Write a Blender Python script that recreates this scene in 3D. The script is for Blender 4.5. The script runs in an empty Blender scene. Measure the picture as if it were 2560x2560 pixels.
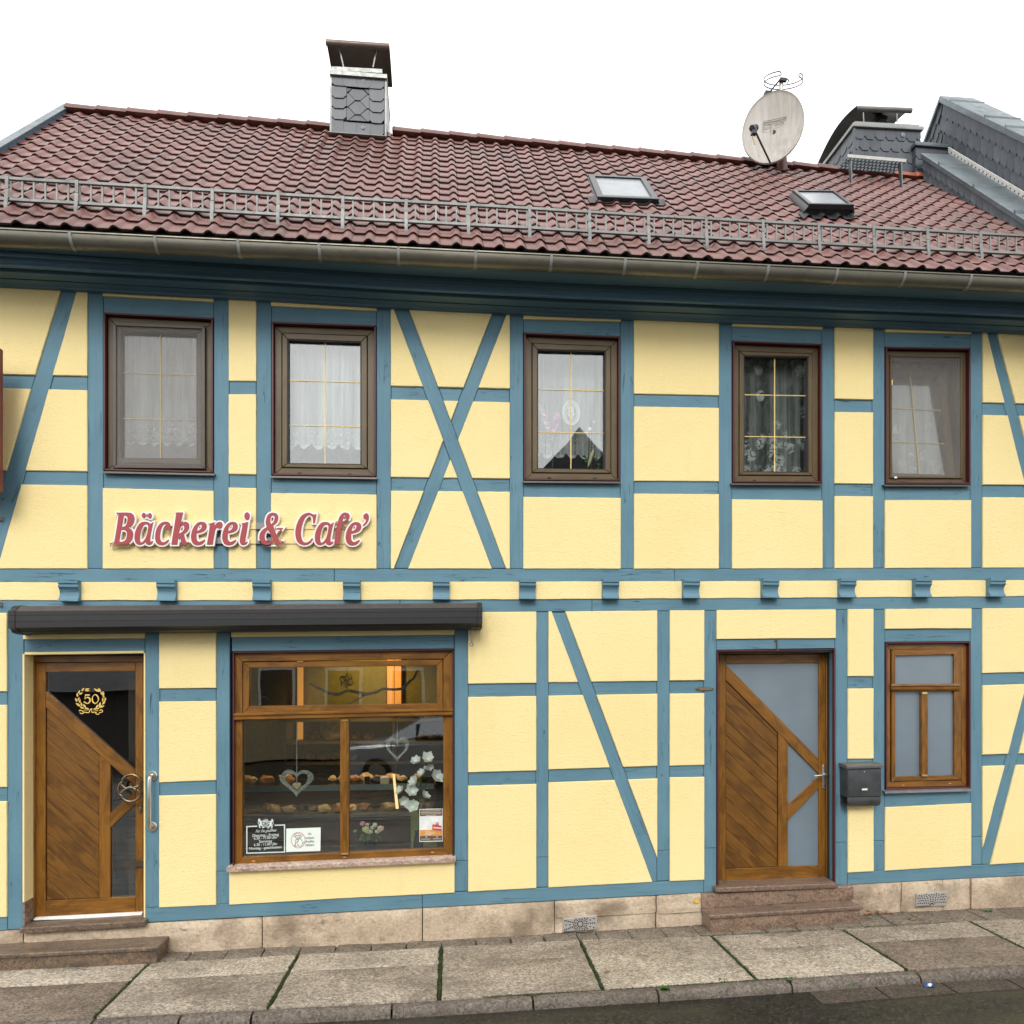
import bpy, bmesh, math, random
from mathutils import Vector, Matrix, noise
random.seed(7)
R = math.radians
scene = bpy.context.scene
C = scene.collection

# ------------------------------------------------------------------ camera
EYE = 2.25                      # eye height, metres
DIST = 6.0                      # camera to the plane of the front wall
YAW = R(6.13)
FPX = 1770.0                    # focal length in pixels of the 2560 px photograph
HORIZON = 1700.0
cam_data = bpy.data.cameras.new('camera')
cam = bpy.data.objects.new('camera', cam_data)
C.objects.link(cam)
cam.location = (0, -DIST, EYE)
cam.rotation_euler = (R(90), 0, -YAW)
cam_data.sensor_width = 36.0
cam_data.lens = FPX / 2560 * 36.0
cam_data.shift_y = (HORIZON - 1280) / 2560
cam_data.clip_start = 0.05
cam_data.clip_end = 2000
scene.camera = cam

# ------------------------------------------------------------------ sky, sun, exposure
SUN_EL, SUN_AZ = R(39), R(190)
world = bpy.data.worlds.new('World')
scene.world = world
world.use_nodes = True
wn = world.node_tree
for n_ in list(wn.nodes):
    wn.nodes.remove(n_)
w_out = wn.nodes.new('ShaderNodeOutputWorld')
w_bg = wn.nodes.new('ShaderNodeBackground')
w_sky = wn.nodes.new('ShaderNodeTexSky')
w_sky.sky_type = 'NISHITA'
w_sky.sun_disc = False
w_sky.sun_elevation = SUN_EL
w_sky.sun_rotation = SUN_AZ
w_sky.air_density = 1.0
w_sky.dust_density = 6.0
w_hs = wn.nodes.new('ShaderNodeHueSaturation')
w_hs.inputs['Saturation'].default_value = 0.15
w_mx = wn.nodes.new('ShaderNodeMixRGB')          # thin grey-white cloud over the whole sky
w_mx.inputs[0].default_value = 0.9
w_mx.inputs[2].default_value = (11.9, 12.0, 12.15, 1)
w_bg.inputs['Strength'].default_value = 0.12
wn.links.new(w_sky.outputs[0], w_hs.inputs['Color'])
wn.links.new(w_hs.outputs[0], w_mx.inputs[1])
wn.links.new(w_mx.outputs[0], w_bg.inputs['Color'])
wn.links.new(w_bg.outputs[0], w_out.inputs['Surface'])
sun_data = bpy.data.lights.new('sun', 'SUN')
sun_data.energy = 1.35
sun_data.angle = R(24)
sun_data.color = (1.0, 0.965, 0.91)
sun = bpy.data.objects.new('sun', sun_data)
C.objects.link(sun)
sun.location = (0, -20, 30)
sd = Vector((math.sin(SUN_AZ) * math.cos(SUN_EL), math.cos(SUN_AZ) * math.cos(SUN_EL), math.sin(SUN_EL)))
sun.rotation_euler = sd.to_track_quat('Z', 'Y').to_euler()
vs = scene.view_settings
vs.view_transform = 'Standard'
vs.look = 'None'
vs.gamma = 1.0
vs.use_curve_mapping = False
vs.exposure = 0.43
scene.cycles.max_bounces = 8
scene.cycles.transparent_max_bounces = 24

# ------------------------------------------------------------------ survey of the photograph
CY, SY = math.cos(YAW), math.sin(YAW)
def at(px, py, Y=0.0):
    """photograph pixel -> point of the vertical plane at depth Y (0 = front wall)"""
    u = (px - 1280) / FPX
    t = (DIST + Y) / (CY - u * SY)
    return Vector((t * (SY + u * CY), Y, EYE + t * (HORIZON - py) / FPX))
def xz(px, py, Y=0.0):
    p = at(px, py, Y)
    return (p.x, p.z)
def onx(px, py, X):
    """pixel -> point of the plane x = X"""
    u = (px - 1280) / FPX
    Y = X * (CY - u * SY) / (SY + u * CY) - DIST
    return at(px, py, Y)
def lerp(pts, x):
    if x <= pts[0][0]:
        a, b = pts[0], pts[1]
    elif x >= pts[-1][0]:
        a, b = pts[-2], pts[-1]
    else:
        for a, b in zip(pts, pts[1:]):
            if a[0] <= x <= b[0]:
                break
    return a[1] + (b[1] - a[1]) * (x - a[0]) / (b[0] - a[0])
GZ = [(-30, 0.02), (-4, 0.045), (-1.43, 0.063), (-0.1, 0.067), (2.12, 0.109), (3.88, 0.155), (5.4, 0.172), (30, 0.45)]
def gz(x, y=0.0):
    """height of the pavement"""
    return lerp(GZ, x) + 0.018 * max(y, -1.25)
def ong(px, py, dz=0.0):
    """pixel -> point of the pavement"""
    u = (px - 1280) / FPX
    v = (HORIZON - py) / FPX
    z = 0.06
    for _ in range(12):
        t = (z + dz - EYE) / v
        x, y = t * (SY + u * CY), t * (CY - u * SY) - DIST
        z = gz(x, y)
    return Vector((x, y, z + dz))

# ------------------------------------------------------------------ objects
def thing(name, label, cat, loc=(0, 0, 0), group=None):
    o = bpy.data.objects.new(name, None)
    C.objects.link(o)
    o.empty_display_size = 0.1
    o.location = loc
    o['label'] = label
    o['category'] = cat
    if group:
        o['group'] = group
    return o
def tag(o, label=None, cat=None, group=None, kind=None):
    if label: o['label'] = label
    if cat: o['category'] = cat
    if group: o['group'] = group
    if kind: o['kind'] = kind
    return o
def wmat(o):
    """world matrix without waiting for the depsgraph"""
    if o.parent is not None:
        return wmat(o.parent) @ o.matrix_parent_inverse @ o.matrix_basis
    return o.matrix_basis.copy()
def parent(o, p):
    if p is not None:
        o.parent = p
        o.matrix_parent_inverse = wmat(p).inverted()
    return o
def sub(name, p):
    """an empty part that holds sub-parts"""
    o = bpy.data.objects.new(name, None)
    C.objects.link(o)
    o.empty_display_size = 0.05
    return parent(o, p)

def area2(p):
    return sum(a[0] * b[1] - b[0] * a[1] for a, b in zip(p, p[1:] + p[:1])) / 2
def ccw(p):
    p = [tuple(q) for q in p]
    return p if area2(p) > 0 else p[::-1]
def inset(poly, d):
    """move every edge of a convex polygon inward by d"""
    p = ccw(poly)
    n = len(p)
    out = []
    for i in range(n):
        a, b, c = Vector(p[i - 1]), Vector(p[i]), Vector(p[(i + 1) % n])
        e1, e2 = (b - a).normalized(), (c - b).normalized()
        n1, n2 = Vector((-e1.y, e1.x)), Vector((-e2.y, e2.x))
        k = 1 + n1.dot(n2)
        m = (n1 + n2) / (k if k > 0.15 else 0.15)
        q = b + m * d
        out.append((q.x, q.y))
    return out
def clip(poly, a, b, left=True):
    """part of a convex polygon on the left (larger cross product) of the line a-b"""
    out = []
    def f(p):
        s = (b[0] - a[0]) * (p[1] - a[1]) - (b[1] - a[1]) * (p[0] - a[0])
        return s if left else -s
    n = len(poly)
    for i in range(n):
        p, q = poly[i], poly[(i + 1) % n]
        fp, fq = f(p), f(q)
        if fp >= 0:
            out.append(p)
        if (fp > 0 and fq < 0) or (fp < 0 and fq > 0):
            t = fp / (fp - fq)
            out.append((p[0] + (q[0] - p[0]) * t, p[1] + (q[1] - p[1]) * t))
    return out
def minus_strip(poly, l1, l2):
    """poly without the strip between two lines given as ((x,y),(x,y)), l1 left of l2, both running down the page"""
    res = []
    for ln, side in ((l1, True), (l2, False)):
        (a, b) = ln
        if a[1] > b[1]:
            a, b = b, a
        q = clip(poly, a, b, side)      # y runs down: left of a downward line has positive cross product
        if len(q) > 2 and abs(area2(q)) > 40:
            res.append(q)
    return res

class MB:
    """collects faces, then becomes ONE mesh object"""
    def __init__(self):
        self.v, self.f, self.m = [], [], []
        self.mi = 0
    def add(self, verts, faces):
        o = len(self.v)
        self.v += [tuple(q) for q in verts]
        self.f += [tuple(i + o for i in q) for q in faces]
        self.m += [self.mi] * len(faces)
        return self
    def box(self, x0, x1, y0, y1, z0, z1):
        v = [(x, y, z) for x in (x0, x1) for y in (y0, y1) for z in (z0, z1)]
        return self.add(v, [(0, 1, 3, 2), (4, 6, 7, 5), (0, 4, 5, 1), (2, 3, 7, 6), (0, 2, 6, 4), (1, 5, 7, 3)])
    def loft(self, rings, close=True, caps=True):
        """rings of equally many points"""
        n = len(rings[0])
        v = [p for r in rings for p in r]
        f = []
        for i in range(len(rings) - 1):
            for j in range(n if close else n - 1):
                k = (j + 1) % n
                f.append((i * n + j, i * n + k, (i + 1) * n + k, (i + 1) * n + j))
        if caps:
            f.append(tuple(range(n))[::-1])
            f.append(tuple((len(rings) - 1) * n + j for j in range(n)))
        return self.add(v, f)
    def prism(self, poly, y0, y1, c=0.0, cz=None):
        """polygon of (x,z), front at y0 (towards the street), chamfered front edge"""
        p = ccw(poly)
        r = []
        if c > 0:
            r.append([(x, y0, z) for x, z in inset(p, c)])
            r.append([(x, y0 + c, z) for x, z in p])
        else:
            r.append([(x, y0, z) for x, z in p])
        r.append([(x, y1, z) for x, z in p])
        return self.loft(r)
    def ring(self, outer, d0, d1, y0, y1, c=0.003):
        """frame between two insets of a polygon"""
        a, b = inset(outer, d0), inset(outer, d1)
        ac, bc = inset(outer, d0 + c), inset(outer, d1 - c)
        R_ = [[(x, y1, z) for x, z in a], [(x, y0 + c, z) for x, z in a], [(x, y0, z) for x, z in ac],
              [(x, y0, z) for x, z in bc], [(x, y0 + c, z) for x, z in b], [(x, y1, z) for x, z in b]]
        R_.append(R_[0])
        n = len(a)
        v = [p for r in R_[:6] for p in r]
        f = []
        for i in range(6):
            for j in range(n):
                k = (j + 1) % n
                ii = (i + 1) % 6
                f.append((i * n + j, i * n + k, ii * n + k, ii * n + j))
        return self.add(v, f)
    def tube(self, path, r, n=8, closed=False, caps=True, flat=1.0):
        path = [Vector(p) for p in path]
        m = len(path)
        rings = []
        up = None
        for i, p in enumerate(path):
            if closed:
                d = (path[(i + 1) % m] - path[i - 1]).normalized()
            else:
                d = (path[min(i + 1, m - 1)] - path[max(i - 1, 0)]).normalized()
            if up is None:
                up = Vector((0, 0, 1)) if abs(d.z) < 0.9 else Vector((0, 1, 0))
            a = d.cross(up)
            if a.length < 1e-5:
                a = d.orthogonal()
            a.normalize()
            b = a.cross(d).normalized()
            up = b
            rr = r[i] if isinstance(r, (list, tuple)) else r
            rings.append([p + (a * math.cos(2 * math.pi * k / n) + b * flat * math.sin(2 * math.pi * k / n)) * rr for k in range(n)])
        if closed:
            rings.append(rings[0])
            return self.loft(rings, caps=False)
        return self.loft(rings, caps=caps)
    def lathe(self, prof, n=16, c=(0, 0, 0), axis=None):
        """prof: (radius, height) pairs round the z axis (or a given axis)"""
        q = Vector(axis).to_track_quat('Z', 'Y') if axis is not None else None
        rings = []
        for r_, h in prof:
            rg = []
            for k in range(n):
                p = Vector((r_ * math.cos(2 * math.pi * k / n), r_ * math.sin(2 * math.pi * k / n), h))
                if q: p = q @ p
                rg.append(p + Vector(c))
            rings.append(rg)
        return self.loft(rings)
    def sweepx(self, prof, xs, dz):
        """profile of (y,z) swept along x, lifted by dz(x)"""
        rings = [[(x, y, z + dz(x)) for y, z in prof] for x in xs]
        return self.loft(rings)
    def blob(self, c, r, sub_=2, jit=0.15, seed=0, sq=(1, 1, 1)):
        bm = bmesh.new()
        bmesh.ops.create_icosphere(bm, subdivisions=sub_, radius=1.0)
        vs_ = []
        for v in bm.verts:
            k = 1 + jit * noise.noise(v.co * 1.7 + Vector((seed, seed * .7, 0)))
            vs_.append((c[0] + v.co.x * r * k * sq[0], c[1] + v.co.y * r * k * sq[1], c[2] + v.co.z * r * k * sq[2]))
        fs = [tuple(v.index for v in f.verts) for f in bm.faces]
        bm.free()
        return self.add(vs_, fs)
    def mesh(self, name, mats, smooth=40):
        me = bpy.data.meshes.new(name)
        me.from_pydata(self.v, [], self.f)
        bm = bmesh.new()
        bm.from_mesh(me)
        bmesh.ops.recalc_face_normals(bm, faces=bm.faces)
        bm.to_mesh(me)
        bm.free()
        for m in (mats if isinstance(mats, (list, tuple)) else [mats]):
            me.materials.append(m)
        if any(self.m):
            me.polygons.foreach_set('material_index', self.m)
        if smooth:
            me.polygons.foreach_set('use_smooth', [True] * len(me.polygons))
            me.set_sharp_from_angle(angle=R(smooth))
        me.update()
        return me
    def build(self, name, mats, par=None, label=None, smooth=40, kind=None):
        o = bpy.data.objects.new(name, self.mesh(name, mats, smooth))
        C.objects.link(o)
        parent(o, par)
        if label: o['label'] = label
        if kind: o['kind'] = kind
        return o
def inst(name, me, M, par):
    o = bpy.data.objects.new(name, me)
    C.objects.link(o)
    parent(o, par)
    o.matrix_basis = M
    return o

# ------------------------------------------------------------------ materials
class Mat:
    def __init__(self, name, rough=0.6, spec=0.5, metal=0.0):
        self.mat = bpy.data.materials.new(name)
        self.mat.use_nodes = True
        self.t = self.mat.node_tree
        self.b = self.t.nodes['Principled BSDF']
        self.b.inputs['Roughness'].default_value = rough
        self.b.inputs['Specular IOR Level'].default_value = spec
        self.b.inputs['Metallic'].default_value = metal
        self._c = None
    def n(self, kind, **kw):
        x = self.t.nodes.new(kind)
        for k, v in kw.items():
            setattr(x, k, v)
        return x
    def link(self, a, b):
        self.t.links.new(a, b)
    def coord(self, which='Object'):
        if self._c is None:
            self._c = self.n('ShaderNodeTexCoord')
        return self._c.outputs[which]
    def world_pos(self):
        return self.n('ShaderNodeNewGeometry').outputs['Position']
    def map(self, scale=(1, 1, 1), rot=(0, 0, 0), loc=(0, 0, 0), src=None):
        m = self.n('ShaderNodeMapping')
        m.inputs['Scale'].default_value = scale
        m.inputs['Rotation'].default_value = rot
        m.inputs['Location'].default_value = loc
        self.link(src or self.coord(), m.inputs['Vector'])
        return m.outputs[0]
    def rnd(self, src, k=13.0):
        """shift coordinates by the object's own random number, so copies differ"""
        oi = self.n('ShaderNodeObjectInfo')
        s = self.n('ShaderNodeVectorMath', operation='SCALE')
        s.inputs[0].default_value = (k, k * .71, k * 1.3)
        self.link(oi.outputs['Random'], s.inputs['Scale'])
        a = self.n('ShaderNodeVectorMath', operation='ADD')
        self.link(src, a.inputs[0])
        self.link(s.outputs[0], a.inputs[1])
        return a.outputs[0]
    def noise(self, vec=None, scale=5.0, detail=4.0, rough=0.55, dist=0.0):
        x = self.n('ShaderNodeTexNoise')
        x.inputs['Scale'].default_value = scale
        x.inputs['Detail'].default_value = detail
        x.inputs['Roughness'].default_value = rough
        x.inputs['Distortion'].default_value = dist
        self.link(vec if vec is not None else self.coord(), x.inputs['Vector'])
        return x.outputs['Fac']
    def voro(self, vec=None, scale=5.0, feature='F1', out='Distance', rand=1.0):
        x = self.n('ShaderNodeTexVoronoi', feature=feature)
        x.inputs['Scale'].default_value = scale
        x.inputs['Randomness'].default_value = rand
        self.link(vec if vec is not None else self.coord(), x.inputs['Vector'])
        return x.outputs[out]
    def wave(self, vec=None, scale=5.0, dist=2.0, detail=2.0, dir_='X', typ='BANDS', dscale=1.0):
        x = self.n('ShaderNodeTexWave', wave_type=typ)
        if typ == 'BANDS':
            x.bands_direction = dir_
        x.inputs['Scale'].default_value = scale
        x.inputs['Distortion'].default_value = dist
        x.inputs['Detail'].default_value = detail
        x.inputs['Detail Scale'].default_value = dscale
        self.link(vec if vec is not None else self.coord(), x.inputs['Vector'])
        return x.outputs['Fac']
    def ramp(self, fac, stops, interp='LINEAR'):
        r = self.n('ShaderNodeValToRGB')
        r.color_ramp.interpolation = interp
        e = r.color_ramp.elements
        while len(e) < len(stops):
            e.new(0.5)
        for el, (p, c) in zip(e, stops):
            el.position = p
            el.color = (c, c, c, 1) if isinstance(c, (int, float)) else (*c, 1)
        self.link(fac, r.inputs[0])
        return r.outputs[0]
    def mix(self, fac, a, b, blend='MIX'):
        x = self.n('ShaderNodeMixRGB', blend_type=blend)
        for i, s in ((0, fac), (1, a), (2, b)):
            if isinstance(s, (int, float)):
                x.inputs[i].default_value = s if i == 0 else (s, s, s, 1)
            elif isinstance(s, tuple):
                x.inputs[i].default_value = (*s, 1)
            else:
                self.link(s, x.inputs[i])
        return x.outputs[0]
    def math(self, op, a, b=0.0):
        x = self.n('ShaderNodeMath', operation=op)
        for i, s in ((0, a), (1, b)):
            if isinstance(s, (int, float)):
                x.inputs[i].default_value = s
            else:
                self.link(s, x.inputs[i])
        return x.outputs[0]
    def grit(self, vec, scale, lo=0.55, hi=1.5):
        """a multiplier that changes from grain to grain"""
        c = self.voro(vec, scale, out='Color')
        sp = self.n('ShaderNodeSeparateColor')
        self.link(c, sp.inputs[0])
        return self.ramp(sp.outputs[0], [(0.0, lo), (0.5, 1.0), (0.8, 1.12), (1.0, hi)])
    def color(self, c):
        if isinstance(c, tuple):
            self.b.inputs['Base Color'].default_value = (*c, 1)
        else:
            self.link(c, self.b.inputs['Base Color'])
        return self
    def rough(self, s):
        self.link(s, self.b.inputs['Roughness'])
        return self
    def bump(self, h, strength=0.4, dist=0.005, prev=None):
        x = self.n('ShaderNodeBump')
        x.inputs['Strength'].default_value = strength
        x.inputs['Distance'].default_value = dist
        self.link(h, x.inputs['Height'])
        if prev is not None:
            self.link(prev, x.inputs['Normal'])
        self.link(x.outputs[0], self.b.inputs['Normal'])
        return x.outputs[0]

def plain(name, col, rough=0.6, metal=0.0, spec=0.5, var=0.12, scale=20.0, bump=0.0):
    m = Mat(name, rough, spec, metal)
    f = m.noise(m.rnd(m.coord()), scale, 5)
    lo = tuple(c * (1 - var) for c in col)
    hi = tuple(min(1, c * (1 + var)) for c in col)
    m.color(m.ramp(f, [(0.3, lo), (0.7, hi)]))
    if bump:
        m.bump(f, bump, 0.003)
    return m.mat

def mat_render():
    m = Mat('yellow_render', 0.92, 0.2)
    v = m.coord()
    big = m.noise(v, 0.9, 4)
    col = m.ramp(big, [(0.3, (0.835, 0.676, 0.318)), (0.7, (0.865, 0.722, 0.368))])
    st = m.noise(m.map((9, 9, 1.1)), 1.0, 4, .6)
    col = m.mix(m.math('MULTIPLY', m.ramp(st, [(0.58, 0), (0.8, 1)]), 0.16), col, (0.66, 0.50, 0.24))
    f = m.noise(m.map((42, 42, 88)), 1.0, 4, .65, .8)
    g = m.noise(m.map((210, 210, 260)), 1.0, 2)
    col = m.mix(m.math('MULTIPLY', m.ramp(f, [(0.28, 1), (0.42, 0)]), 0.22), col, (0.62, 0.46, 0.20))
    m.color(col)
    b1 = m.bump(f, 0.9, 0.006)
    m.bump(g, 0.3, 0.0015, b1)
    return m.mat
YELLOW = mat_render()
YELLOW_REVEAL = YELLOW

def mat_blue(name, ang):
    """painted old oak, grain running at ang degrees in the wall plane"""
    m = Mat(name, 0.62, 0.35)
    v = m.rnd(m.coord())
    rot = m.map((1, 1, 1), (0, R(ang), 0), src=v)
    gr = m.map((2.2, 30, 42), src=rot)
    f = m.noise(gr, 1.0, 5, .6, 0.3)
    big = m.noise(v, 1.7, 4)
    col = m.ramp(big, [(0.3, (0.090, 0.190, 0.250)), (0.7, (0.118, 0.236, 0.300))])
    col = m.mix(m.math('MULTIPLY', m.ramp(f, [(0.30, 1), (0.47, 0)]), 0.45), col, (0.055, 0.125, 0.18))
    pale = m.noise(m.map((6, 20, 60), src=rot), 1.0, 4, .7)
    col = m.mix(m.math('MULTIPLY', m.ramp(pale, [(0.60, 0), (0.78, 1)]), 0.35), col, (0.20, 0.33, 0.40))
    cr = m.noise(m.map((1.1, 12, 26), src=rot), 1.0, 3, .5, 0.5)
    crk = m.ramp(m.math('ABSOLUTE', m.math('SUBTRACT', cr, 0.5)), [(0.0, 1), (0.011, 0)])
    msk = m.ramp(m.noise(v, 3.1, 2), [(0.54, 0), (0.60, 1)])
    crk = m.math('MULTIPLY', crk, msk)
    col = m.mix(m.math('MULTIPLY', crk, 0.85), col, (0.012, 0.025, 0.035))
    kn = m.voro(m.map((1.3, 1.3, 1.3), src=v), 2.1)
    knot = m.ramp(kn, [(0.0, 1), (0.022, 0.8), (0.03, 0)])
    col = m.mix(m.math('MULTIPLY', knot, 0.7), col, (0.02, 0.045, 0.06))
    m.color(col)
    h = m.math('SUBTRACT', f, m.math('MULTIPLY', crk, 1.5))
    m.bump(h, 0.3, 0.003)
    return m.mat
BLUE_H = mat_blue('blue_timber_level', 0)
BLUE_V = mat_blue('blue_timber_upright', 90)
BLUE_L = mat_blue('blue_timber_leaning_right', 69)
BLUE_R = mat_blue('blue_timber_leaning_left', -69)

def mat_wood(name, a, b, ang, rough=0.38, streak=1.0):
    m = Mat(name, rough, 0.45)
    v = m.rnd(m.coord())
    rot = m.map((1, 1, 1), (0, R(ang), 0), src=v)
    f = m.noise(m.map((2.5, 30, 50), src=rot), 1.0, 6, .62, 1.2)
    g = m.noise(m.map((9, 120, 190), src=rot), 1.0, 3, .6)
    big = m.noise(m.map((3, 6, 9), src=rot), 1.0, 4, .6, 1.0)
    col = m.ramp(f, [(0.32, b), (0.6, a)])
    col = m.mix(m.math('MULTIPLY', m.ramp(big, [(0.46, 0), (0.62, 1)]), 0.60 * streak), col, tuple(c * 0.42 for c in b))
    col = m.mix(m.math('MULTIPLY', m.ramp(g, [(0.36, 1), (0.5, 0)]), 0.3), col, tuple(c * 0.5 for c in b))
    m.color(col)
    m.bump(g, 0.12, 0.001)
    return m.mat
OAK_A, OAK_B = (0.240, 0.104, 0.012), (0.165, 0.063, 0.006)
OAK_H = mat_wood('golden_oak_level', OAK_A, OAK_B, 0)
OAK_V = mat_wood('golden_oak_upright', OAK_A, OAK_B, 90)
OAK_D = mat_wood('golden_oak_falling', OAK_A, OAK_B, -42)
OAK_U = mat_wood('golden_oak_rising', OAK_A, OAK_B, 42)
PLANK = mat_wood('golden_oak_plank', (0.190, 0.082, 0.010), (0.115, 0.045, 0.005), -42, .42)
BROWN_A, BROWN_B = (0.120, 0.082, 0.034), (0.080, 0.053, 0.020)
BROWN_H = mat_wood('grey_brown_frame_level', BROWN_A, BROWN_B, 0, .45, .4)
BROWN_V = mat_wood('grey_brown_frame_upright', BROWN_A, BROWN_B, 90, .45, .4)
SCREENF = plain('screen_frame_brown', (0.070, 0.056, 0.042), 0.45)
REDTRIM = plain('oxblood_trim', (0.070, 0.010, 0.014), 0.45)
SILL = plain('brown_sill_metal', (0.090, 0.085, 0.070), 0.35, 0.3)
SILLG = plain('grey_sill_metal', (0.30, 0.31, 0.32), 0.35, 0.6)
GOLD = plain('gold_bar', (0.80, 0.60, 0.22), 0.4)
GOLDLEAF = plain('gold_print', (0.70, 0.48, 0.13), 0.5)
BLACKGAP = plain('dark_seal', (0.008, 0.008, 0.008), 0.6)
WHITE = plain('white_plastic', (0.78, 0.78, 0.76), 0.4)
WHITEPRINT = plain('white_print', (0.62, 0.70, 0.66), 0.6)
STEEL = plain('brushed_steel', (0.62, 0.60, 0.56), 0.28, 0.95)
BRONZE = plain('dark_bronze', (0.20, 0.155, 0.10), 0.32, 0.9, var=.3)
BRASS = plain('brass_cap', (0.75, 0.52, 0.2), 0.3, 0.9)
ORANGEPL = plain('orange_brown_plug', (0.50, 0.20, 0.07), 0.5)
CORE = plain('wall_core', (0.02, 0.022, 0.024), 0.9)

def mat_glass(name, refl=0.2, tint=(0.92, 0.95, 0.94)):
    m = Mat(name)
    t = m.t
    t.nodes.remove(m.b)
    out = t.nodes['Material Output']
    tr = m.n('ShaderNodeBsdfTransparent')
    tr.inputs[0].default_value = (*tint, 1)
    gl = m.n('ShaderNodeBsdfGlossy')
    gl.inputs['Roughness'].default_value = 0.0
    gl.inputs['Color'].default_value = (1, 1, 1, 1)
    lw = m.n('ShaderNodeLayerWeight')
    lw.inputs['Blend'].default_value = 0.35
    ml = m.math('ADD', m.math('MULTIPLY', lw.outputs['Fresnel'], 0.35), refl)
    bp = m.n('ShaderNodeBump')
    bp.inputs['Strength'].default_value = 0.05
    bp.inputs['Distance'].default_value = 0.02
    m.link(m.noise(m.coord(), 2.2, 1), bp.inputs['Height'])
    m.link(bp.outputs[0], gl.inputs['Normal'])
    mx = m.n('ShaderNodeMixShader')
    m.link(ml, mx.inputs[0])
    m.link(tr.outputs[0], mx.inputs[1])
    m.link(gl.outputs[0], mx.inputs[2])
    m.link(mx.outputs[0], out.inputs['Surface'])
    return m.mat
GLASS = mat_glass('window_glass', 0.11)
GLASS_SHOP = mat_glass('shop_glass', 0.085)
FROST = plain('frosted_glass', (0.150, 0.192, 0.225), 0.24, 0, 0.7, var=.10, scale=2.5)

def mat_lace(name, kind, top=0.55):
    """net curtain; thin cloth, opaque embroidery near the hem. Generated z runs 0 at the hem to 1 at the rail"""
    m = Mat(name)
    t = m.t
    t.nodes.remove(m.b)
    out = t.nodes['Material Output']
    df = m.n('ShaderNodeBsdfDiffuse')
    df.inputs[0].default_value = (0.86, 0.86, 0.85, 1)
    tl = m.n('ShaderNodeBsdfTranslucent')
    tl.inputs[0].default_value = (0.8, 0.8, 0.8, 1)
    a = m.n('ShaderNodeMixShader')
    a.inputs[0].default_value = 0.3
    m.link(df.outputs[0], a.inputs[1])
    m.link(tl.outputs[0], a.inputs[2])
    tr = m.n('ShaderNodeBsdfTransparent')
    sp = m.n('ShaderNodeSeparateXYZ')
    m.link(m.coord('Generated'), sp.inputs[0])
    z = sp.outputs['Z']
    if kind == 'scallop':
        r1 = m.math('ABSOLUTE', m.math('SUBTRACT', m.voro(m.map((17, 0, 15)), 1.0, rand=.3), 0.33))
        r2 = m.math('ABSOLUTE', m.math('SUBTRACT', m.voro(m.map((36, 0, 32)), 1.0, rand=.6), 0.36))
        pat = m.math('MAXIMUM', m.ramp(r1, [(0.0, 1), (0.09, 0)]), m.ramp(r2, [(0.0, 1), (0.12, 0)]))
        band = m.ramp(z, [(0.0, 1), (0.19, 1), (0.33, 0)])
        edge = m.ramp(z, [(0.0, 1), (0.035, 1), (0.05, .1)])
        op = m.math('MAXIMUM', m.math('MULTIPLY', pat, band), edge)
    else:
        la = m.ramp(m.noise(m.map((26, 0, 22)), 1.0, 3, .55, 1.5), [(0.44, 0), (0.50, 1)])
        blob = m.ramp(m.voro(m.map((9, 0, 8)), 1.0, rand=.7), [(0.42, 1), (0.64, 0)])
        hole = m.ramp(m.voro(m.map((9, 0, 8)), 1.0, rand=.7), [(0.05, 0), (0.10, 1)])
        pat = m.math('MULTIPLY', m.math('MULTIPLY', la, blob), hole)
        band = m.ramp(z, [(0.0, .7), (0.05, 1), (0.32, 1), (0.42, 0.0)])
        sprig = m.math('MULTIPLY', m.ramp(m.voro(m.map((5.2, 0, 4.6)), 1.0, rand=.7), [(0.22, 1), (0.32, 0)]), la)
        op = m.math('MAXIMUM', m.math('MULTIPLY', pat, band), sprig)
    gath = m.noise(m.map((13, 1, .7)), 1.0, 2)
    fine = m.noise(m.map((75, 1, 3)), 1.0, 3)
    thread = m.ramp(m.math('ADD', m.math('MULTIPLY', gath, .75), m.math('MULTIPLY', fine, .25)), [(0.36, max(.05, top - .22)), (0.66, min(.92, top + .2))])
    fac = m.math('MAXIMUM', thread, m.math('MULTIPLY', op, 0.98))
    mx = m.n('ShaderNodeMixShader')
    m.link(fac, mx.inputs[0])
    m.link(tr.outputs[0], mx.inputs[1])
    m.link(a.outputs[0], mx.inputs[2])
    m.link(mx.outputs[0], out.inputs['Surface'])
    return m.mat
LACE = mat_lace('white_lace', 'scallop', 0.50)
LACE_DENSE = mat_lace('white_lace_dense', 'scallop', 0.60)
LACE_FLOWER = mat_lace('flower_lace', 'flower', 0.30)
LACE_FLOWER2 = mat_lace('flower_lace_full', 'flower', 0.68)

def mat_screen():
    m = Mat('insect_screen')
    t = m.t
    out = t.nodes['Material Output']
    m.b.inputs['Roughness'].default_value = 0.8
    m.color((0.30, 0.282, 0.262))
    tr = m.n('ShaderNodeBsdfTransparent')
    f = m.noise(m.map((1.5, 1, 1.2)), 1.6, 2)
    fac = m.ramp(f, [(0.3, 0.20), (0.7, 0.28)])
    mx = m.n('ShaderNodeMixShader')
    m.link(fac, mx.inputs[0])
    m.link(tr.outputs[0], mx.inputs[1])
    m.link(m.b.outputs[0], mx.inputs[2])
    m.link(mx.outputs[0], out.inputs['Surface'])
    return m.mat
SCREEN = mat_screen()

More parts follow.
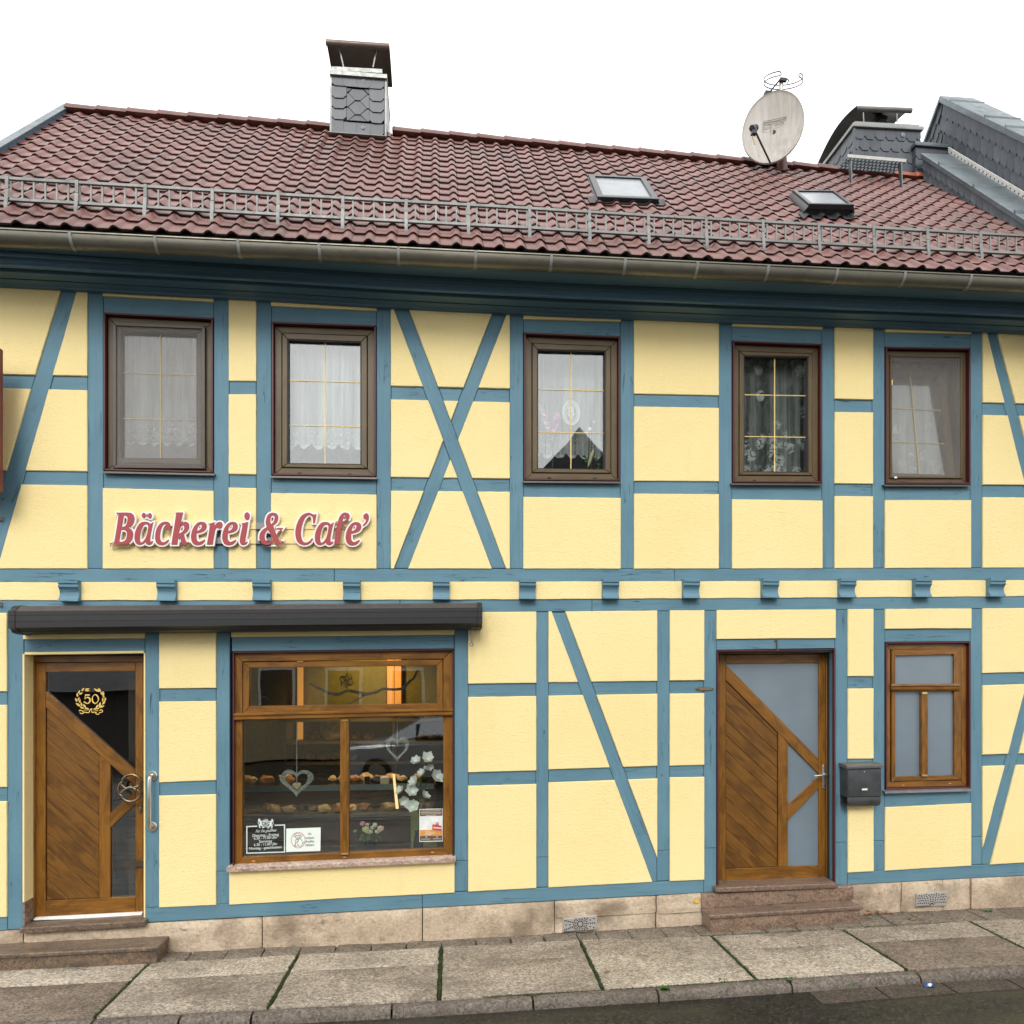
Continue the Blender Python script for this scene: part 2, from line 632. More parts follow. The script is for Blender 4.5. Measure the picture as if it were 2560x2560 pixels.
TILE_W, TILE_ROWS = 9.67 / 57, 18
EAVE_Y, RIDGE_Y = -0.42, 2.0
ROOF_X0 = -3.87
def mat_tile():
    m = Mat('red_brown_tile', 0.40, 0.5)
    sp = m.n('ShaderNodeSeparateXYZ')
    pos = m.world_pos()
    m.link(pos, sp.inputs[0])
    cx = m.math('FLOOR', m.math('DIVIDE', m.math('SUBTRACT', sp.outputs[0], ROOF_X0), TILE_W))
    cy = m.math('FLOOR', m.math('DIVIDE', m.math('SUBTRACT', sp.outputs[1], EAVE_Y), (RIDGE_Y - EAVE_Y) / TILE_ROWS))
    cb = m.n('ShaderNodeCombineXYZ')
    m.link(cx, cb.inputs[0])
    m.link(cy, cb.inputs[1])
    wnz = m.n('ShaderNodeTexWhiteNoise')
    m.link(cb.outputs[0], wnz.inputs['Vector'])
    col = m.ramp(wnz.outputs['Value'], [(0.0, (0.095, 0.037, 0.030)), (0.35, (0.145, 0.055, 0.043)), (0.75, (0.178, 0.070, 0.055)), (1.0, (0.225, 0.092, 0.072))])
    mot = m.noise(pos, 26, 5, .6)
    col = m.mix(0.5, col, m.ramp(mot, [(0.3, (0.105, 0.041, 0.033)), (0.7, (0.205, 0.088, 0.072))]))
    d = m.noise(pos, 1.1, 5, .65)
    dirt = m.math('MULTIPLY', m.ramp(d, [(0.50, 0), (0.66, 1)]), m.ramp(m.noise(pos, 14, 4, .7), [(0.35, 0.1), (0.6, 1)]))
    col = m.mix(m.math('MULTIPLY', dirt, 0.62), col, (0.035, 0.027, 0.022))
    m.color(col)
    m.rough(m.ramp(mot, [(0.3, 0.24), (0.7, 0.46)]))
    m.bump(mot, 0.10, 0.003)
    return m.mat
TILE = mat_tile()
TILE_SHADE = plain('tile_lip_shade', (0.045, 0.022, 0.017), 0.7, var=.4, scale=40)  # shadow line below each tile row, painted on lip and underside
RIDGETILE = plain('ridge_tile', (0.135, 0.058, 0.046), 0.45, var=.35, scale=9, bump=.15)
NEWTILE = plain('bright_red_tile', (0.27, 0.07, 0.035), 0.4)

def mat_slate():
    m = Mat('slate', 0.42, 0.4)
    v = m.rnd(m.world_pos(), 5)
    f = m.noise(v, 9, 5, .6)
    oi = m.n('ShaderNodeObjectInfo')
    col = m.ramp(oi.outputs['Random'], [(0.0, (0.040, 0.049, 0.061)), (0.6, (0.058, 0.069, 0.083)), (1.0, (0.080, 0.093, 0.108))])
    col = m.mix(0.35, col, m.ramp(f, [(0.3, (0.04, 0.046, 0.054)), (0.7, (0.10, 0.108, 0.118))]))
    m.color(col)
    m.bump(m.noise(m.map((14, 14, 60), src=v), 1.0, 4), 0.2, 0.002)
    return m.mat
SLATE = mat_slate()
def mat_zinc(name, col, rough=0.38, metal=0.7):
    m = Mat(name, rough, 0.5, metal)
    v = m.rnd(m.world_pos(), 3)
    f = m.noise(m.map((1.6, 1.6, 6), src=v), 1.0, 5, .65)
    g = m.noise(v, 14, 4, .6)
    c = m.ramp(f, [(0.3, tuple(q * .78 for q in col)), (0.7, tuple(min(1, q * 1.18) for q in col))])
    c = m.mix(m.math('MULTIPLY', m.ramp(g, [(0.5, 0), (0.7, 1)]), 0.3), c, tuple(q * .6 for q in col))
    m.color(c)
    m.rough(m.ramp(g, [(0.3, rough - .08), (0.7, rough + .12)]))
    return m.mat
ZINC = mat_zinc('zinc_sheet', (0.15, 0.178, 0.192), .42, .6)
ZINC_PALE = mat_zinc('pale_zinc', (0.30, 0.31, 0.295), .5, .45)
GALV = mat_zinc('galvanised_steel', (0.22, 0.23, 0.22), .55, .3)
GUTTER = mat_zinc('gutter_zinc', (0.185, 0.175, 0.140), .40, .65)
COWL = mat_zinc('rusty_cowl', (0.115, 0.082, 0.066), .40, .55)
COWL2 = mat_zinc('dull_cowl', (0.17, 0.16, 0.15), .34, .8)
CHARCOAL = plain('charcoal_paint', (0.012, 0.0125, 0.0145), 0.48, 0, .5, var=.15)
CHARCOAL_TOP = plain('skylit_charcoal', (0.060, 0.050, 0.048), 0.5, 0, .4, var=.2)  # sky light on the upward slope of the awning, put into the colour
BLACKRUB = plain('black_rubber', (0.012, 0.013, 0.014), 0.5)
DARKFRAME = plain('anthracite_metal', (0.017, 0.019, 0.021), 0.35, .2)
SKYGLASS = plain('skylight_glass', (0.20, 0.22, 0.235), 0.28, 0, .6, var=.15, scale=6)

def mat_cornice():
    m = Mat('blue_cornice', 0.5, 0.4)
    v = m.coord()
    f = m.noise(m.map((1.2, 20, 26), src=v), 1.0, 5, .6)
    m.color(m.ramp(f, [(0.3, (0.062, 0.130, 0.185)), (0.7, (0.082, 0.165, 0.23))]))
    m.bump(f, 0.15, 0.002)
    return m.mat
CORNICE = mat_cornice()

def mat_granite(name, a, b, c, vein=True):
    m = Mat(name, 0.34, 0.5)
    v = m.coord()
    w = m.noise(m.map((2.2, 5, 6), (0, R(24), 0)), 1.0, 5, .6, 2.2)
    col = m.ramp(w, [(0.3, a), (0.5, b), (0.72, c)])
    col = m.mix(0.8, col, m.grit(v, 70, .5, 1.45), 'MULTIPLY')
    sp = m.noise(v, 120, 3, .6)
    col = m.mix(m.math('MULTIPLY', m.ramp(sp, [(0.34, 1), (0.46, 0)]), 0.7), col, tuple(q * .25 for q in a))
    sp2 = m.noise(v, 90, 2, .6)
    col = m.mix(m.math('MULTIPLY', m.ramp(sp2, [(0.58, 0), (0.7, 1)]), 0.4), col, tuple(min(1, q * 1.8) for q in c))
    dk = m.noise(m.map((3.4, 9, 8), (0, R(-30), 0)), 1.0, 4, .6, 2.5)
    col = m.mix(m.math('MULTIPLY', m.ramp(dk, [(0.56, 0), (0.66, 1)]), 0.55), col, (0.055, 0.055, 0.058))
    m.color(col)
    m.bump(sp, 0.12, 0.0015)
    return m.mat
GRANITE = mat_granite('brown_granite', (0.085, 0.068, 0.052), (0.15, 0.108, 0.075), (0.215, 0.145, 0.095))
GRANITE_PINK = mat_granite('pink_granite', (0.185, 0.122, 0.086), (0.25, 0.168, 0.118), (0.29, 0.205, 0.15))

def mat_travertine():
    m = Mat('travertine', 0.85, 0.25)
    v = m.coord()
    big = m.noise(m.map((1.0, 1, 1.8)), 1.4, 5, .6)
    col = m.ramp(big, [(0.32, (0.34, 0.245, 0.16)), (0.5, (0.52, 0.41, 0.295)), (0.68, (0.72, 0.61, 0.47))])
    oi = m.n('ShaderNodeObjectInfo')
    col = m.mix(m.math('MULTIPLY', oi.outputs['Random'], 0.55), col, (0.40, 0.29, 0.19))
    pit = m.noise(m.map((13, 13, 48)), 1.0, 5, .72, .5)
    col = m.mix(m.math('MULTIPLY', m.ramp(pit, [(0.34, 1), (0.42, 0)]), 0.85), col, (0.075, 0.05, 0.032))
    vp_ = m.ramp(m.voro(m.map((20, 20, 62)), 1.0), [(0.10, 1), (0.22, 0)])
    vpm = m.ramp(m.noise(v, 3.3, 3), [(0.48, 0), (0.58, 1)])
    col = m.mix(m.math('MULTIPLY', m.math('MULTIPLY', vp_, vpm), 0.9), col, (0.06, 0.042, 0.028))
    col = m.mix(0.5, col, m.grit(v, 48, .7, 1.25), 'MULTIPLY')
    chisel = m.noise(m.map((130, 130, 12)), 1.0, 2, .5)
    col = m.mix(m.math('MULTIPLY', m.ramp(chisel, [(0.35, 1), (0.5, 0)]), 0.22), col, (0.30, 0.21, 0.13))
    fine = m.noise(v, 42, 4, .75)
    col = m.mix(0.38, col, m.ramp(fine, [(0.3, (0.33, 0.25, 0.17)), (0.7, (0.78, 0.68, 0.54))]))
    st = m.noise(m.map((2.2, 2.2, 2.2)), 1.0, 5, .65)
    col = m.mix(m.math('MULTIPLY', m.ramp(st, [(0.48, 0), (0.66, 1)]), 0.72), col, (0.155, 0.11, 0.075))
    dk = m.ramp(m.noise(v, 6, 4, .7), [(0.66, 0), (0.74, 1)])
    col = m.mix(m.math('MULTIPLY', dk, 0.5), col, (0.05, 0.045, 0.04))
    m.color(col)
    b1 = m.bump(pit, 0.6, 0.006)
    m.bump(fine, 0.8, 0.007, b1)
    return m.mat
TRAVERTINE = mat_travertine()

def mat_slab(name, a, b, spot, dark=0.5):
    m = Mat(name, 0.88, 0.25)
    v = m.rnd(m.coord())
    big = m.noise(v, 2.0, 5, .62)
    col = m.ramp(big, [(0.3, a), (0.7, b)])
    ag = m.noise(v, 58, 5, .85)
    col = m.mix(m.math('MULTIPLY', m.ramp(ag, [(0.36, 1), (0.48, 0)]), 0.9), col, spot)
    ag2 = m.noise(v, 75, 3, .8)
    col = m.mix(m.math('MULTIPLY', m.ramp(ag2, [(0.55, 0), (0.68, 1)]), 0.55), col, tuple(min(.9, q * 1.6) for q in b))
    col = m.mix(0.8, col, m.grit(v, 72, .45, 1.5), 'MULTIPLY')
    col = m.mix(0.25, col, m.grit(v, 34, .6, 1.35), 'MULTIPLY')
    st = m.noise(m.map((1.1, 2.4, 1), src=v), 1.0, 6, .75)
    col = m.mix(m.math('MULTIPLY', m.ramp(st, [(0.48, 0), (0.68, 1)]), dark), col, (0.105, 0.083, 0.062))
    m.color(col)
    m.bump(ag, 0.8, 0.006)
    return m.mat
SLAB = mat_slab('washed_concrete', (0.275, 0.230, 0.178), (0.375, 0.318, 0.252), (0.080, 0.066, 0.052), .7)
SLAB_PALE = mat_slab('pale_washed_concrete', (0.36, 0.308, 0.24), (0.45, 0.39, 0.31), (0.14, 0.118, 0.09), .5)
SLAB_BROWN = mat_slab('brown_washed_concrete', (0.175, 0.137, 0.105), (0.245, 0.195, 0.15), (0.06, 0.046, 0.035), .45)
KERB = mat_slab('kerb_stone', (0.115, 0.096, 0.08), (0.19, 0.162, 0.135), (0.07, 0.06, 0.055), .6)
PAVER = mat_slab('grey_paver', (0.155, 0.13, 0.10), (0.22, 0.183, 0.143), (0.11, 0.09, 0.07), .5)
BEDDING = plain('dark_bedding', (0.035, 0.028, 0.02), 0.95, var=.4, scale=60, bump=.5)

def mat_asphalt():
    m = Mat('wet_asphalt', 0.5, 0.3)
    v = m.coord()
    ag = m.noise(v, 62, 5, .85)
    col = m.ramp(ag, [(0.36, (0.010, 0.0095, 0.008)), (0.55, (0.028, 0.026, 0.020)), (0.68, (0.085, 0.077, 0.060))])
    col = m.mix(0.9, col, m.grit(v, 58, .35, 2.0), 'MULTIPLY')
    big = m.noise(m.map((0.5, 1.6, 1)), 1.3, 4, .6)
    wet = m.ramp(big, [(0.42, 0), (0.60, 1)])
    col = m.mix(m.math('MULTIPLY', wet, 0.45), col, (0.022, 0.021, 0.017))
    pat = m.noise(m.map((.35, 1.2, 1), loc=(3, 1, 0)), 1.0, 4, .6)
    col = m.mix(m.math('MULTIPLY', m.ramp(pat, [(0.5, 0), (0.7, 1)]), 0.35), col, (0.058, 0.050, 0.034))
    m.color(col)
    m.rough(m.ramp(big, [(0.40, 0.55), (0.62, 0.24)]))
    m.bump(ag, 0.45, 0.004)
    return m.mat
ASPHALT = mat_asphalt()
GUTTERSTONE = mat_slab('gutter_stone', (0.062, 0.049, 0.037), (0.09, 0.072, 0.055), (0.035, 0.028, 0.022), .4)
MOSS = plain('moss', (0.040, 0.058, 0.018), 0.95, var=.65, scale=60, bump=.6)
LEAFGREEN = plain('weed_green', (0.050, 0.115, 0.022), 0.7, var=.4)
LEAFDRY = plain('dry_leaf', (0.33, 0.17, 0.07), 0.8, var=.4)

# ================================================================== SETTING: ground
def sheet_strip(mb, xs, ys, z):
    n = len(ys)
    mb.add([(x, y, z(x, y)) for x in xs for y in ys],
           [(i * n + j, (i + 1) * n + j, (i + 1) * n + j + 1, i * n + j + 1) for i in range(len(xs) - 1) for j in range(n - 1)])
XS = [-250, -120, -60, -30, -12, -6, -4.5] + [-4 + .25 * i for i in range(45)] + [8, 12, 30, 60, 120, 250]
def rz(x, y):
    return lerp(GZ, max(-30, min(30, x))) - 0.018 * 1.22 - 0.062 + 0.012 * max(-1.0, min(0, y + 1.2))
mb = MB()
sheet_strip(mb, XS, [-250, -90, -30, -12, -6, -4, -3, -2.2, -1.6, -1.15, .3], rz)
tag(mb.build('road', ASPHALT, smooth=0), kind='structure')
# bedding below the pavement, reaching under the house
mb = MB()
sheet_strip(mb, XS, [-1.16, -0.6, 0.3, 30, 250], lambda x, y: lerp(GZ, max(-30, min(30, x))) + 0.018 * max(-1.25, min(y, 0)) - 0.022)
pavement = tag(mb.build('pavement', BEDDING, smooth=0), kind='structure')

def slab(pts, mat, name='paving_slab', h=0.05, jit=0.0015, edge=0.006, tilt=0.0):
    """paving slab on four ground points, worn edges"""
    mb = MB()
    c = sum((Vector(p) for p in pts), Vector()) / 4
    N = 14
    top, side = [], []
    for i in range(4):
        a, b = Vector(pts[i]), Vector(pts[(i + 1) % 4])
        for k in range(N):
            p = a.lerp(b, k / N)
            w = 0.007 * noise.noise(p * 11) + 0.004 * noise.noise(p * 31)
            d = (c - p).normalized()
            side.append(p + d * w)
            top.append(p + d * (w + edge))
    ro = [q - Vector((0, 0, h)) for q in side]
    r1 = [q - Vector((0, 0, edge * .8)) for q in side]
    lift = Vector((0, 0, tilt))
    mb.loft([ro, [q + lift for q in r1], [q + lift for q in top]], caps=False)
    o = len(mb.v)
    n = len(top)
    mb.v.append(tuple(c + lift))
    for j in range(n):
        mb.f.append((o - n + j, o - n + (j + 1) % n, o))
        mb.m.append(0)
    return mb.build(name, mat, pavement, smooth=50)

# joints between the slabs: (top x, top y, bottom x, bottom y) in the photograph
J = [(372.7, 2407.7, 237.6, 2540.4), (745, 2386.7, 671, 2517), (1102.8, 2368, 1098, 2493.8),
     (1449.8, 2349.4, 1508, 2472.9), (1778.8, 2340, 1890.6, 2447), (2107, 2323.8, 2265.6, 2421.6), (2424, 2303, 2640, 2410)]
jt = [(ong(a, b), ong(c, d)) for a, b, c, d in J]
def shiftx(p, dx):
    q = Vector((p.x + dx, p.y, 0))
    q.z = gz(q.x, q.y)
    return q
jt = [(shiftx(jt[0][0], -2.3), shiftx(jt[0][1], -2.3)), (shiftx(jt[0][0], -1.15), shiftx(jt[0][1], -1.15))] + jt
jt += [(shiftx(jt[-1][0], 1.15), shiftx(jt[-1][1], 1.15)), (shiftx(jt[-1][0], 2.3), shiftx(jt[-1][1], 2.3))]
SPLIT = 0.36
lower_mat = [SLAB_BROWN, SLAB_BROWN, SLAB, SLAB, SLAB, SLAB_PALE, SLAB_PALE, SLAB_BROWN, SLAB, SLAB]
gaps = [.018, .018, .024, .030, .032, .030, .026, .022, .019, .016, .016]
joint_lines = []
for i in range(len(jt) - 1):
    (a0, a1), (b0, b1) = jt[i], jt[i + 1]
    ga, gb = gaps[i] / 2, gaps[i + 1] / 2
    def P(s, t):
        p = a0.lerp(a1, t).lerp(b0.lerp(b1, t), s)
        p.z = gz(p.x, p.y)
        return p
    L = (b0 - a0).length
    sa, sb = ga / L, 1 - gb / L
    t0, t1 = SPLIT - .004, SPLIT + .006
    slab([P(sa, 0.0), P(sb, 0.0), P(sb, t0), P(sa, t0)], SLAB_PALE if i < 4 else SLAB)
    slab([P(sa, t1), P(sb, t1), P(sb, 1), P(sa, 1)], lower_mat[i], tilt=-0.003 if i == 1 else 0)
    joint_lines.append((a0, a1))
# row of small pavers along the wall
random.seed(3)
x = -3.95
while x < 6.6:
    w = 0.285 + random.uniform(-.004, .004)
    if 1.1 < x < 1.3: w = 0.17
    y_in = -0.01
    y_out = lerp([(-4, -.215), (0.5, -.185), (2.1, -.25), (4, -.345), (7, -.37)], x + w / 2) 
    q = [(x + .006, y_out), (x + w - .006, y_out), (x + w - .006, y_in), (x + .006, y_in)]
    slab([Vector((a, b, gz(a, b) - .004)) for a, b in q], PAVER, 'paver', tilt=random.uniform(-.004, .003))
    x += w
# kerb
kerb = bpy.data.objects.new('kerb', None)
C.objects.link(kerb)
kerb['kind'] = 'structure'
kx = [ong(975 * .4658, 1660 + 1880 * .4658).x]
kjoint = [(243, 2540), (454, 2536), (633, 2528), (981, 2505), (1330, 2490), (1638, 2468), (1973, 2452), (2284, 2426)]
kx = [ong(a, b).x for a, b in kjoint]
kx = [kx[0] - 2.05, kx[0] - 1.05] + kx + [kx[-1] + 1.05, kx[-1] + 2.1, kx[-1] + 3.1]
for a, b in zip(kx, kx[1:]):
    a2, b2 = a + .008, b - .008
    yy = lambda x: lerp([(-4, -1.085), (0, -1.105), (3, -1.135), (5, -1.19), (7, -1.2)], x)
    prof = [(0, -.16), (0, -.008), (-.012, 0), (-.055, -.001), (-.075, -.006), (-.092, -.022), (-.098, -.05), (-.098, -.16)]
    xs = [a2 + (b2 - a2) * i / 8 for i in range(9)]
    rings = []
    for k, x in enumerate(xs):
        e = .006 if k in (0, 8) else 0
        rings.append([(x, yy(x) + py * (1 - e * 4) + .004 * noise.noise(Vector((x * 5, py * 30, 1))),
                       gz(x, yy(x)) + pz - e * (pz > -.1) + .004 * noise.noise(Vector((x * 6, 3, pz * 30)))) for py, pz in prof])
    MB().loft(rings).build('kerb_stone', KERB, kerb)
# flat gutter stones in the road along the right part of the kerb
x = 2.62
while x < 6.5:
    q = [(x + .006, -1.42), (x + .49, -1.42), (x + .49, -1.24), (x + .006, -1.24)]
    mbq = MB()
    mbq.loft([[(a, b, rz(a, b) - .03) for a, b in q], [(a, b, rz(a, b) + .004) for a, b in q]])
    mbq.build('gutter_stone', GUTTERSTONE, kerb, smooth=0)
    x += .5
# moss in the joints
def fuzz(name, pts, n, h, w, mat, label=None, seed=1):
    """many tiny leaves along a path: pts = [(Vector, width)]"""
    rg = random.Random(seed)
    mb = MB()
    for _ in range(n):
        i = rg.randrange(len(pts) - 1)
        (p, wa), (q, wb) = pts[i], pts[i + 1]
        t = rg.random()
        c = Vector(p).lerp(Vector(q), t)
        c.x += rg.gauss(0, 1) * (wa + (wb - wa) * t)
        c.y += rg.gauss(0, 1) * .006
        a = rg.uniform(0, 6.28)
        d = Vector((math.cos(a), math.sin(a), 0)) * w * rg.uniform(.5, 1.2)
        e = Vector((-d.y, d.x, 0)) * .5
        u = Vector((rg.gauss(0, .3), rg.gauss(0, .3), 1)) * h * rg.uniform(.3, 1.1)
        mb.add([c - d, c + e + u * .6, c + d + u, c - e + u * .5], [(0, 1, 2, 3)])
    return tag(mb.build(name, mat, None, smooth=0), kind='stuff')
mp = []
for i, (a, b) in enumerate(joint_lines):
    if 2 <= i <= 8:
        seg = [(a.lerp(b, t) - Vector((0, 0, .014)), 0.0065 + .012 * noise.noise(Vector((i * 3.1, t * 7, 0)))) for t in [k / 24 for k in range(25)]]
        fuzz('joint_moss', seg, 1700 if i != 2 else 800, .020, .007, MOSS, seed=i)
seg = []
for i in range(45):
    X = -2.2 + i * .17
    yk = lerp([(-4, -1.075), (0, -1.095), (3, -1.125), (5, -1.18)], X)
    seg.append((Vector((X, yk, gz(X, yk) - .012)), .03))
fuzz('kerb_moss', [s for s in seg if 0.2 < s[0].x < 2.6], 2200, .014, .006, MOSS, seed=20)
seg2 = [(Vector((X, -.25 - .02 * max(0, X - 1), gz(X, -.25) - .008)), .05) for X in [1.0 + .2 * k for k in range(18)]]
fuzz('paver_moss', seg2, 1300, .012, .006, MOSS, seed=21)
def weed(px, py, r, n, label, seed):
    c = ong(px, py)
    rg = random.Random(seed)
    t = thing('weed', label, 'weed', c, 'weeds in the pavement joints')
    mb = MB()
    for _ in range(n):
        a = rg.uniform(0, 6.28)
        d = Vector((math.cos(a), math.sin(a), rg.uniform(.1, 1.1))).normalized()
        p0 = c + Vector((rg.gauss(0, r * .3), rg.gauss(0, r * .2), -.01))
        L = r * rg.uniform(.4, 1.1)
        s = d.cross(Vector((0, 0, 1))).normalized() * L * .25
        mb.add([p0, p0 + d * L * .5 + s, p0 + d * L, p0 + d * L * .5 - s], [(0, 1, 2, 3)])
    mb.build('leaf_tuft', LEAFGREEN, t, smooth=0)
weed(1662, 2472, .042, 90, 'bushy green weed growing over the kerb edge left of centre', 1)
weed(2276, 2297, .03, 40, 'low weed beside the pale dry leaf on the pavers', 3)
weed(2470, 2278, .035, 50, 'spreading weed on the pavers at the far right edge', 4)
weed(1972, 2451, .03, 40, 'weed in the kerb gap below the right door step', 5)
weed(1805, 2450, .03, 40, 'flat weed between slab and kerb below the right door', 6)
weed(2123, 2460, .02, 26, 'tiny weed at the foot of the kerb right of the step', 7)

def dry_leaf(px, py, s, rot, label, road=False):
    c = ong(px, py) if not road else None
    if road:
        c = ong(px, py, -.075)
        c.z = rz(c.x, c.y) + .004
    mb = MB()
    n = 10
    pts = []
    for k in range(n):
        a = 2 * math.pi * k / n
        rr = s * (.65 + .35 * math.cos(a) ** 2) * (1 + .2 * math.sin(5 * a))
        x, y = rr * math.cos(a), .6 * rr * math.sin(a)
        pts.append((c.x + x * math.cos(rot) - y * math.sin(rot), c.y + x * math.sin(rot) + y * math.cos(rot), c.z + .005 + .3 * s * (abs(math.sin(a)) ** 2) * .5))
    mb.v += [tuple(c + Vector((0, 0, .004)))] + pts
    for k in range(n):
        mb.f.append((0, 1 + k, 1 + (k + 1) % n)); mb.m.append(0)
    tag(mb.build('dry_leaf', LEAFDRY, None), label, 'leaf', 'dry leaves on the ground')
dry_leaf(2285, 2300, .035, .4, 'pale curled dry leaf on the dark pavers right of the step')
dry_leaf(2412, 2296, .018, 1, 'small reddish dry leaf on the pavers near the right edge')
dry_leaf(2363, 2446, .035, .2, 'brown dry leaf in the gutter below the blue wrapper side', True)
dry_leaf(2533, 2434, .04, .1, 'long brown dry leaf in the gutter at the far right', True)
dry_leaf(1518, 2430, .025, .1, 'thin brown leaf on the pale slab below the left air vent')
dry_leaf(705, 2366, .022, .5, 'orange dry leaf on the small pavers under the shop window')
dry_leaf(210, 2425, .02, .2, 'orange dry leaf on the pale slab in front of the left step')
dry_leaf(2182, 2345, .022, .2, 'reddish leaf on the slab right of the stepped entrance')
random.seed(11)
mb = MB()
for k in range(90):
    p = ong(2160 + abs(random.gauss(0, 26)), 2284 + random.gauss(0, 3))
    a, s = random.uniform(0, 6.3), random.uniform(.008, .018)
    d = Vector((math.cos(a), math.sin(a), random.uniform(-.3, .5))) * s
    e = Vector((-math.sin(a), math.cos(a), random.uniform(-.2, .6))) * s * .6
    p.z += random.uniform(.004, .03)
    mb.add([p - d, p + e, p + d, p - e], [(0, 1, 2, 3)])
tag(mb.build('leaf_litter', LEAFDRY, None, smooth=0), kind='stuff')
# crushed wrapper lying in the road
c = ong(2324, 2473, -.075)
c.z = rz(c.x, c.y)
t = thing('crumpled_wrapper', 'crumpled blue and white wrapper lying on the wet road', 'litter', c)
BLUEFOIL = plain('blue_foil', (0.01, 0.09, 0.28), 0.25, .3)
WHITEFOIL = plain('white_foil', (0.75, 0.78, 0.75), 0.3)
MB().blob((c.x, c.y, c.z + .016), .034, 2, .9, 3, (1, .8, .55)).build('foil_body', BLUEFOIL, t, smooth=0)
MB().blob((c.x - .012, c.y - .016, c.z + .024), .019, 1, .9, 5, (1, .6, .6)).build('foil_fold', WHITEFOIL, t, smooth=0)

# ================================================================== THE HOUSE
house = thing('half_timbered_house', 'yellow half-timbered bakery with blue beams and red-brown tiled roof', 'house', (0, 0, 0.1))

T = [(0, 713.8), (153.7, 721.7), (219, 726.4), (535.7, 742.7), (638, 747.3), (979, 768.3), (1230.9, 780), (1307.7, 784.6), (1550, 794),
     (1660, 797.5), (1797, 803.6), (2056, 812.9), (2181.7, 817), (2426, 826.4), (2560, 832.4)]
BTOP = [(0, 1421.6), (1700, 1422), (2560, 1419.3)]
BB1 = [(0, 1456.5), (1266, 1455), (1660, 1454), (2560, 1450.9)]
BB2 = [(0, 1500.5), (629, 1500.8), (1298, 1498.4), (1660, 1496.1), (2475, 1491.4), (2560, 1490)]
LB = [(0, 1533), (1214.6, 1531), (1795, 1526), (2560, 1520.8)]
BT = [(0, 2292), (396, 2267.9), (579, 2259.5), (900, 2244.6), (1135, 2229.7), (1342, 2219), (1374, 2217.6), (1630, 2204), (1674, 2201.8),
      (1791, 2197), (2121, 2180.3), (2211, 2175.7), (2429, 2163), (2475, 2159.4), (2560, 2155.2)]
BB = [(0, 2327), (363, 2306.6), (900, 2280.5), (1056, 2270.2), (1700, 2236.2), (1791, 2229.3), (2121, 2212), (2560, 2188.7)]
def l(t): return lambda x: lerp(t, x)

GAP = 0.0014
def timber(name, poly, mat, y0=0.0):
    """poly in photograph pixels on the wall plane"""
    p = [xz(x, y) for x, y in poly]
    q = inset(p, GAP)
    MB().prism(q, y0, 0.12, .004).build(name, mat, house)
prand = random.Random(5)
def panel(poly):
    p = ccw([xz(x, y) for x, y in poly])
    p = inset(p, -0.002)
    # wavering plaster edge
    out = []
    n = len(p)
    for i in range(n):
        a, b = Vector(p[i]), Vector(p[(i + 1) % n])
        L = (b - a).length
        k = max(1, int(L / .05))
        nr = Vector((-(b - a).y, (b - a).x)).normalized()
        for j in range(k):
            q = a.lerp(b, j / k)
            w = 0.0016 * noise.noise(Vector((q.x * 23, 0, q.y * 23))) if j else 0
            out.append(tuple(q + nr * w))
    mb = MB()
    cen = Vector((sum(q[0] for q in out) / len(out), sum(q[1] for q in out) / len(out)))
    fr = []
    for q in out:
        v = Vector(q)
        d = (cen - v)
        fr.append(v + d.normalized() * min(.005, d.length * .2))
    y0 = -0.013 + prand.uniform(-.002, .002)
    mb.loft([[(q.x, y0, q.y) for q in fr], [(q[0], y0 + .005, q[1]) for q in out], [(q[0], .08, q[1]) for q in out]])
    mb.build('infill_panel', YELLOW, house, smooth=0)

def bay(xl, xr, bands, braces=(), xl2=None, xr2=None):
    """panels and the rails between them. band = (ytl, ytr, ybl, ybr)"""
    def cut(poly):
        ps = [poly]
        for l1, l2 in braces:
            ps = [q for p in ps for q in minus_strip(p, l1, l2)]
        return ps
    for i, b in enumerate(bands):
        for p in cut([(xl, b[0]), (xr, b[1]), (xr, b[3]), (xl, b[2])]):
            panel(p)
        if i + 1 < len(bands):
            c = bands[i + 1]
            for p in cut([(xl, b[2]), (xr, b[3]), (xr, c[1]), (xl, c[0])]):
                timber('timber_rail', p, BLUE_H, prand.uniform(.0, .003))
def tt(xl, xr): return lerp(T, xl) - 7, lerp(T, xr) - 7
def bt(xl, xr): return lerp(BTOP, xl), lerp(BTOP, xr)
def lb(xl, xr): return lerp(LB, xl), lerp(LB, xr)
def bs(xl, xr): return lerp(BT, xl), lerp(BT, xr)
# ---- upper storey, bays without windows
def ubay(xl, xr, r1, r2, braces=()):
    (a, b), (c, d) = tt(xl, xr), bt(xl, xr)
    bay(xl, xr, [(a, b, r1[0], r1[1]), (r1[2], r1[3], r2[0], r2[1]), (r2[2], r2[3], c, d)], braces)
brL = (((153.7, 724), (70, 1000)), ((195.7, 724), (116.5, 1000)))
brA = (((981.7, 769), (1228.6, 1421.6)), ((1021.3, 769), (1265.9, 1421.6)))
brB = (((1230.9, 781), (984, 1421.6)), ((1269.6, 781), (1021.3, 1421.6)))
brR = (((2463.6, 831), (2560, 1214)), ((2491.5, 831), (2560, 1097.8)))
ubay(-110, 219, (934, 940.7, 969.5, 977), (1174.5, 1179, 1210.5, 1215), [brL])
ubay(573, 640.5, (953.2, 953.8, 987.3, 987.6), (1185.4, 1187, 1220.3, 1221.7))
ubay(978, 1273.7, (965.4, 972.4, 1000.3, 1007.3), (1193.3, 1197, 1228.3, 1230.6), [brA, brB])
ubay(1585, 1796, (985, 989.4, 1017.5, 1021), (1202.6, 1203.6, 1235.2, 1236.6))
ubay(2086, 2180.8, (997.8, 1000, 1031.2, 1032.6), (1208.7, 1210, 1241.3, 1242))
ubay(2455.7, 2650, (1007, 1012.5, 1039, 1043), (1212, 1213.5, 1244, 1246), [brR])
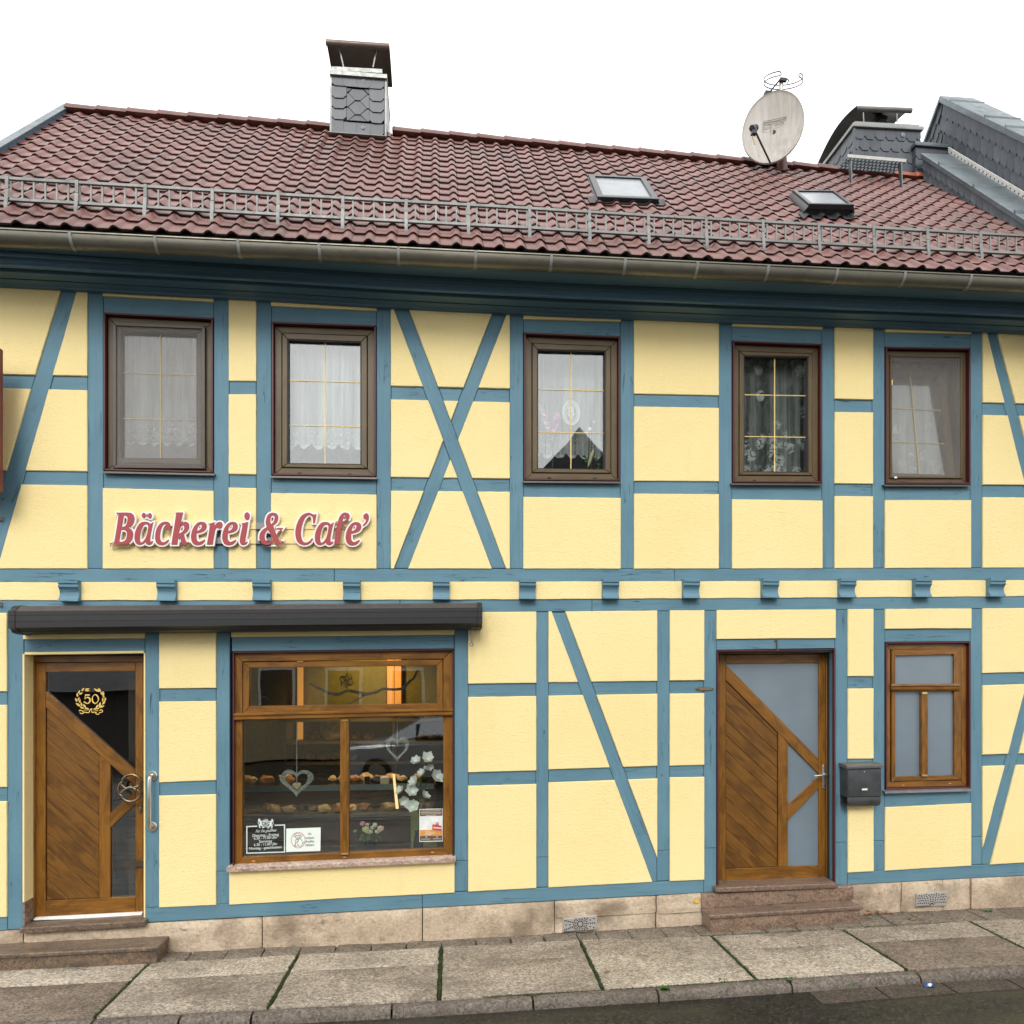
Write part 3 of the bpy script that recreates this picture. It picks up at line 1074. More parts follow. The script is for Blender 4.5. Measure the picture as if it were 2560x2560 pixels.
def onl(ln, y):
    (a, b) = ln
    return a[0] + (b[0] - a[0]) * (y - a[1]) / (b[1] - a[1])
def brace(l1, l2, y0, y1, mat, y00=0.0, cut=None):
    q = [(onl(l1, y0), y0), (onl(l2, y0), y0), (onl(l2, y1), y1), (onl(l1, y1), y1)]
    qs = minus_strip(q, *cut) if cut else [q]
    for p in qs:
        timber('timber_brace', p, mat, y00)
brace(*brL, 712, 1421, BLUE_L)
brace(*brA, 762, 1421, BLUE_R)
brace(*brB, 770, 1421, BLUE_L, .002, brA)
brace(*brR, 824, 1419, BLUE_R)
# ---- upper windows: bay x, strip, lintel, window bottom, rail bottom
UW = [(258.5, 534.3, (740.4, 755.7), (781.3, 795.3), (1177, 1183), (1221.3, 1228.3)),
      (678.7, 941.1, (766, 777.6), (804.6, 814), (1188.7, 1192.4), (1233.8, 1237.6)),
      (1308.7, 1550.9, (798.6, 804.6), (831.2, 841.4), (1201.2, 1203), (1243.2, 1246)),
      (1830, 2055, (816.1, 824.5), (852, 860.4), (1207, 1208), (1249.2, 1252.5)),
      (2212, 2426, (831, 835.7), (867.4, 870.6), (1210.5, 1211), (1251.5, 1251.5))]
for xl, xr, st, li, wb, rb in UW:
    a, b = tt(xl, xr)
    panel([(xl, a), (xr, b), (xr, st[1]), (xl, st[0])])
    timber('timber_lintel', [(xl, st[0]), (xr, st[1]), (xr, li[1]), (xl, li[0])], BLUE_H, .002)
    timber('timber_rail', [(xl, wb[0]), (xr, wb[1]), (xr, rb[1]), (xl, rb[0])], BLUE_H, .002)
    c, d = bt(xl, xr)
    panel([(xl, rb[0]), (xr, rb[1]), (xr, d), (xl, c)])
for xl, xr in [(219, 258.5), (534.3, 573), (640.5, 678.7), (941.1, 978), (1273.7, 1308.7), (1550.9, 1585), (1796, 1830), (2055, 2086), (2180.8, 2212), (2426, 2455.7)]:
    a, b = tt(xl, xr); c, d = bt(xl, xr)
    timber('timber_post', [(xl, a), (xr, b), (xr, d), (xl, c)], BLUE_V)
# ---- belt between the storeys
ends = [-110, 836, 1686, 2650]
for a, b in zip(ends, ends[1:]):
    timber('timber_beam', [(a, lerp(BTOP, a)), (b, lerp(BTOP, b)), (b, lerp(BB1, b)), (a, lerp(BB1, a))], BLUE_H, -.004)
ends = [-110, 1000, 1480, 2660]
for a, b in zip(ends, ends[1:]):
    timber('timber_beam', [(a, lerp(BB2, a)), (b, lerp(BB2, b)), (b, lerp(LB, b)), (a, lerp(LB, a))], BLUE_H, -.004)
COR = [(144.4, 193.3), (390, 436.5), (630, 675), (856.8, 900), (1081.8, 1123.8), (1299.4, 1340.4), (1508, 1548.6), (1710.3, 1750.8),
       (1909, 1949), (2102.5, 2142), (2291, 2331), (2477.5, 2516)]
cm = [-110] + [(a + b) / 2 for a, b in COR] + [2650]
for a, b in zip(cm, cm[1:]):
    panel([(a, lerp(BB1, a)), (b, lerp(BB1, b)), (b, lerp(BB2, b)), (a, lerp(BB2, a))])
for a, b in COR:
    m_ = (a + b) / 2
    yf = -.075
    p0, p1 = at(a, 1480, yf), at(b, 1480, yf)
    zt = at(m_, lerp([(0, 1449.8), (2560, 1444.6)], m_), yf).z
    zb = at(m_, lerp([(0, 1503.5), (2560, 1490.5)], m_), yf).z
    h = zt - zb
    prof = [(.05, 0), (-.075, 0), (-.075, -.16 * h), (-.066, -.2 * h), (-.066, -.24 * h), (-.072, -.26 * h), (-.072, -.33 * h), (-.058, -.40 * h),
            (-.047, -.52 * h), (-.045, -.65 * h), (-.053, -.80 * h), (-.068, -.92 * h), (-.07, -h), (.05, -h)]
    x0, x1 = p0.x, p1.x
    MB().loft([[(x, y, zt + z) for y, z in prof] for x in (x0, x0 + .002, x1 - .002, x1)]).build('beam_end', BLUE_H, house)
# ---- lower storey
def lbay(xl, xr, r1, r2, braces=()):
    (a, b), (c, d) = lb(xl, xr), bs(xl, xr)
    bay(xl, xr, [(a, b, r1[0], r1[1]), (r1[2], r1[3], r2[0], r2[1]), (r2[2], r2[3], c, d)], braces)
lbay(-110, 18.6, (1728, 1728, 1763, 1763), (1968, 1967, 2004, 2003.5))
lbay(399.2, 540.4, (1721, 1719.6, 1754.6, 1753), (1955.8, 1949.7, 1989.8, 1986))
lbay(1170.8, 1340, (1709, 1707, 1743, 1740.7), (1930.2, 1925.5, 1965, 1960.5))
brM = (((1379, 1531), (1630, 2204)), ((1414, 1531), (1665, 2204)))
lbay(1371.5, 1642, (1705.7, 1702, 1739.7, 1735), (1923, 1913.9, 1956.7, 1946.5), [brM])
lbay(1674.4, 1759.2, (1701, 1700, 1734.6, 1733.6), (1913.9, 1911.5, 1944, 1942.8))
lbay(2118.9, 2181.7, (1690.4, 1690, 1722, 1721.5), (1896.6, 1896, 1928, 1927))
brN = (((2560, 1722), (2443, 2162)), ((2560, 1830), (2474.5, 2162)))
lbay(2455.2, 2650, (1682.4, 1678, 1714, 1708), (1886, 1880, 1916, 1909), [brN])
q = [(onl(brM[0], 1531), 1531), (onl(brM[1], 1531), 1531), (onl(brM[1], 2205), 2205), (onl(brM[0], 2205), 2205)]
timber('timber_brace', clip(q, (1642, 1500), (1642, 2300), True), BLUE_R)
q = [(onl(brN[0], 1523), 1523), (onl(brN[1], 1523), 1523), (onl(brN[1], 2161), 2161), (onl(brN[0], 2161), 2161)]
timber('timber_brace', clip(clip(q, (2455.2, 1500), (2455.2, 2300), False), (2650, 1500), (2650, 2300), True), BLUE_L)
# door 2 bay head, window 6 bay, shop bay, door 1 bay
panel([(1791.4, lerp(LB, 1791)), (2087.6, lerp(LB, 2087)), (2087.6, 1594.9), (1791.4, 1597.2)])
timber('timber_lintel', [(1791.4, 1597.2), (2087.6, 1594.9), (2087.6, 1621), (1791.4, 1625.6)], BLUE_H, .002)
panel([(2212, lerp(LB, 2212)), (2426.3, lerp(LB, 2426)), (2426.3, 1570.5), (2212, 1571.6)])
timber('timber_lintel', [(2212, 1571.6), (2426.3, 1570.5), (2426.3, 1604), (2212, 1605.6)], BLUE_H, .002)
timber('timber_rail', [(2212, 1976), (2426.3, 1970.5), (2426.3, 2008.4), (2212, 2018.7)], BLUE_H, .002)
panel([(2212, 2018.7), (2426.3, 2008.4), (2426.3, lerp(BT, 2426)), (2212, lerp(BT, 2212))])
panel([(579, lerp(LB, 579)), (1135.4, lerp(LB, 1135)), (1135.4, 1586), (579, 1592.5)])
timber('timber_lintel', [(579, 1592.5), (1135.4, 1586), (1135.4, 1621.9), (579, 1628.9)], BLUE_H, .002)
panel([(574.5, 2172), (1136, 2148), (1136, lerp(BT, 1136)), (574.5, lerp(BT, 574))])
panel([(59.6, lerp(LB, 60)), (362.4, lerp(LB, 362)), (362.4, 1595.3), (59.6, 1597.7)])
timber('timber_lintel', [(59.6, 1597.7), (362.4, 1595.3), (362.4, 1632), (59.6, 1636)], BLUE_H, .002)
for xl, xr, yb in [(18.6, 59.6, BB), (362.4, 399.2, BT), (540.4, 574.5, BT), (1136, 1170.8, BT), (1340, 1371.5, BT), (1642, 1674.4, BT),
                   (1759.2, 1791.4, BB), (2087.6, 2118.9, BB), (2181.7, 2212, BT), (2426.3, 2455.2, BT)]:
    a, b = lb(xl, xr)
    yl, yr = lerp(yb, xl), lerp(yb, xr)
    if yb is BB and xl < 100: yl, yr = yl - 1, yr - 1
    sc = {362.4: None, 18.6: None}.get(xl, 2090)
    if sc and yb is BT or xl > 1700:
        sc = lerp([(540, 2178), (1350, 2142), (1650, 2125), (2100, 2105), (2460, 2090)], xl)
        timber('timber_post', [(xl, a), (xr, b), (xr, sc), (xl, sc + 1)], BLUE_V)
        timber('timber_post', [(xl, sc + 1), (xr, sc), (xr, yr), (xl, yl)], BLUE_V, .0005)
    else:
        timber('timber_post', [(xl, a), (xr, b), (xr, yr), (xl, yl)], BLUE_V)
for xl, xr in [(-110, 18.6), (362.4, 1056), (1056, 1759.2), (2118.9, 2650)]:
    xs = [xl] + [x for x, _ in BT if xl < x < xr] + [xr]
    timber('timber_sill_beam', [(x, lerp(BT, x)) for x in (xl, xr)] + [(x, lerp(BB, x)) for x in (xr, xl)], BLUE_H, -.002)

# ---- dark core of the wall behind timber and plaster, with the openings left free
xe0, xe1 = at(-110, 1500).x, 5.8
def rect(xl, xr, yt, yb, pad=.0):
    a, b = at(xl, yt), at(xr, yb)
    return (a.x - pad, b.x + pad, b.z - pad, a.z + pad)
opens = [rect(u[0], u[1], max(u[3]) , min(u[4])) for u in UW]
opens += [rect(582, 1134, 1630, 2142), rect(2213, 2425, 1607, 1969), rect(61, 361, 1637, 2300), rect(1793, 2086, 1627, 2214)]
zlo, zhi = 0.0, 5.45
xs = sorted({xe0, xe1} | {o[0] for o in opens} | {o[1] for o in opens})
mb = MB()
for a, b in zip(xs, xs[1:]):
    if b - a < 1e-4: continue
    iv = sorted((o[2], o[3]) for o in opens if o[0] < (a + b) / 2 < o[1])
    z = zlo
    for z0, z1 in iv + [(zhi, zhi)]:
        if z0 > z: mb.box(a, b, .082, .30, z, z0)
        z = z1
mb.build('wall_core', CORE, house, smooth=0)
MB().box(xe0 - .02, xe0 + .1, .13, 4.0, 0, 5.4).build('side_wall', YELLOW, house, smooth=0)

# ---- plinth of dressed stone
def stone(px0, px1, top=BB, dy=0.0, low=None, mat=None, seed=0, tilt=0):
    a, b = at(px0, lerp(top, px0)), at(px1, lerp(top, px1))
    x0, x1 = a.x + .004, b.x - .004
    zt = lambda x: a.z + (b.z - a.z) * (x - a.x) / (b.x - a.x) - .002
    zb = (lambda x: gz(x) - .06) if low is None else low
    nx, nz = max(4, int((x1 - x0) / .035)), 9
    mb = MB()
    rows = []
    for j in range(nz + 1):
        row = []
        for i in range(nx + 1):
            s, t_ = i / nx, j / nz
            x = x0 + (x1 - x0) * s
            z = zb(x) + (zt(x) - zb(x)) * t_
            e = min(s * (x1 - x0), (1 - s) * (x1 - x0), (1 - t_) * .25 + .004)
            bul = 1 - math.exp(-e / .018)
            y = dy - .006 - .022 * bul - .006 * noise.noise(Vector((x * 14, seed, z * 20))) - .010 * noise.noise(Vector((x * 3, seed + 5, z * 5)))
            row.append((x, y, z))
        rows.append(row)
    back = [[(p[0], .09, p[2]) for p in rows[0]], [(p[0], .09, p[2]) for p in rows[-1]]]
    mb.loft([back[0]] + rows + [back[1]], close=False, caps=False)
    for side in (0, -1):
        pts = [r[side] for r in rows]
        mb.add(pts + [(pts[-1][0], .09, pts[-1][2]), (pts[0][0], .09, pts[0][2])], [tuple(range(len(pts) + 2))])
    mb.build('plinth_stone', mat or TRAVERTINE, house, smooth=60)
mid = lambda x: lerp([(0, gz(0) + .1), (2.3, .245)], x)
for i, (a, b) in enumerate([(-110, 60), (60, 656), (656, 1056), (1056, 1386)]):
    stone(a, b, seed=i * 7)
def ztop(px): return at(px, lerp(BB, px)).z
stone(1386, 1640, seed=31, low=lambda x: gz(x) + .125, dy=.004)
stone(1640, 1795, seed=33, low=lambda x: gz(x) + .115, dy=-.004)
BBm = [(1386, 2286), (1640, 2273), (1795, 2266)]
stone(1386, 1640, top=BBm, seed=32, dy=.016)
stone(1640, 1795, top=BBm, seed=34, dy=.010)
for i, (a, b) in enumerate([(2095, 2252.5), (2252.5, 2357), (2357, 2427), (2427, 2690)]):
    stone(a, b, seed=40 + i * 7, dy=(0, .004, .012, -.002)[i])
# perforated air vents
VENT = plain('vent_plate', (0.40, 0.385, 0.36), 0.5, .3)
HOLE = plain('vent_hole', (0.012, 0.011, 0.01), 0.9)
def vent(corners, pat):
    v = sub('air_vent', house)
    yv = -.046
    p = [xz(x, y, yv) for x, y in corners]
    MB().prism(p, yv, 0.0, .003).build('vent_plate', VENT, v)
    mb = MB()
    x0, x1 = min(q[0] for q in p), max(q[0] for q in p)
    w = x1 - x0
    hgt = abs(p[0][1] - p[3][1])
    def put(s, t_):
        if not (.03 < s < .97 and .06 < t_ < .94): return
        top = Vector(p[0]).lerp(Vector(p[1]), s); bot = Vector(p[3]).lerp(Vector(p[2]), s)
        c_ = bot.lerp(top, t_)
        mb.add([(c_.x + .0064 * math.cos(a * math.pi / 4), yv - .0015, c_.y + .0064 * math.sin(a * math.pi / 4)) for a in range(8)], [tuple(range(8))])
    ar = hgt / w
    if pat == 'star':
        for k in range(22):
            a = k * math.pi / 11
            for r_ in range(9):
                rr = .08 + .056 * r_
                if (k % 2 and r_ % 2) or (k % 2 and r_ < 2): continue
                put(.5 + rr * math.cos(a) , .5 + rr * math.sin(a) / ar)
    else:
        for r_ in range(1, 10):
            rr = .065 * r_
            n_ = max(5, int(rr * 38))
            for k in range(n_ + 1):
                a = math.pi * k / n_
                put(.5 + rr * math.cos(a), .06 + rr * math.sin(a) / ar)
    mb.build('vent_hole', HOLE, v, smooth=0, kind='stuff')
vent([(1408, 2297.5), (1493, 2289), (1493, 2324), (1408, 2329)], 'star')
vent([(2291, 2235), (2366, 2229.5), (2367, 2264), (2291.5, 2268)], 'arc')
MB().lathe([(.02, 0), (.02, .006), (0, .007)], 12, (at(1741, 2252, -.035).x, -.038, at(1741, 2252, -.035).z), (0, -1, 0)).build('yellow_marker', plain('yellow_paint', (.75, .42, .04)), house)

# ---- granite steps
def block(mb, x0, x1, y0, y1, z0, z1, dzl=0, c=.006):
    """box whose height follows the slope (dzl = rise over its length), eased edges"""
    def zz(x, z): return z + dzl * (x - x0) / (x1 - x0)
    def rng(i, z): return [(x0 + i, y0 + i, zz(x0 + i, z)), (x1 - i, y0 + i, zz(x1 - i, z)), (x1 - i, y1, zz(x1 - i, z)), (x0 + i, y1, zz(x0 + i, z))]
    mb.loft([rng(c * .5, z0), rng(0, z0 + c), rng(0, z1 - c), rng(c, z1)])
    return mb
def px_x(px, Y): return at(px, 2000, Y).x
GRANITE_MID = mat_granite('red_brown_granite', (0.125, 0.088, 0.066), (0.185, 0.125, 0.09), (0.24, 0.165, 0.12))
# left step: slab on riser
yf = -.27
xr_ = at(393, 2368, yf).x
zt_r, zt_l = at(390, 2368, yf).z, at(0, 2387, yf).z
xl_ = -3.75
sl = (zt_r - zt_l) / (xr_ - at(0, 2380, yf).x)
ztl = zt_r - sl * (xr_ - xl_)
st = sub('entrance_step', house)
st['label'] = 'low granite step under the left door'
block(MB(), xl_, xr_, yf, -.012, ztl - .028, ztl, sl * (xr_ - xl_)).build('step_tread', GRANITE, st)
block(MB(), xl_, xr_ - .012, yf + .02, -.012, ztl - .17, ztl - .0285, sl * (xr_ - xl_)).build('step_riser', GRANITE, st)
# right steps
yf = -.235
xa, xb = at(1774, 2289, yf).x, at(2157.5, 2266, yf).x
za, zb_ = at(1771.8, 2289, yf).z, at(2157.5, 2265.6, yf).z
st = sub('entrance_step', house)
st['label'] = 'pink granite steps under the right door'
block(MB(), xa, xb, yf, -.014, za - .03, za, zb_ - za).build('step_tread', GRANITE_MID, st)
block(MB(), xa + .015, xb - .012, yf + .022, -.014, za - .17, za - .0305, zb_ - za).build('step_riser', GRANITE_PINK, st)
xa2, xb2 = at(1752, 2260, -.03).x, at(2129.6, 2230, -.03).x
block(MB(), xa2, xb2, -.058, .06, za + .002, za + .122, zb_ - za).build('upper_riser', GRANITE_PINK, st)
# door thresholds
def threshold(pxl, pxr, y_tl, y_tr, th, yfr, mat):
    a, b = at(pxl, y_tl, yfr), at(pxr, y_tr, yfr)
    block(MB(), a.x, b.x, yfr, .20, a.z - th, a.z, b.z - a.z, .005).build('door_threshold', mat, house)
threshold(49, 361, 2321, 2302.5, .042, -.075, GRANITE)
threshold(1790, 2095.5, 2220, 2208.5, .040, -.085, GRANITE_MID)

# ================================================================== windows
def quad(xl, xr, ytl, ytr, ybl, ybr, Y=0.0):
    """corner list (x,z): top-left, top-right, bottom-right, bottom-left"""
    return [xz(xl, ytl, Y), xz(xr, ytr, Y), xz(xr, ybr, Y), xz(xl, ybl, Y)]
def prism_q(mb, q, y0, y1, c=.002):
    return mb.prism(q, y0, y1, c)
def four_bars(mbH, mbV, outer, d0, d1, y0, y1, c=.003):
    """mitred frame: level members into mbH, upright into mbV"""
    o, i = inset(outer, d0), inset(outer, d1)
    n = len(o)
    for k in range(n):
        a, b = o[k], o[(k + 1) % n]
        c_, d = i[(k + 1) % n], i[k]
        level = abs(b[0] - a[0]) > abs(b[1] - a[1])
        p = inset([a, b, c_, d], .0004)
        (mbH if level else mbV).prism(p, y0, y1, c)
def frame_parts(name, outer, d0, d1, y0, y1, mats, par, c=.003):
    h, v = MB(), MB()
    four_bars(h, v, outer, d0, d1, y0, y1, c)
    mb = MB()
    mb.add(h.v, h.f)
    n = len(h.f)
    mb.add(v.v, v.f)
    mb.m = [0] * n + [1] * len(v.f)
    return mb.build(name, list(mats), par)
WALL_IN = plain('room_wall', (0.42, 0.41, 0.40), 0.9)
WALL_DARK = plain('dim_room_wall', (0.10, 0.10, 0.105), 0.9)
def room(par, x0, x1, z0, z1, mat, y0=.13, y1=1.6, pad=.25):
    mb = MB()
    x0, x1, z0, z1 = x0 - pad, x1 + pad, z0 - pad, z1 + pad * .4
    for a in ((x0 - .03, x0, y0, y1, z0, z1), (x1, x1 + .03, y0, y1, z0, z1), (x0, x1, y1, y1 + .03, z0, z1), (x0, x1, y0, y1, z0 - .03, z0), (x0, x1, y0, y1, z1, z1 + .03)):
        mb.box(*a)
    mb.build('room_wall', mat, par, smooth=0)
def lerp2(a, b, t): return (a[0] + (b[0] - a[0]) * t, a[1] + (b[1] - a[1]) * t)

def curtain(q, y, hem, mat, label, seed, top=1.0, scal=10, fold=.014, grow=(.06, .06, 0), gather=1.0):
    """gathered net curtain inside quad q (tl,tr,br,bl), its hem at fraction hem of the height, scalloped"""
    (a0, a1), (b0, b1), (c0, c1), (d0, d1) = q
    gr_, gu_, gd_ = grow
    tl, tr, br, bl = (a0 - .02, a1 + gu_), (b0 + gr_, b1 + gu_), (c0 + gr_, c1 - gd_), (d0 - .02, d1 - gd_)
    nx, nz = 130, 22
    rg = random.Random(seed)
    ph = [rg.uniform(0, 6.28) for _ in range(6)]
    def fy(s):
        return fold * (math.sin(s * 38 + ph[0] + 2 * math.sin(s * 9 + ph[1])) * .6 + .5 * math.sin(s * 71 + ph[2]) + .5 * math.sin(s * 17 + ph[3])) * gather
    v = []
    for j in range(nz + 1):
        for i in range(nx + 1):
            s = i / nx
            sc = abs(math.sin(math.pi * s * scal + ph[4] * .2))
            h_end = hem + (.035 * sc + .012 * abs(math.sin(math.pi * s * scal * 7)) * sc if scal else 0) - .035 * (scal > 0)
            t_ = (1 - top) + (h_end - (1 - top)) * j / nz
            a, b = lerp2(tl, tr, s), lerp2(bl, br, s)
            p = lerp2(a, b, t_)
            v.append((p[0] + .004 * math.sin(t_ * 5 + s * 40), y + fy(s + .01 * math.sin(t_ * 3)) * (.35 + .65 * t_), p[1]))
    n = nx + 1
    f = [(j * n + i, j * n + i + 1, (j + 1) * n + i + 1, (j + 1) * n + i) for j in range(nz) for i in range(nx)]
    mb = MB()
    mb.add(v, f)
    o = mb.build('lace_curtain', mat, None)
    return tag(o, label, 'curtain', 'lace curtains behind the upper windows')

def upper_window(k, glass, rows, cx=None, rm=WALL_IN):
    xl, xr, st, li, wb, rb = UW[k]
    w = sub('window', house)
    q = quad(xl + 1, xr - 1, li[0] + .5, li[1] + .5, wb[0], wb[1])
    frame_parts('red_trim', q, 0.0, .016, -.012, .05, (REDTRIM, REDTRIM), w)
    frame_parts('window_frame', q, .017, .072, .030, .11, (BROWN_H, BROWN_V), w)
    MB().ring(q, .060, .085, .062, .10, .001).build('gap_seal', BLACKGAP, w)
    # glass opening measured on the glass plane
    gl, gr, gtl, gtr, gbl, gbr = glass
    yg = .058
    g = quad(gl, gr, gtl, gtr, gbl, gbr, .040)
    # metal sill
    a, b = at(xl - 2, wb[0] + 2, -.035), at(xr + 2, wb[1] + 2, -.035)
    def srow(p): return [(p.x, .04, p.z + .016), (p.x, -.03, p.z + .004), (p.x, -.036, p.z + .003), (p.x, -.037, p.z - .012), (p.x, -.033, p.z - .012), (p.x, -.032, p.z - .003), (p.x, .04, p.z + .006)]
    MB().loft([srow(a), srow(b)]).build('window_sill', SILL, w)
    return w, q, g
def sash(w, q, g, rows, mats=(BROWN_H, BROWN_V), cxf=.5, do_pane=True):
    """opening sash: from the frame in to the glass opening"""
    o = inset(q, .076)
    mb = MB()
    gi = ccw(g)
    oc = ccw(o)
    n = 4
    # members between o and glass opening polygon
    def nearest(p): return min(range(4), key=lambda i: (gi[i][0] - p[0]) ** 2 + (gi[i][1] - p[1]) ** 2)
    mi = []
    for kk in range(4):
        a, b = oc[kk], oc[(kk + 1) % 4]
        c_, d = gi[nearest(b)], gi[nearest(a)]
        level = abs(b[0] - a[0]) > abs(b[1] - a[1])
        n0 = len(mb.f)
        mb.mi = 0 if level else 1
        mb.prism(inset([a, b, c_, d], .0004), .022, .09, .004)
    mb.build('sash', list(mats), w)
    MB().ring(g, -.004, .008, .030, .075, .001).build('gap_seal', BLACKGAP, w)
    tl, tr, br, bl = g
    mb = MB()
    mb.prism(inset(g, .002), .060, .064)
    mb.build('pane', GLASS, w, smooth=0)
    yb0, yb1 = .055, .0585
    hw = .0042
    m0, m1 = lerp2(tl, tr, cxf), lerp2(bl, br, cxf)
    MB().prism([(m0[0] - hw, m0[1]), (m0[0] + hw, m0[1]), (m1[0] + hw, m1[1]), (m1[0] - hw, m1[1])], yb0 - .0006, yb1, .0008).build('glazing_bar', GOLD, w, smooth=0)
    for r_ in rows:
        a, b = lerp2(tl, bl, r_), lerp2(tr, br, r_)
        MB().prism([(a[0], a[1] + hw * .8), (b[0], b[1] + hw * .8), (b[0], b[1] - hw * .8), (a[0], a[1] - hw * .8)], yb0, yb1, .0008).build('glazing_bar', GOLD, w, smooth=0)
def plugs(w, px, mat, Y=.028, wd=.013):
    for a, b in px:
        p = at(a, b, Y)
        MB().prism([(p.x - wd, p.z - .006), (p.x + wd, p.z - .006), (p.x + wd, p.z + .006), (p.x - wd, p.z + .006)], Y - .004, Y + .01, .002).build('drain_cap', mat, w, smooth=0)
def wroom(w, g, mat, **k):
    room(w, g[0][0], g[1][0], g[2][1], g[0][1], mat, **k)

# 1: insect screen in front, lace curtain
w, q, g = upper_window(0, (302.8, 494.7, 829.8, 836.5, 1148, 1149.5), ())
sash(w, q, g, (.315, .675))
sq = quad(281.5, 512.5, 805, 814, 1170, 1172, -.004)
frame_parts('screen_frame', sq, 0, .028, -.006, .014, (SCREENF, SCREENF), w)
MB().prism(inset(sq, .026), .004, .0055).build('insect_screen', SCREEN, w, smooth=0)
wroom(w, g, WALL_IN)
plugs(w, [(333, 1175), (464, 1177)], BLACKGAP)
curtain(g, .20, .845, LACE, 'white lace curtain with scalloped hem behind the insect screen, leftmost upper window', 1, scal=7)
# 2: clear window, gathered white curtain
w, q, g = upper_window(1, (719.7, 903.4, 849.8, 856.8, 1160.7, 1163), ())
sash(w, q, g, (.318, .68))
wroom(w, g, WALL_IN)
plugs(w, [(749, 1183), (874, 1185.5)], BLACKGAP)
curtain(g, .17, .835, LACE_DENSE, 'bright gathered white lace curtain in the window above the shop lettering end', 2, scal=6, fold=.017)
# 3: flowers and ornament
w, q, g = upper_window(2, (1342.7, 1512.7, 875.4, 880, 1173.3, 1175.6), ())
sash(w, q, g, (.322, .682))
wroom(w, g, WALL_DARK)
plugs(w, [(1373.5, 1194.5), (1487.5, 1196)], BLACKGAP)
g3 = g
curtain(g, .24, .845, LACE_DENSE, 'white lace curtain behind orchids and an oval ornament, middle upper window', 3, scal=6, fold=.015)
# 4: dark window, flower lace
w, q, g = upper_window(3, (1858, 2018.7, 890.7, 893.5, 1180.7, 1183), ())
sash(w, q, g, (.325, .685))
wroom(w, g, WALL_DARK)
plugs(w, [(1886, 1201), (1993, 1203)], BLACKGAP)
curtain(g, .18, 1.03, LACE_FLOWER, 'thin flower-patterned net curtain in the dark upper window', 4, scal=0, fold=.012)
# 5: insect screen, sash tilted inward behind it
xl, xr, st, li, wb, rb = UW[4]
w, q, g = upper_window(4, (2232, 2403, 888, 892, 1185, 1187), ())
MB().prism(inset(q, .066), .022, .0235).build('insect_screen', SCREEN, w, smooth=0)
frame_parts('screen_frame', q, .060, .078, .014, .028, (BROWN_H, BROWN_V), w)
tl, tr, br, bl = q
# the sash leaf: built upright at y = 0, hinged along its lower edge, then tilted back
zb0 = min(bl[1], br[1]) + .07
x0, x1 = tl[0] + .075, tr[0] - .075
z1 = min(tl[1], tr[1]) - .075
TILT = R(6.5)
def tiltp(x, y, z):
    d = z - zb0
    return (x + .018 * d / (z1 - zb0) * -1, .075 + y * math.cos(TILT) + d * math.sin(TILT), zb0 + d * math.cos(TILT) - y * math.sin(TILT))
def tilted(mb): mb.v = [tiltp(*p) for p in mb.v]; return mb
rect_ = [(x0, z1), (x1, z1), (x1, zb0), (x0, zb0)]
mb = MB(); mb.ring(rect_, 0, .062, 0, .06, .004)
tilted(mb).build('tilted_sash', BROWN_V, w)
gi = inset(rect_, .060)
mb = MB(); mb.prism(gi, .03, .034)
tilted(mb).build('pane', mat_glass('tilted_glass', -.035), w, smooth=0)
mx0, mx1, mz0, mz1 = x0 + .062, x1 - .062, zb0 + .062, z1 - .062
mb = MB(); mb.prism([((mx0 + mx1) / 2 - .005, mz0), ((mx0 + mx1) / 2 + .005, mz0), ((mx0 + mx1) / 2 + .005, mz1), ((mx0 + mx1) / 2 - .005, mz1)], .0244, .0285)
tilted(mb).build('glazing_bar', GOLD, w, smooth=0)
for f_ in (.34, .68):
    zz = mz1 + (mz0 - mz1) * f_
    mb = MB(); mb.prism([(mx0, zz - .003), (mx1, zz - .003), (mx1, zz + .003), (mx0, zz + .003)], .025, .0285)
    tilted(mb).build('glazing_bar', GOLD, w, smooth=0)
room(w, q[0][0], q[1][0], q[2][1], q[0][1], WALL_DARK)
plugs(w, [(2258, 1205), (2376, 1206)], BLACKGAP)
curtain(g, .285, 1.04, LACE_FLOWER2, 'grey-looking net curtain behind the tilted sash, rightmost upper window', 5, scal=0, fold=.012, grow=(.24, .13, .05))
p = at(2229, 957, .018); q_ = at(2238, 1194, .018)
MB().box(p.x - .005, p.x + .005, .008, .016, p.z - .022, p.z + .022).build('screen_catch', GOLD, w)
MB().box(q_.x - .012, q_.x + .012, .010, .0135, q_.z - .008, q_.z + .008).build('paper_scrap', WHITE, w)

# --- things in the middle upper window
def petals(mb, c, r, n, nrm, rg, cup=.35):
    nrm = Vector(nrm).normalized()
    a = nrm.orthogonal().normalized()
    b = nrm.cross(a)
    off = rg.uniform(0, 6)
    for k in range(n):
        t_ = off + 2 * math.pi * k / n
        d = a * math.cos(t_) + b * math.sin(t_)
        s = a * -math.sin(t_) + b * math.cos(t_)
        L = r * rg.uniform(.85, 1.1)
        tw = rg.uniform(-.25, .25)
        g_ = []
        NV = 6
        for i in range(NV + 1):
            v_ = i / NV
            wd = .40 * math.sin(math.pi * min(1, .10 + .92 * v_) ** .9) * (1 if v_ < 1 else .8)
            for j in (-1, 0, 1):
                g_.append(c + d * L * (v_ * (1 - .18 * cup * v_)) + s * L * wd * j + nrm * L * (cup * (v_ ** 1.4) * .8 + .16 * abs(j) * math.sin(math.pi * v_) + tw * j * wd))
        mb.add(g_, [(i * 3 + j, i * 3 + j + 1, i * 3 + j + 4, i * 3 + j + 3) for i in range(NV) for j in range(2)])
PINK = plain('orchid_pink', (0.62, 0.30, 0.52), 0.7, var=.3)
PALEPINK = plain('orchid_pale', (0.75, 0.52, 0.64), 0.7, var=.25)
STEM = plain('flower_stem', (0.09, 0.11, 0.03), 0.6)
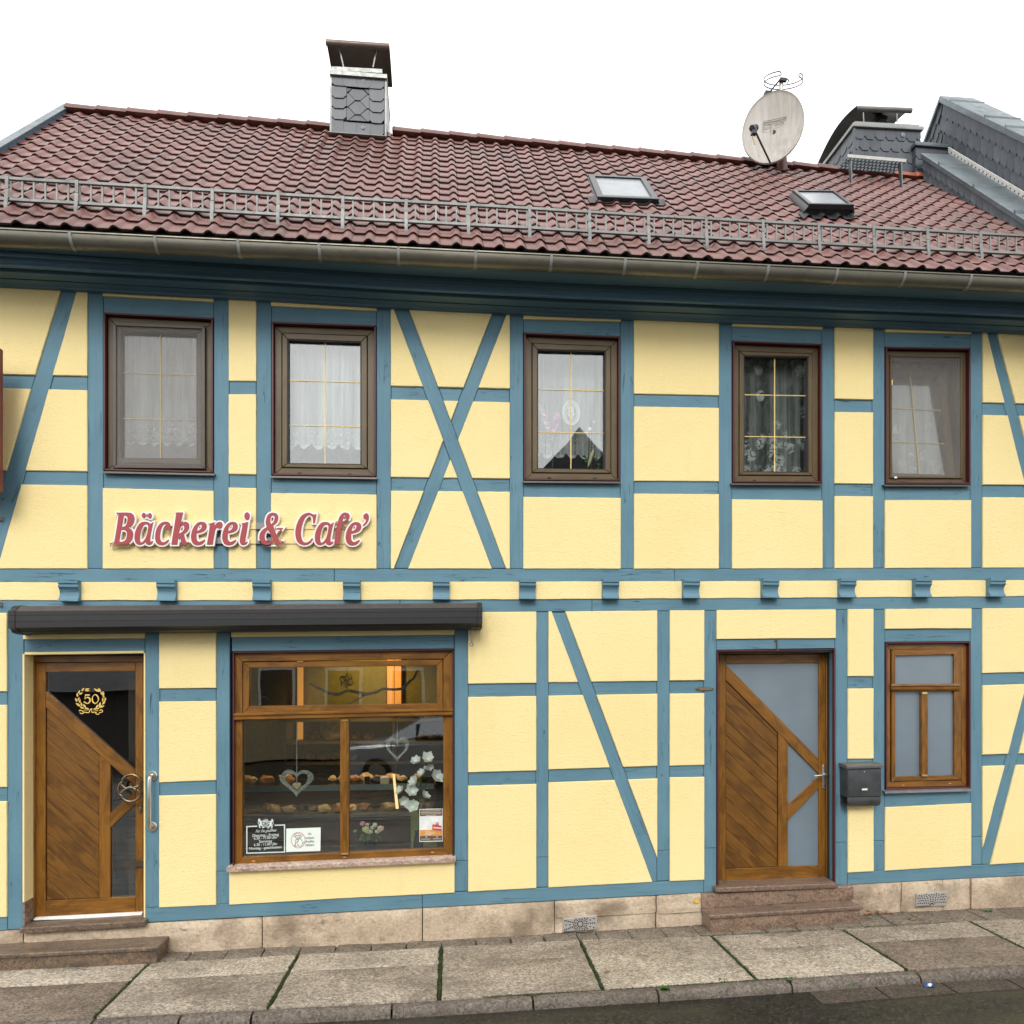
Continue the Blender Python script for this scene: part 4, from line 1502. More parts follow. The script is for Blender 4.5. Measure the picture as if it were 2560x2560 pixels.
rg = random.Random(9)
for nm, lab, pts, mat, base in [
    ('orchid', 'pale pink orchid spray at the left side of the middle upper window', [(1349, 1018), (1356, 1027), (1361, 1035), (1364, 1046), (1366, 1058), (1368, 1068), (1353, 1022), (1363, 1054)], PALEPINK, (1361, 1172)),
    ('orchid', 'magenta orchid stem beside the paler one in the middle upper window', [(1393, 1037), (1389, 1045), (1386, 1052), (1391, 1060), (1388, 1068), (1384, 1072), (1391, 1048)], PINK, (1381, 1172))]:
    b_ = at(*base, .12)
    t = thing(nm, lab, 'orchid', b_, 'orchids in the middle upper window')
    mb = MB()
    for a_, c_ in pts:
        petals(mb, at(a_, c_, .10 + rg.uniform(-.01, .01)), .028, 5, (rg.uniform(-.3, .3), -1, rg.uniform(-.3, .3)), rg)
    mb.build('blossom', mat, t, smooth=0)
    MB().tube([b_, b_ + Vector((.01, 0, .2)), at(*pts[3], .11), at(*pts[0], .11)], .004, 6).build('stem', STEM, t)
t0 = at(1428, 1032, .13)
t = thing('oval_lace_ornament', 'oval white lace ornament hanging in the middle upper window', 'ornament', t0)
mb = MB()
for rx, rz_, wd in ((.074, .106, .006), (.066, .097, .003), (.050, .078, .004)):
    pts = [t0 + Vector((rx * math.cos(a), 0, rz_ * math.sin(a))) for a in [k * math.pi / 24 for k in range(48)]]
    mb.tube(pts, wd, 5, True)
for k in range(36):
    a = k * math.pi / 18
    mb.tube([t0 + Vector((.052 * math.cos(a), 0, .080 * math.sin(a))), t0 + Vector((.073 * math.cos(a), 0, .105 * math.sin(a)))], .0022, 4)
mb.build('lace_rim', WHITE, t)
mb = MB()
for dx, dz, s in ((0, .02, .03), (-.015, -.01, .025), (.016, -.015, .022), (0, -.04, .02), (.01, .045, .018), (-.018, .04, .016)):
    petals(mb, t0 + Vector((dx, .002, dz)), s, 6, (0, -1, 0), rg, .1)
mb.build('lace_motif', WHITE, t, smooth=0)
MB().tube([t0 + Vector((0, 0, .105)), t0 + Vector((0, 0, .42))], .001, 4).build('hanging_thread', WHITE, t)
b_ = at(1476, 1172, .12)
t = thing('potted_plant', 'dark plant with a pale pod and a white blossom in the middle upper window', 'plant', b_)
mb = MB()
mb.tube([at(1470, 1174, .12), at(1472, 1120, .12), at(1474, 1070, .11), at(1480, 1052, .11)], .004, 6)
mb.tube([at(1478, 1174, .12), at(1479, 1110, .12), at(1478, 1060, .11)], .004, 6)
mb.build('stem', STEM, t)
CORN = plain('pale_pod', (0.62, 0.56, 0.33), 0.7, var=.3, scale=60)
mb = MB()
mb.tube([at(1483, 1122, .09), at(1482, 1130, .088), at(1478, 1142, .088), at(1473, 1158, .09), at(1470, 1168, .092)], [.004, .013, .017, .012, .003], 10)
mb.build('seed_pod', CORN, t)
mb = MB()
petals(mb, at(1474, 1072, .10), .024, 5, (0, -1, .1), rg)
petals(mb, at(1484, 1055, .10), .016, 4, (.2, -1, .3), rg)
mb.build('blossom', WHITE, t, smooth=0)
mb = MB()
for k in range(9):
    c_ = at(1460 + rg.uniform(0, 42), 1150 + rg.uniform(-15, 22), .13)
    d = Vector((rg.uniform(-1, 1), rg.uniform(-.4, .4), rg.uniform(-.2, 1))).normalized() * .05
    s = d.cross(Vector((0, 1, 0))).normalized() * .014
    mb.add([c_ - d * .5, c_ + s, c_ + d * .5, c_ - s], [(0, 1, 2, 3)])
mb.build('leaf', LEAFGREEN, t, smooth=0)

# --- window 6, frosted, lower right
w = sub('window', house)
w['label'] = 'golden oak window with frosted panes'
q = quad(2213, 2425.3, 1606, 1604.4, 1974.4, 1969.8)
frame_parts('red_trim', q, 0, .014, -.010, .05, (REDTRIM, REDTRIM), w)
frame_parts('window_frame', q, .015, .066, .026, .10, (OAK_H, OAK_V), w)
MB().ring(q, .060, .074, .05, .10, .001).build('gap_seal', BLACKGAP, w)
Yw = .022
so = quad(2229.5, 2403, 1624.5, 1622, 1954, 1949.5, Yw)
si_t = quad(2239, 2386, 1639.5, 1636, 1707, 1707, Yw)
mb = MB()
def bars(mb, polys, y0, y1, c=.003):
    for lev, p in polys:
        mb.mi = lev
        mb.prism([xz(a, b, y0) for a, b in p], y0, y1, c)
    return mb
bars(mb, [(0, [(2229.5, 1624.5), (2403, 1622), (2386, 1636), (2239, 1639.5)]), (0, [(2239, 1941), (2386, 1938), (2403, 1949.5), (2229.5, 1954)]),
          (1, [(2229.5, 1624.5), (2239, 1639.5), (2239, 1941), (2229.5, 1954)]), (1, [(2386, 1636), (2403, 1622), (2403, 1949.5), (2386, 1938)])], .022, .08)
mb.build('sash', [OAK_H, OAK_V], w)
a, b = at(2229, 1710, -.002), at(2401, 1729, -.002)
h = a.z - b.z
rows = [(.03, 0), (.004, 0), (-.004, -.15 * h), (-.004, -.28 * h), (.006, -.36 * h), (.006, -.44 * h), (-.003, -.52 * h), (-.003, -.74 * h), (.006, -.9 * h), (.03, -h)]
MB().loft([[(x, y, a.z + z + dz) for y, z in rows] for x, dz in ((a.x, 0), (b.x, .003))]).build('transom_bar', OAK_H, w)
mb = MB()
bars(mb, [(0, [(2305, 1733), (2320.5, 1733), (2320.5, 1938.5), (2305, 1939)])], .006, .08, .004)
mb.build('mullion', OAK_V, w)
MB().prism([xz(x, y, .0) for x, y in [(2306, 1730.5), (2319, 1730.5), (2319, 1735), (2306, 1735)]], .001, .02, .001).build('bar_end', BRASS, w)
MB().prism([xz(x, y, .0) for x, y in [(2306, 1937), (2319, 1937), (2319, 1941), (2306, 1941)]], .001, .02, .001).build('bar_end', BRASS, w)
for p in ([(2236, 1635), (2390, 1632), (2390, 1712), (2236, 1712)], [(2236, 1725), (2308, 1725), (2308, 1945), (2236, 1945)], [(2316, 1725), (2390, 1725), (2390, 1942), (2316, 1944)]):
    MB().prism([xz(x, y, .05) for x, y in p], .045, .05).build('pane', FROST, w, smooth=0)
plugs(w, [(2257.5, 1963.5), (2374.5, 1959)], ORANGEPL, .026)
a, b = at(2212, 1980, -.04), at(2428, 1974, -.04)
MB().loft([[(p.x, .04, p.z + .022), (p.x, -.035, p.z + .005), (p.x, -.042, p.z + .004), (p.x, -.042, p.z - .014), (p.x, -.037, p.z - .014), (p.x, -.036, p.z - .002), (p.x, .04, p.z + .01)] for p in (a, b)]).build('window_sill', SILLG, w)

# ================================================================== doors
def pl(poly, Y): return [xz(a, b, Y) for a, b in poly]
def clip_line(poly, slope, x0, y_lo, y_hi):
    a = (x0, y_lo); b = (x0 + 100, y_lo + 100 * slope)
    p = clip(poly, a, b, True)            # below the upper line (y grows downward)
    a = (x0, y_hi); b = (x0 + 100, y_hi + 100 * slope)
    return clip(p, a, b, False)
def door(par, spec):
    d = sub('door', par)
    if spec.get('label'): d['label'] = spec['label']
    Yd = spec['Y']
    def mem(name, polys, mat, y0, y1, c=.003):
        mb = MB()
        for p in polys:
            mb.prism(inset(pl(p, Yd), .0006), y0, y1, c)
        return mb.build(name, mat, d)
    mem('door_frame', spec['frame_v'], OAK_V, Yd - .004, Yd + .07)
    mem('frame_head', spec['frame_h'], OAK_H, Yd - .004, Yd + .07)
    for p in spec['stiles']: mem('door_stile', [p], OAK_V, Yd + .004, Yd + .06)
    for p in spec['rails']: mem('door_rail', [p], OAK_H, Yd + .004, Yd + .06)
    for p, m_ in spec['braces']: mem('door_brace', [p], m_, Yd + .003, Yd + .06)
    for p in spec['panes']: mem('pane', [p], spec['glass'], Yd + .022, Yd + .026, .0)
    poly, slope, y0, step = spec['planks']
    x0 = poly[0][0]
    y = y0 - 8 * step
    while y < max(b for a, b in poly):
        p = clip_line(poly, slope, x0, y, y + step)
        if len(p) > 2 and abs(area2(p)) > 60:
            mb = MB()
            mb.prism(inset(pl(p, Yd), .0007), Yd + .016, Yd + .055, .0035)
            mb.build('door_plank', PLANK, d)
        y += step
    mem('door_back', [spec['back']], BLACKGAP, Yd + .062, Yd + .066, 0) if spec.get('back') else None
    return d
Y1 = .125
D1 = dict(Y=Y1, label='oak door with dark panes, wreath print and pretzel handle', glass=GLASS_SHOP,
    frame_v=[[(74, 1640), (88.5, 1655), (88.5, 2301), (74, 2301)], [(356.5, 1655), (366, 1640), (366, 2288), (356.5, 2285)]],
    frame_h=[[(74, 1640), (366, 1634), (356.5, 1654.5), (88.5, 1656.5)]],
    stiles=[[(88.5, 1657), (113, 1657), (113, 2298), (88.5, 2299)], [(337.7, 1655), (356.5, 1655), (356.5, 2285), (337.7, 2286)],
            [(247, 1886), (275, 1911), (275, 2245), (247, 2246)]],
    rails=[[(113, 1657), (337.7, 1655), (337.7, 1677.5), (113, 1680)], [(113, 2252.5), (247, 2246), (275, 2244.6), (337.7, 2242.5), (337.7, 2286), (113, 2298)]],
    braces=[([(113, 1728), (337.7, 1928), (337.7, 1966), (113, 1768)], OAK_D), ([(275, 2032.6), (337.7, 1977), (337.7, 2011.7), (275, 2070)], OAK_U)],
    panes=[[(111, 1678), (340, 1676), (340, 1932), (111, 1732)], [(273, 1905), (340, 1960), (340, 1980), (273, 2036)], [(273, 2066), (340, 2008), (340, 2246), (273, 2247)]],
    planks=([(114, 1769.5), (246, 1886.5), (246, 2246), (114, 2252)], .877, 1804.4, 39.6))
door1 = door(house, D1)
a_, b_ = at(88, 2300, Y1 - .01), at(357, 2286, Y1 - .01)
MB().loft([[(p.x, y, p.z + z) for y, z in ((Y1 - .012, .020), (Y1 - .035, .012), (Y1 - .036, .0), (Y1 + .05, .0), (Y1 + .05, .02))] for p in (a_, b_)]).build('white_weatherbar', WHITE, door1)
# yellow plastered reveal
q = [xz(x, y) for x, y in [(60.5, 1637), (361.5, 1633), (361.5, 2303), (60.5, 2318)]]
xl0, xr0 = q[0][0], q[1][0]
mb = MB()
mb.prism([(xl0 - .01, q[0][1] + .01), (xl0 + .004, q[0][1]), (xl0 + .004, q[3][1] + .20), (xl0 - .01, q[3][1] + .20)], -.006, Y1 + .06, .002)
mb.prism([(xl0 + .0045, q[0][1]), (xr0 - .0045, q[1][1]), (xr0 - .0045, q[1][1] + .02), (xl0 + .0045, q[0][1] + .02)], -.006, Y1 + .06, .002)
mb.prism([(xr0 - .004, q[1][1]), (xr0 + .008, q[1][1]), (xr0 + .008, q[2][1] + .03), (xr0 - .004, q[2][1] + .03)], -.008, Y1 + .06, .002)
mb.build('door_reveal', YELLOW, house, smooth=0)
MB().prism([(xl0 - .008, q[3][1] + .199), (xl0 + .006, q[3][1] + .199), (xl0 + .006, q[3][1] + .012), (xl0 - .008, q[3][1] + .012)], -.004, Y1 + .02, .002).build('reveal_skirting', GRANITE_PINK, house)
# dark entrance behind the glass
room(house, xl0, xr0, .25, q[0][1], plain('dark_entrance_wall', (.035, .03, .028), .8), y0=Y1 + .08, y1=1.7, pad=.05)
# pretzel handle
pc = at(322.4, 1970.7, Y1 - .06)
k1 = .0115
def pz(u, v): return pc + Vector((u, 0, v))
Rw, Rh = .088, .112
big = []
# one closed rope: lobe up, round the left side, lobe down, with the ends crossing inside
path = []
for k in range(15):
    a = R(-38 + k * 16)          # upper lobe from inner right round the top
    path.append((.018 + .068 * math.cos(a), .052 + .058 * math.sin(a)))
path2 = [(-.062, .045), (-.082, .0), (-.074, -.045)]
low = []
for k in range(15):
    a = R(188 + k * 16)
    low.append((.014 + .070 * math.cos(a), -.052 + .056 * math.sin(a)))
rope = [(-.056, -.035), (-.03, -.012), (.0, .006), (.03, .004), (.055, .01)] + path + path2 + low + [(.04, -.004), (.015, .012), (-.01, -.002), (-.035, .012), (-.058, .035)]
def smooth_path(p, n=4):
    out = []
    m = len(p)
    for i in range(m - 1):
        p0, p1, p2, p3 = [Vector((*q, 0)) for q in (p[max(i - 1, 0)], p[i], p[i + 1], p[min(i + 2, m - 1)])]
        for k in range(n):
            t = k / n
            out.append(.5 * ((2 * p1) + (p2 - p0) * t + (2 * p0 - 5 * p1 + 4 * p2 - p3) * t * t + (3 * p1 - p0 - 3 * p2 + p3) * t ** 3))
    out.append(Vector((*p[-1], 0)))
    return out
sp_ = smooth_path(rope)
pts = []
for i, s in enumerate(sp_):
    f_ = i / (len(sp_) - 1)
    dy = -.010 * math.cos(f_ * math.pi * 2) if (f_ < .12 or f_ > .88) else 0
    pts.append(pz(s.x, s.y) + Vector((0, dy, 0)))
MB().tube(pts, .0115, 10).build('pretzel_handle', BRONZE, door1)
mb = MB()
for v in (.05, -.05):
    mb.tube([pz(.085, v), pz(.085, v) + Vector((0, .07, 0))], .009, 8)
mb.box(pc.x + .062, pc.x + .094, Y1 + .0, Y1 + .008, pc.z - .085, pc.z + .085)
mb.build('handle_plate', BRONZE, door1)
lp = at(351.5, 2021, Y1)
mb = MB(); mb.box(lp.x - .011, lp.x + .011, Y1 - .008, Y1 + .006, lp.z - .034, lp.z + .034)
mb.build('lock_plate', BRONZE, door1)
mb = MB(); mb.lathe([(.006, 0), (.006, .006), (0, .006)], 10, (lp.x, Y1 - .008, lp.z + .008), (0, -1, 0)); mb.box(lp.x - .003, lp.x + .003, Y1 - .012, Y1 - .007, lp.z - .012, lp.z + .004)
mb.build('lock_cylinder', STEEL, door1)
# gold wreath with the number 50, printed on the glass
Yp = Y1 + .0215
def wp(u, v): return xz(170 + u * .06211, 1700 + v * .06211, Yp)
mb = MB()
def leaf(cx, cy, ang, L, W):
    a = R(ang)
    c_, s_ = math.cos(a), math.sin(a)
    pts = [(-L / 2, 0), (-L * .2, -W * .45), (L * .15, -W * .4), (L / 2, 0), (L * .15, W * .4), (-L * .2, W * .45)]
    dy = .0002 * (len(mb.f) % 5)
    mb.add([(p[0], Yp - .0005 - dy, p[1]) for p in [wp(cx + x * c_ - y * s_, cy + x * s_ + y * c_) for x, y in pts]], [tuple(range(6))])
for cx, cy, an, L, W in [(780, 360, -8, 210, 65), (775, 425, 5, 200, 70), (605, 380, -48, 185, 75), (450, 480, -62, 150, 75), (525, 545, -28, 180, 75), (378, 600, -92, 175, 85),
                         (330, 800, -115, 190, 80), (430, 760, -72, 170, 80), (480, 850, -75, 170, 75), (395, 990, -140, 230, 80), (430, 1000, 40, 220, 85), (540, 975, -105, 190, 85),
                         (570, 1115, 20, 190, 75), (670, 1050, 50, 200, 85), (765, 1145, 5, 200, 65),
                         (1110, 385, 25, 170, 70), (1200, 430, 22, 230, 90), (1275, 410, 55, 220, 90), (1425, 540, 78, 190, 90), (1360, 555, 55, 160, 75), (1430, 650, 70, 160, 75),
                         (1400, 800, 88, 200, 75), (1495, 790, 105, 200, 75), (1440, 920, 130, 200, 80), (1285, 980, 105, 190, 90), (1370, 1070, -20, 220, 85), (1290, 1060, 130, 180, 80),
                         (1175, 1060, 125, 190, 85), (1130, 1150, -5, 220, 70), (1210, 1150, -10, 120, 60)]:
    leaf(cx, cy, an, L, W)
def stroke(mb, pts, w, f=wp, y=Yp - .0005, n=4):
    sp_ = smooth_path(pts, n)
    ws = w if isinstance(w, (list, tuple)) else None
    L_, R2 = [], []
    for i, s in enumerate(sp_):
        d = (sp_[min(i + 1, len(sp_) - 1)] - sp_[max(i - 1, 0)]).normalized()
        nr = Vector((-d.y, d.x, 0))
        if ws:
            fi = i / (len(sp_) - 1) * (len(ws) - 1)
            k = min(int(fi), len(ws) - 2)
            ww = ws[k] + (ws[k + 1] - ws[k]) * (fi - k)
        else:
            ww = w
        L_.append(s + nr * ww / 2); R2.append(s - nr * ww / 2)
    v = []
    for a, b in zip(L_, R2):
        p, q = f(a.x, a.y), f(b.x, b.y)
        v += [(p[0], y, p[1]), (q[0], y, q[1])]
    mb.add(v, [(2 * i, 2 * i + 1, 2 * i + 3, 2 * i + 2) for i in range(len(sp_) - 1)])
stroke(mb, [(590, 1285), (700, 1300), (830, 1310), (870, 1260), (850, 1215)], 38)
stroke(mb, [(950, 1230), (975, 1310), (1060, 1290), (1130, 1300)], 38)
stroke(mb, [(470, 1320), (550, 1355), (640, 1320), (600, 1270), (540, 1225), (470, 1215), (465, 1260)], 34, y=Yp - .0007)
stroke(mb, [(1270, 1350), (1190, 1380), (1110, 1340), (1160, 1290)], 34, y=Yp - .0007)
stroke(mb, [(1250, 1310), (1370, 1290), (1390, 1240), (1340, 1195), (1270, 1235)], 34, y=Yp - .0009)
stroke(mb, [(620, 1215), (740, 1210), (850, 1190)], 22, y=Yp - .0009)
stroke(mb, [(1010, 1200), (1110, 1215), (1215, 1240)], 22, y=Yp - .0007)
leaf(935, 1180, -30, 130, 80)
mb.build('gold_wreath', GOLDLEAF, door1, smooth=0)
mb = MB()
stroke(mb, [(695, 600), (780, 602), (880, 600)], 58)
stroke(mb, [(705, 580), (690, 680), (670, 775)], [30, 26, 16], y=Yp - .0007)
stroke(mb, [(690, 760), (770, 700), (850, 720), (890, 800), (860, 900), (780, 945), (700, 910), (635, 875)], [18, 45, 62, 70, 52, 40, 55, 60], y=Yp - .0009)
stroke(mb, [(1100, 580), (1180, 640), (1225, 740), (1200, 860), (1100, 945), (1010, 890), (975, 780), (1000, 660), (1085, 575)], [50, 58, 55, 32, 42, 58, 55, 32, 30], y=Yp - .0005, n=6)
mb.build('number_fifty', GOLDLEAF, door1, smooth=0)

Y2 = .125
D2 = dict(Y=Y2, label='oak door with frosted grey-blue panes', glass=FROST,
    frame_v=[[(1792, 1624), (1798, 1630), (1798, 2211), (1792, 2211)], [(2065.5, 1634), (2077, 1624), (2077, 2199), (2065.5, 2200)]],
    frame_h=[[(1792, 1624), (2077, 1620), (2065.5, 1634), (1798, 1636)]],
    stiles=[[(1798.5, 1637), (1815, 1637), (1815, 2207), (1798.5, 2208)], [(2047.6, 1635), (2065, 1635), (2065, 2200), (2047.6, 2200.5)],
            [(1946.5, 1831), (1970.7, 1858), (1970.7, 2166), (1946.5, 2167)]],
    rails=[[(1815, 1637), (2047.6, 1635), (2047.6, 1657), (1815, 1659)], [(1815, 2173), (1946.5, 2167), (1970.7, 2166), (2047.6, 2164.5), (2047.6, 2200.5), (1815, 2207)]],
    braces=[([(1815, 1661), (2047.6, 1897.6), (2047.6, 1935), (1815, 1700)], OAK_D), ([(1970.7, 2013), (2047.6, 1941), (2047.6, 1971), (1970.7, 2051)], OAK_U)],
    panes=[[(1813, 1657), (2050, 1655), (2050, 1902), (1813, 1662)], [(1968, 1852), (2050, 1930), (2050, 1945), (1968, 2016)], [(1968, 2048), (2050, 1968), (2050, 2168), (1968, 2169)]],
    planks=([(1816, 1701.5), (1945.5, 1831), (1945.5, 2167), (1816, 2173)], .93, 1722, 38.7))
door2 = door(house, D2)
room(house, at(1795, 1700).x, at(2085, 1700).x, .45, at(1900, 1630).z, WALL_DARK, y0=Y2 + .08, y1=1.2, pad=.02)
a_, b_ = at(1795, 2212, Y2 - .01), at(2070, 2200, Y2 - .01)
MB().loft([[(p.x, y, p.z + z) for y, z in ((Y2 - .010, .014), (Y2 - .030, .008), (Y2 - .031, -.002), (Y2 + .05, -.002), (Y2 + .05, .014))] for p in (a_, b_)]).build('steel_weatherbar', STEEL, door2)
q = [xz(x, y) for x, y in [(1792, 1626.5), (2087, 1622.5), (2087, 2211), (1792, 2228)]]
mb = MB()
mb.prism([(q[0][0] - .002, q[0][1]), (q[0][0] + .012, q[0][1] - .012), (q[3][0] + .012, q[3][1]), (q[3][0] - .002, q[3][1])], -.012, .02, .003)
mb.prism([(q[1][0] - .012, q[1][1] - .012), (q[1][0] + .002, q[1][1]), (q[2][0] + .002, q[2][1]), (q[2][0] - .012, q[2][1])], -.012, .02, .003)
mb.prism([(q[0][0], q[0][1] + .0005), (q[1][0], q[1][1] + .0005), (q[1][0] - .012, q[1][1] - .0118), (q[0][0] + .012, q[0][1] - .0118)], -.0125, .02, .003)
mb.build('red_trim', REDTRIM, house)
mb = MB()
mb.box(q[0][0] - .004, q[0][0] + .003, .0205, Y2 + .05, q[3][1], q[0][1])
mb.box(q[1][0] - .003, q[1][0] + .006, .0205, Y2 + .05, q[2][1], q[1][1])
mb.box(q[0][0] + .0035, q[1][0] - .0035, .0205, Y2 + .05, q[0][1] - .006, q[0][1] + .01)
mb.build('door_reveal', BLUE_V, house, smooth=0)
# lever handle
hp = at(2059.5, 1942, Y2)
z0, z1 = at(2059.5, 1972, Y2).z, at(2059.5, 1911.5, Y2).z
mb = MB()
n = 24
rr = .013
pts = [(hp.x + rr * math.cos(R(a)), z1 - rr + rr * math.sin(R(a))) for a in range(0, 181, 15)] + [(hp.x + rr * math.cos(R(a)), z0 + rr + rr * math.sin(R(a))) for a in range(180, 361, 15)]
mb.prism(pts, Y2 - .008, Y2 + .01, .003)
mb.build('handle_plate', STEEL, door2)
hz = at(2060, 1935, Y2).z
MB().tube([(hp.x, Y2, hz), (hp.x, Y2 - .045, hz), (hp.x - .004, Y2 - .055, hz), (hp.x - .03, Y2 - .056, hz - .001), (hp.x - .075, Y2 - .056, hz - .006), (hp.x - .118, Y2 - .05, hz - .012)], [.009, .009, .0095, .0095, .009, .008], 10).build('door_lever', STEEL, door2)
MB().lathe([(.006, 0), (.006, .003), (0, .003)], 10, (hp.x, Y2 - .0085, z0 + .03), (0, -1, 0)).build('keyhole', BLACKGAP, door2)

# ================================================================== shop window
w = sub('shop_window', house)
q = quad(582, 1135, 1629.3, 1622.3, 2168, 2143.5)
frame_parts('red_trim', q, 0, .013, -.010, .05, (REDTRIM, REDTRIM), w)
Yf = .024
mb = MB()
def bars2(name, polys, y0, y1, par, c=.003, mats=(OAK_H, OAK_V)):
    mb = MB()
    for lev, p in polys:
        mb.mi = lev
        mb.prism(inset([xz(a, b, y0) for a, b in p], .0005), y0, y1, c)
    return mb.build(name, list(mats), par)
O = [(585.5, 1631), (1131.5, 1624.5), (1131.5, 2142), (585.5, 2166)]
I_ = [(605.6, 1654), (1108.4, 1647), (1108.4, 2121), (605.6, 2143.5)]
bars2('window_frame', [(0, [O[0], O[1], I_[1], I_[0]]), (1, [O[1], O[2], I_[2], I_[1]]), (0, [O[2], O[3], I_[3], I_[2]]), (1, [O[3], O[0], I_[0], I_[3]])], Yf, .10, w)
O = [(607, 1656), (1107, 1649), (1107, 1774), (607, 1785)]
I_ = [(622.8, 1669.6), (1092, 1664), (1092, 1758.4), (622.8, 1765.3)]
bars2('transom_sash', [(0, [O[0], O[1], I_[1], I_[0]]), (1, [O[1], O[2], I_[2], I_[1]]), (0, [O[2], O[3], I_[3], I_[2]]), (1, [O[3], O[0], I_[0], I_[3]])], Yf + .004, .09, w)
a, b = at(584, 1783, -.004), at(1131, 1771, -.004)
h = (1802 - 1783) / FPX * 6.1
rows = [(.06, 0), (.004, 0), (-.010, -.12 * h), (-.010, -.30 * h), (.002, -.38 * h), (.002, -.50 * h), (-.008, -.58 * h), (-.008, -.80 * h), (.004, -.95 * h), (.06, -h)]
MB().loft([[(p.x, y, p.z + z) for y, z in rows] for p in (a, b)]).build('transom_bar', OAK_H, w)
bars2('mullion', [(1, [(850, 1801), (872, 1800), (872, 2138), (850, 2139)])], .008, .09, w, .006)
bars2('mullion_fillet', [(1, [(856, 1801), (866, 1801), (866, 2137), (856, 2137)])], .002, .012, w, .003)
bars2('bar_end', [(1, [(853, 1799), (870, 1798.5), (870, 1803), (853, 1803.5)])], -.001, .010, w, .001, (BRASS, BRASS))
bars2('bar_end', [(1, [(853, 2133), (870, 2132.5), (870, 2137), (853, 2137.5)])], -.001, .010, w, .001, (BRASS, BRASS))
for p in ([(620, 1666), (1095, 1660), (1095, 1762), (620, 1768)], [(602, 1795), (853, 1795), (853, 2144), (602, 2147)], [(869, 1795), (1112, 1790), (1112, 2124), (869, 2140)]):
    MB().prism(pl(p, .05), .050, .054).build('pane', GLASS_SHOP, w, smooth=0)
plugs(w, [(634, 2153), (861, 2143), (1081, 2131)], ORANGEPL, Yf, .014)
a, b = at(566, 2170.5, -.06), at(1140, 2145.5, -.06)
th = .036
MB().loft([[(x, -.06 + i_, z - th + .003), (x, -.06 + i_ * .5, z - .004), (x, -.055, z), (x, .03, z + .012), (x, .03, z - th)] for x, z, i_ in ((a.x, a.z, .003), (a.x + .003, a.z, 0), (b.x - .003, b.z, 0), (b.x, b.z, .003))]).build('window_sill', mat_granite('sill_granite', (0.36, 0.25, 0.20), (0.45, 0.33, 0.26), (0.52, 0.42, 0.35)), w)

# ------------------------------------------------------------------ inside the shop
XL, XR = -2.55, .95
ZF, ZC = .40, 2.62
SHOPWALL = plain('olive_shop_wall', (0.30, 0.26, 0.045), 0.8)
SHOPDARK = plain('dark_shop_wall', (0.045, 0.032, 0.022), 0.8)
SHOPFLOOR = plain('shop_floor', (0.10, 0.09, 0.08), 0.4)
mb = MB()
mb.box(XL, XR, 3.0, 3.04, ZF, ZC)
mb.build('shop_back_wall', SHOPWALL, house, smooth=0)
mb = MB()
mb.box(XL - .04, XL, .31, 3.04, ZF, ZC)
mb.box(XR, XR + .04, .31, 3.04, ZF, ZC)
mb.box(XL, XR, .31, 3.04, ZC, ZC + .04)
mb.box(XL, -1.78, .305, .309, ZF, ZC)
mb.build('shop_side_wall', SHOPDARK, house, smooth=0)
mb = MB(); mb.box(XL, XR, .31, 3.04, ZF - .04, ZF)
mb.build('shop_floor', SHOPFLOOR, house, smooth=0)
def emis(name, col, s):
    m = Mat(name)
    m.b.inputs['Base Color'].default_value = (*col, 1)
    m.b.inputs['Emission Color'].default_value = (*col, 1)
    m.b.inputs['Emission Strength'].default_value = s
    return m.mat
GLOW = emis('warm_lamp', (1.0, 0.42, 0.08), 0.42)
GLOW2 = emis('warm_shelf_light', (1.0, 0.62, 0.22), 2.6)
# two illuminated columns on the back wall
for px_, wd, lab in ((985, .085, 'bright orange light column between the two shelf bays'), (749, .03, 'slim orange light strip left of the shelves')):
    p = at(px_, 1700, 2.88)
    t = thing('light_column', lab, 'lamp', (p.x, 2.93, 1.75), 'warm lights in the shop')
    mb = MB()
    if wd > .05:
        mb.box(p.x - wd, p.x - .006, 2.90, 2.96, 1.86, 2.55); mb.box(p.x + .006, p.x + wd, 2.90, 2.96, 1.86, 2.55)
    else:
        mb.box(p.x - wd, p.x + wd, 2.90, 2.96, 1.5, 2.55)
    mb.build('light_tube', GLOW, t, smooth=0)
    MB().box(p.x - wd - .02, p.x + wd + .02, 2.962, 2.99, 1.45, 2.58).build('lamp_back', OAK_V, t, smooth=0)
# small ceiling lights added out of view to warm the counter and shelves
for px_, nm, yl_, en_ in ((760, 'left', 1.42, 48), (985, 'right', 1.42, 60), (915, 'rear', 2.3, 27)):
    p = at(px_, 1700, yl_)
    t = thing('ceiling_light', {'left': 'small unseen warm ceiling light over the left part of the glass display', 'right': 'small unseen warm ceiling light over the white box on the display', 'rear': 'small unseen warm ceiling light in front of the bread shelves'}[nm], 'lamp', (p.x, yl_, 2.60), 'warm lights in the shop')
    MB().lathe([(.05, 0), (.055, .02), (.055, .04)], 16, (p.x, yl_, 2.575)).build('lamp_housing', STEEL, t)
    MB().lathe([(.0, 0), (.045, 0), (.045, .004)], 16, (p.x, yl_, 2.571)).build('lamp_disc', GLOW2, t)
    ld = bpy.data.lights.new('shop_lamp', 'SPOT')
    ld.energy = en_
    ld.color = (1.0, .66, .30)
    ld.spot_size = R(120 if nm == 'rear' else 62)
    ld.spot_blend = .6
    ld.shadow_soft_size = .05
    lo = bpy.data.objects.new('shop_lamp', ld)
    C.objects.link(lo)
    parent(lo, t)
    lo.location = (p.x, yl_, 2.56)
    lo.rotation_euler = (R(48) if nm == 'rear' else 0, 0, 0)
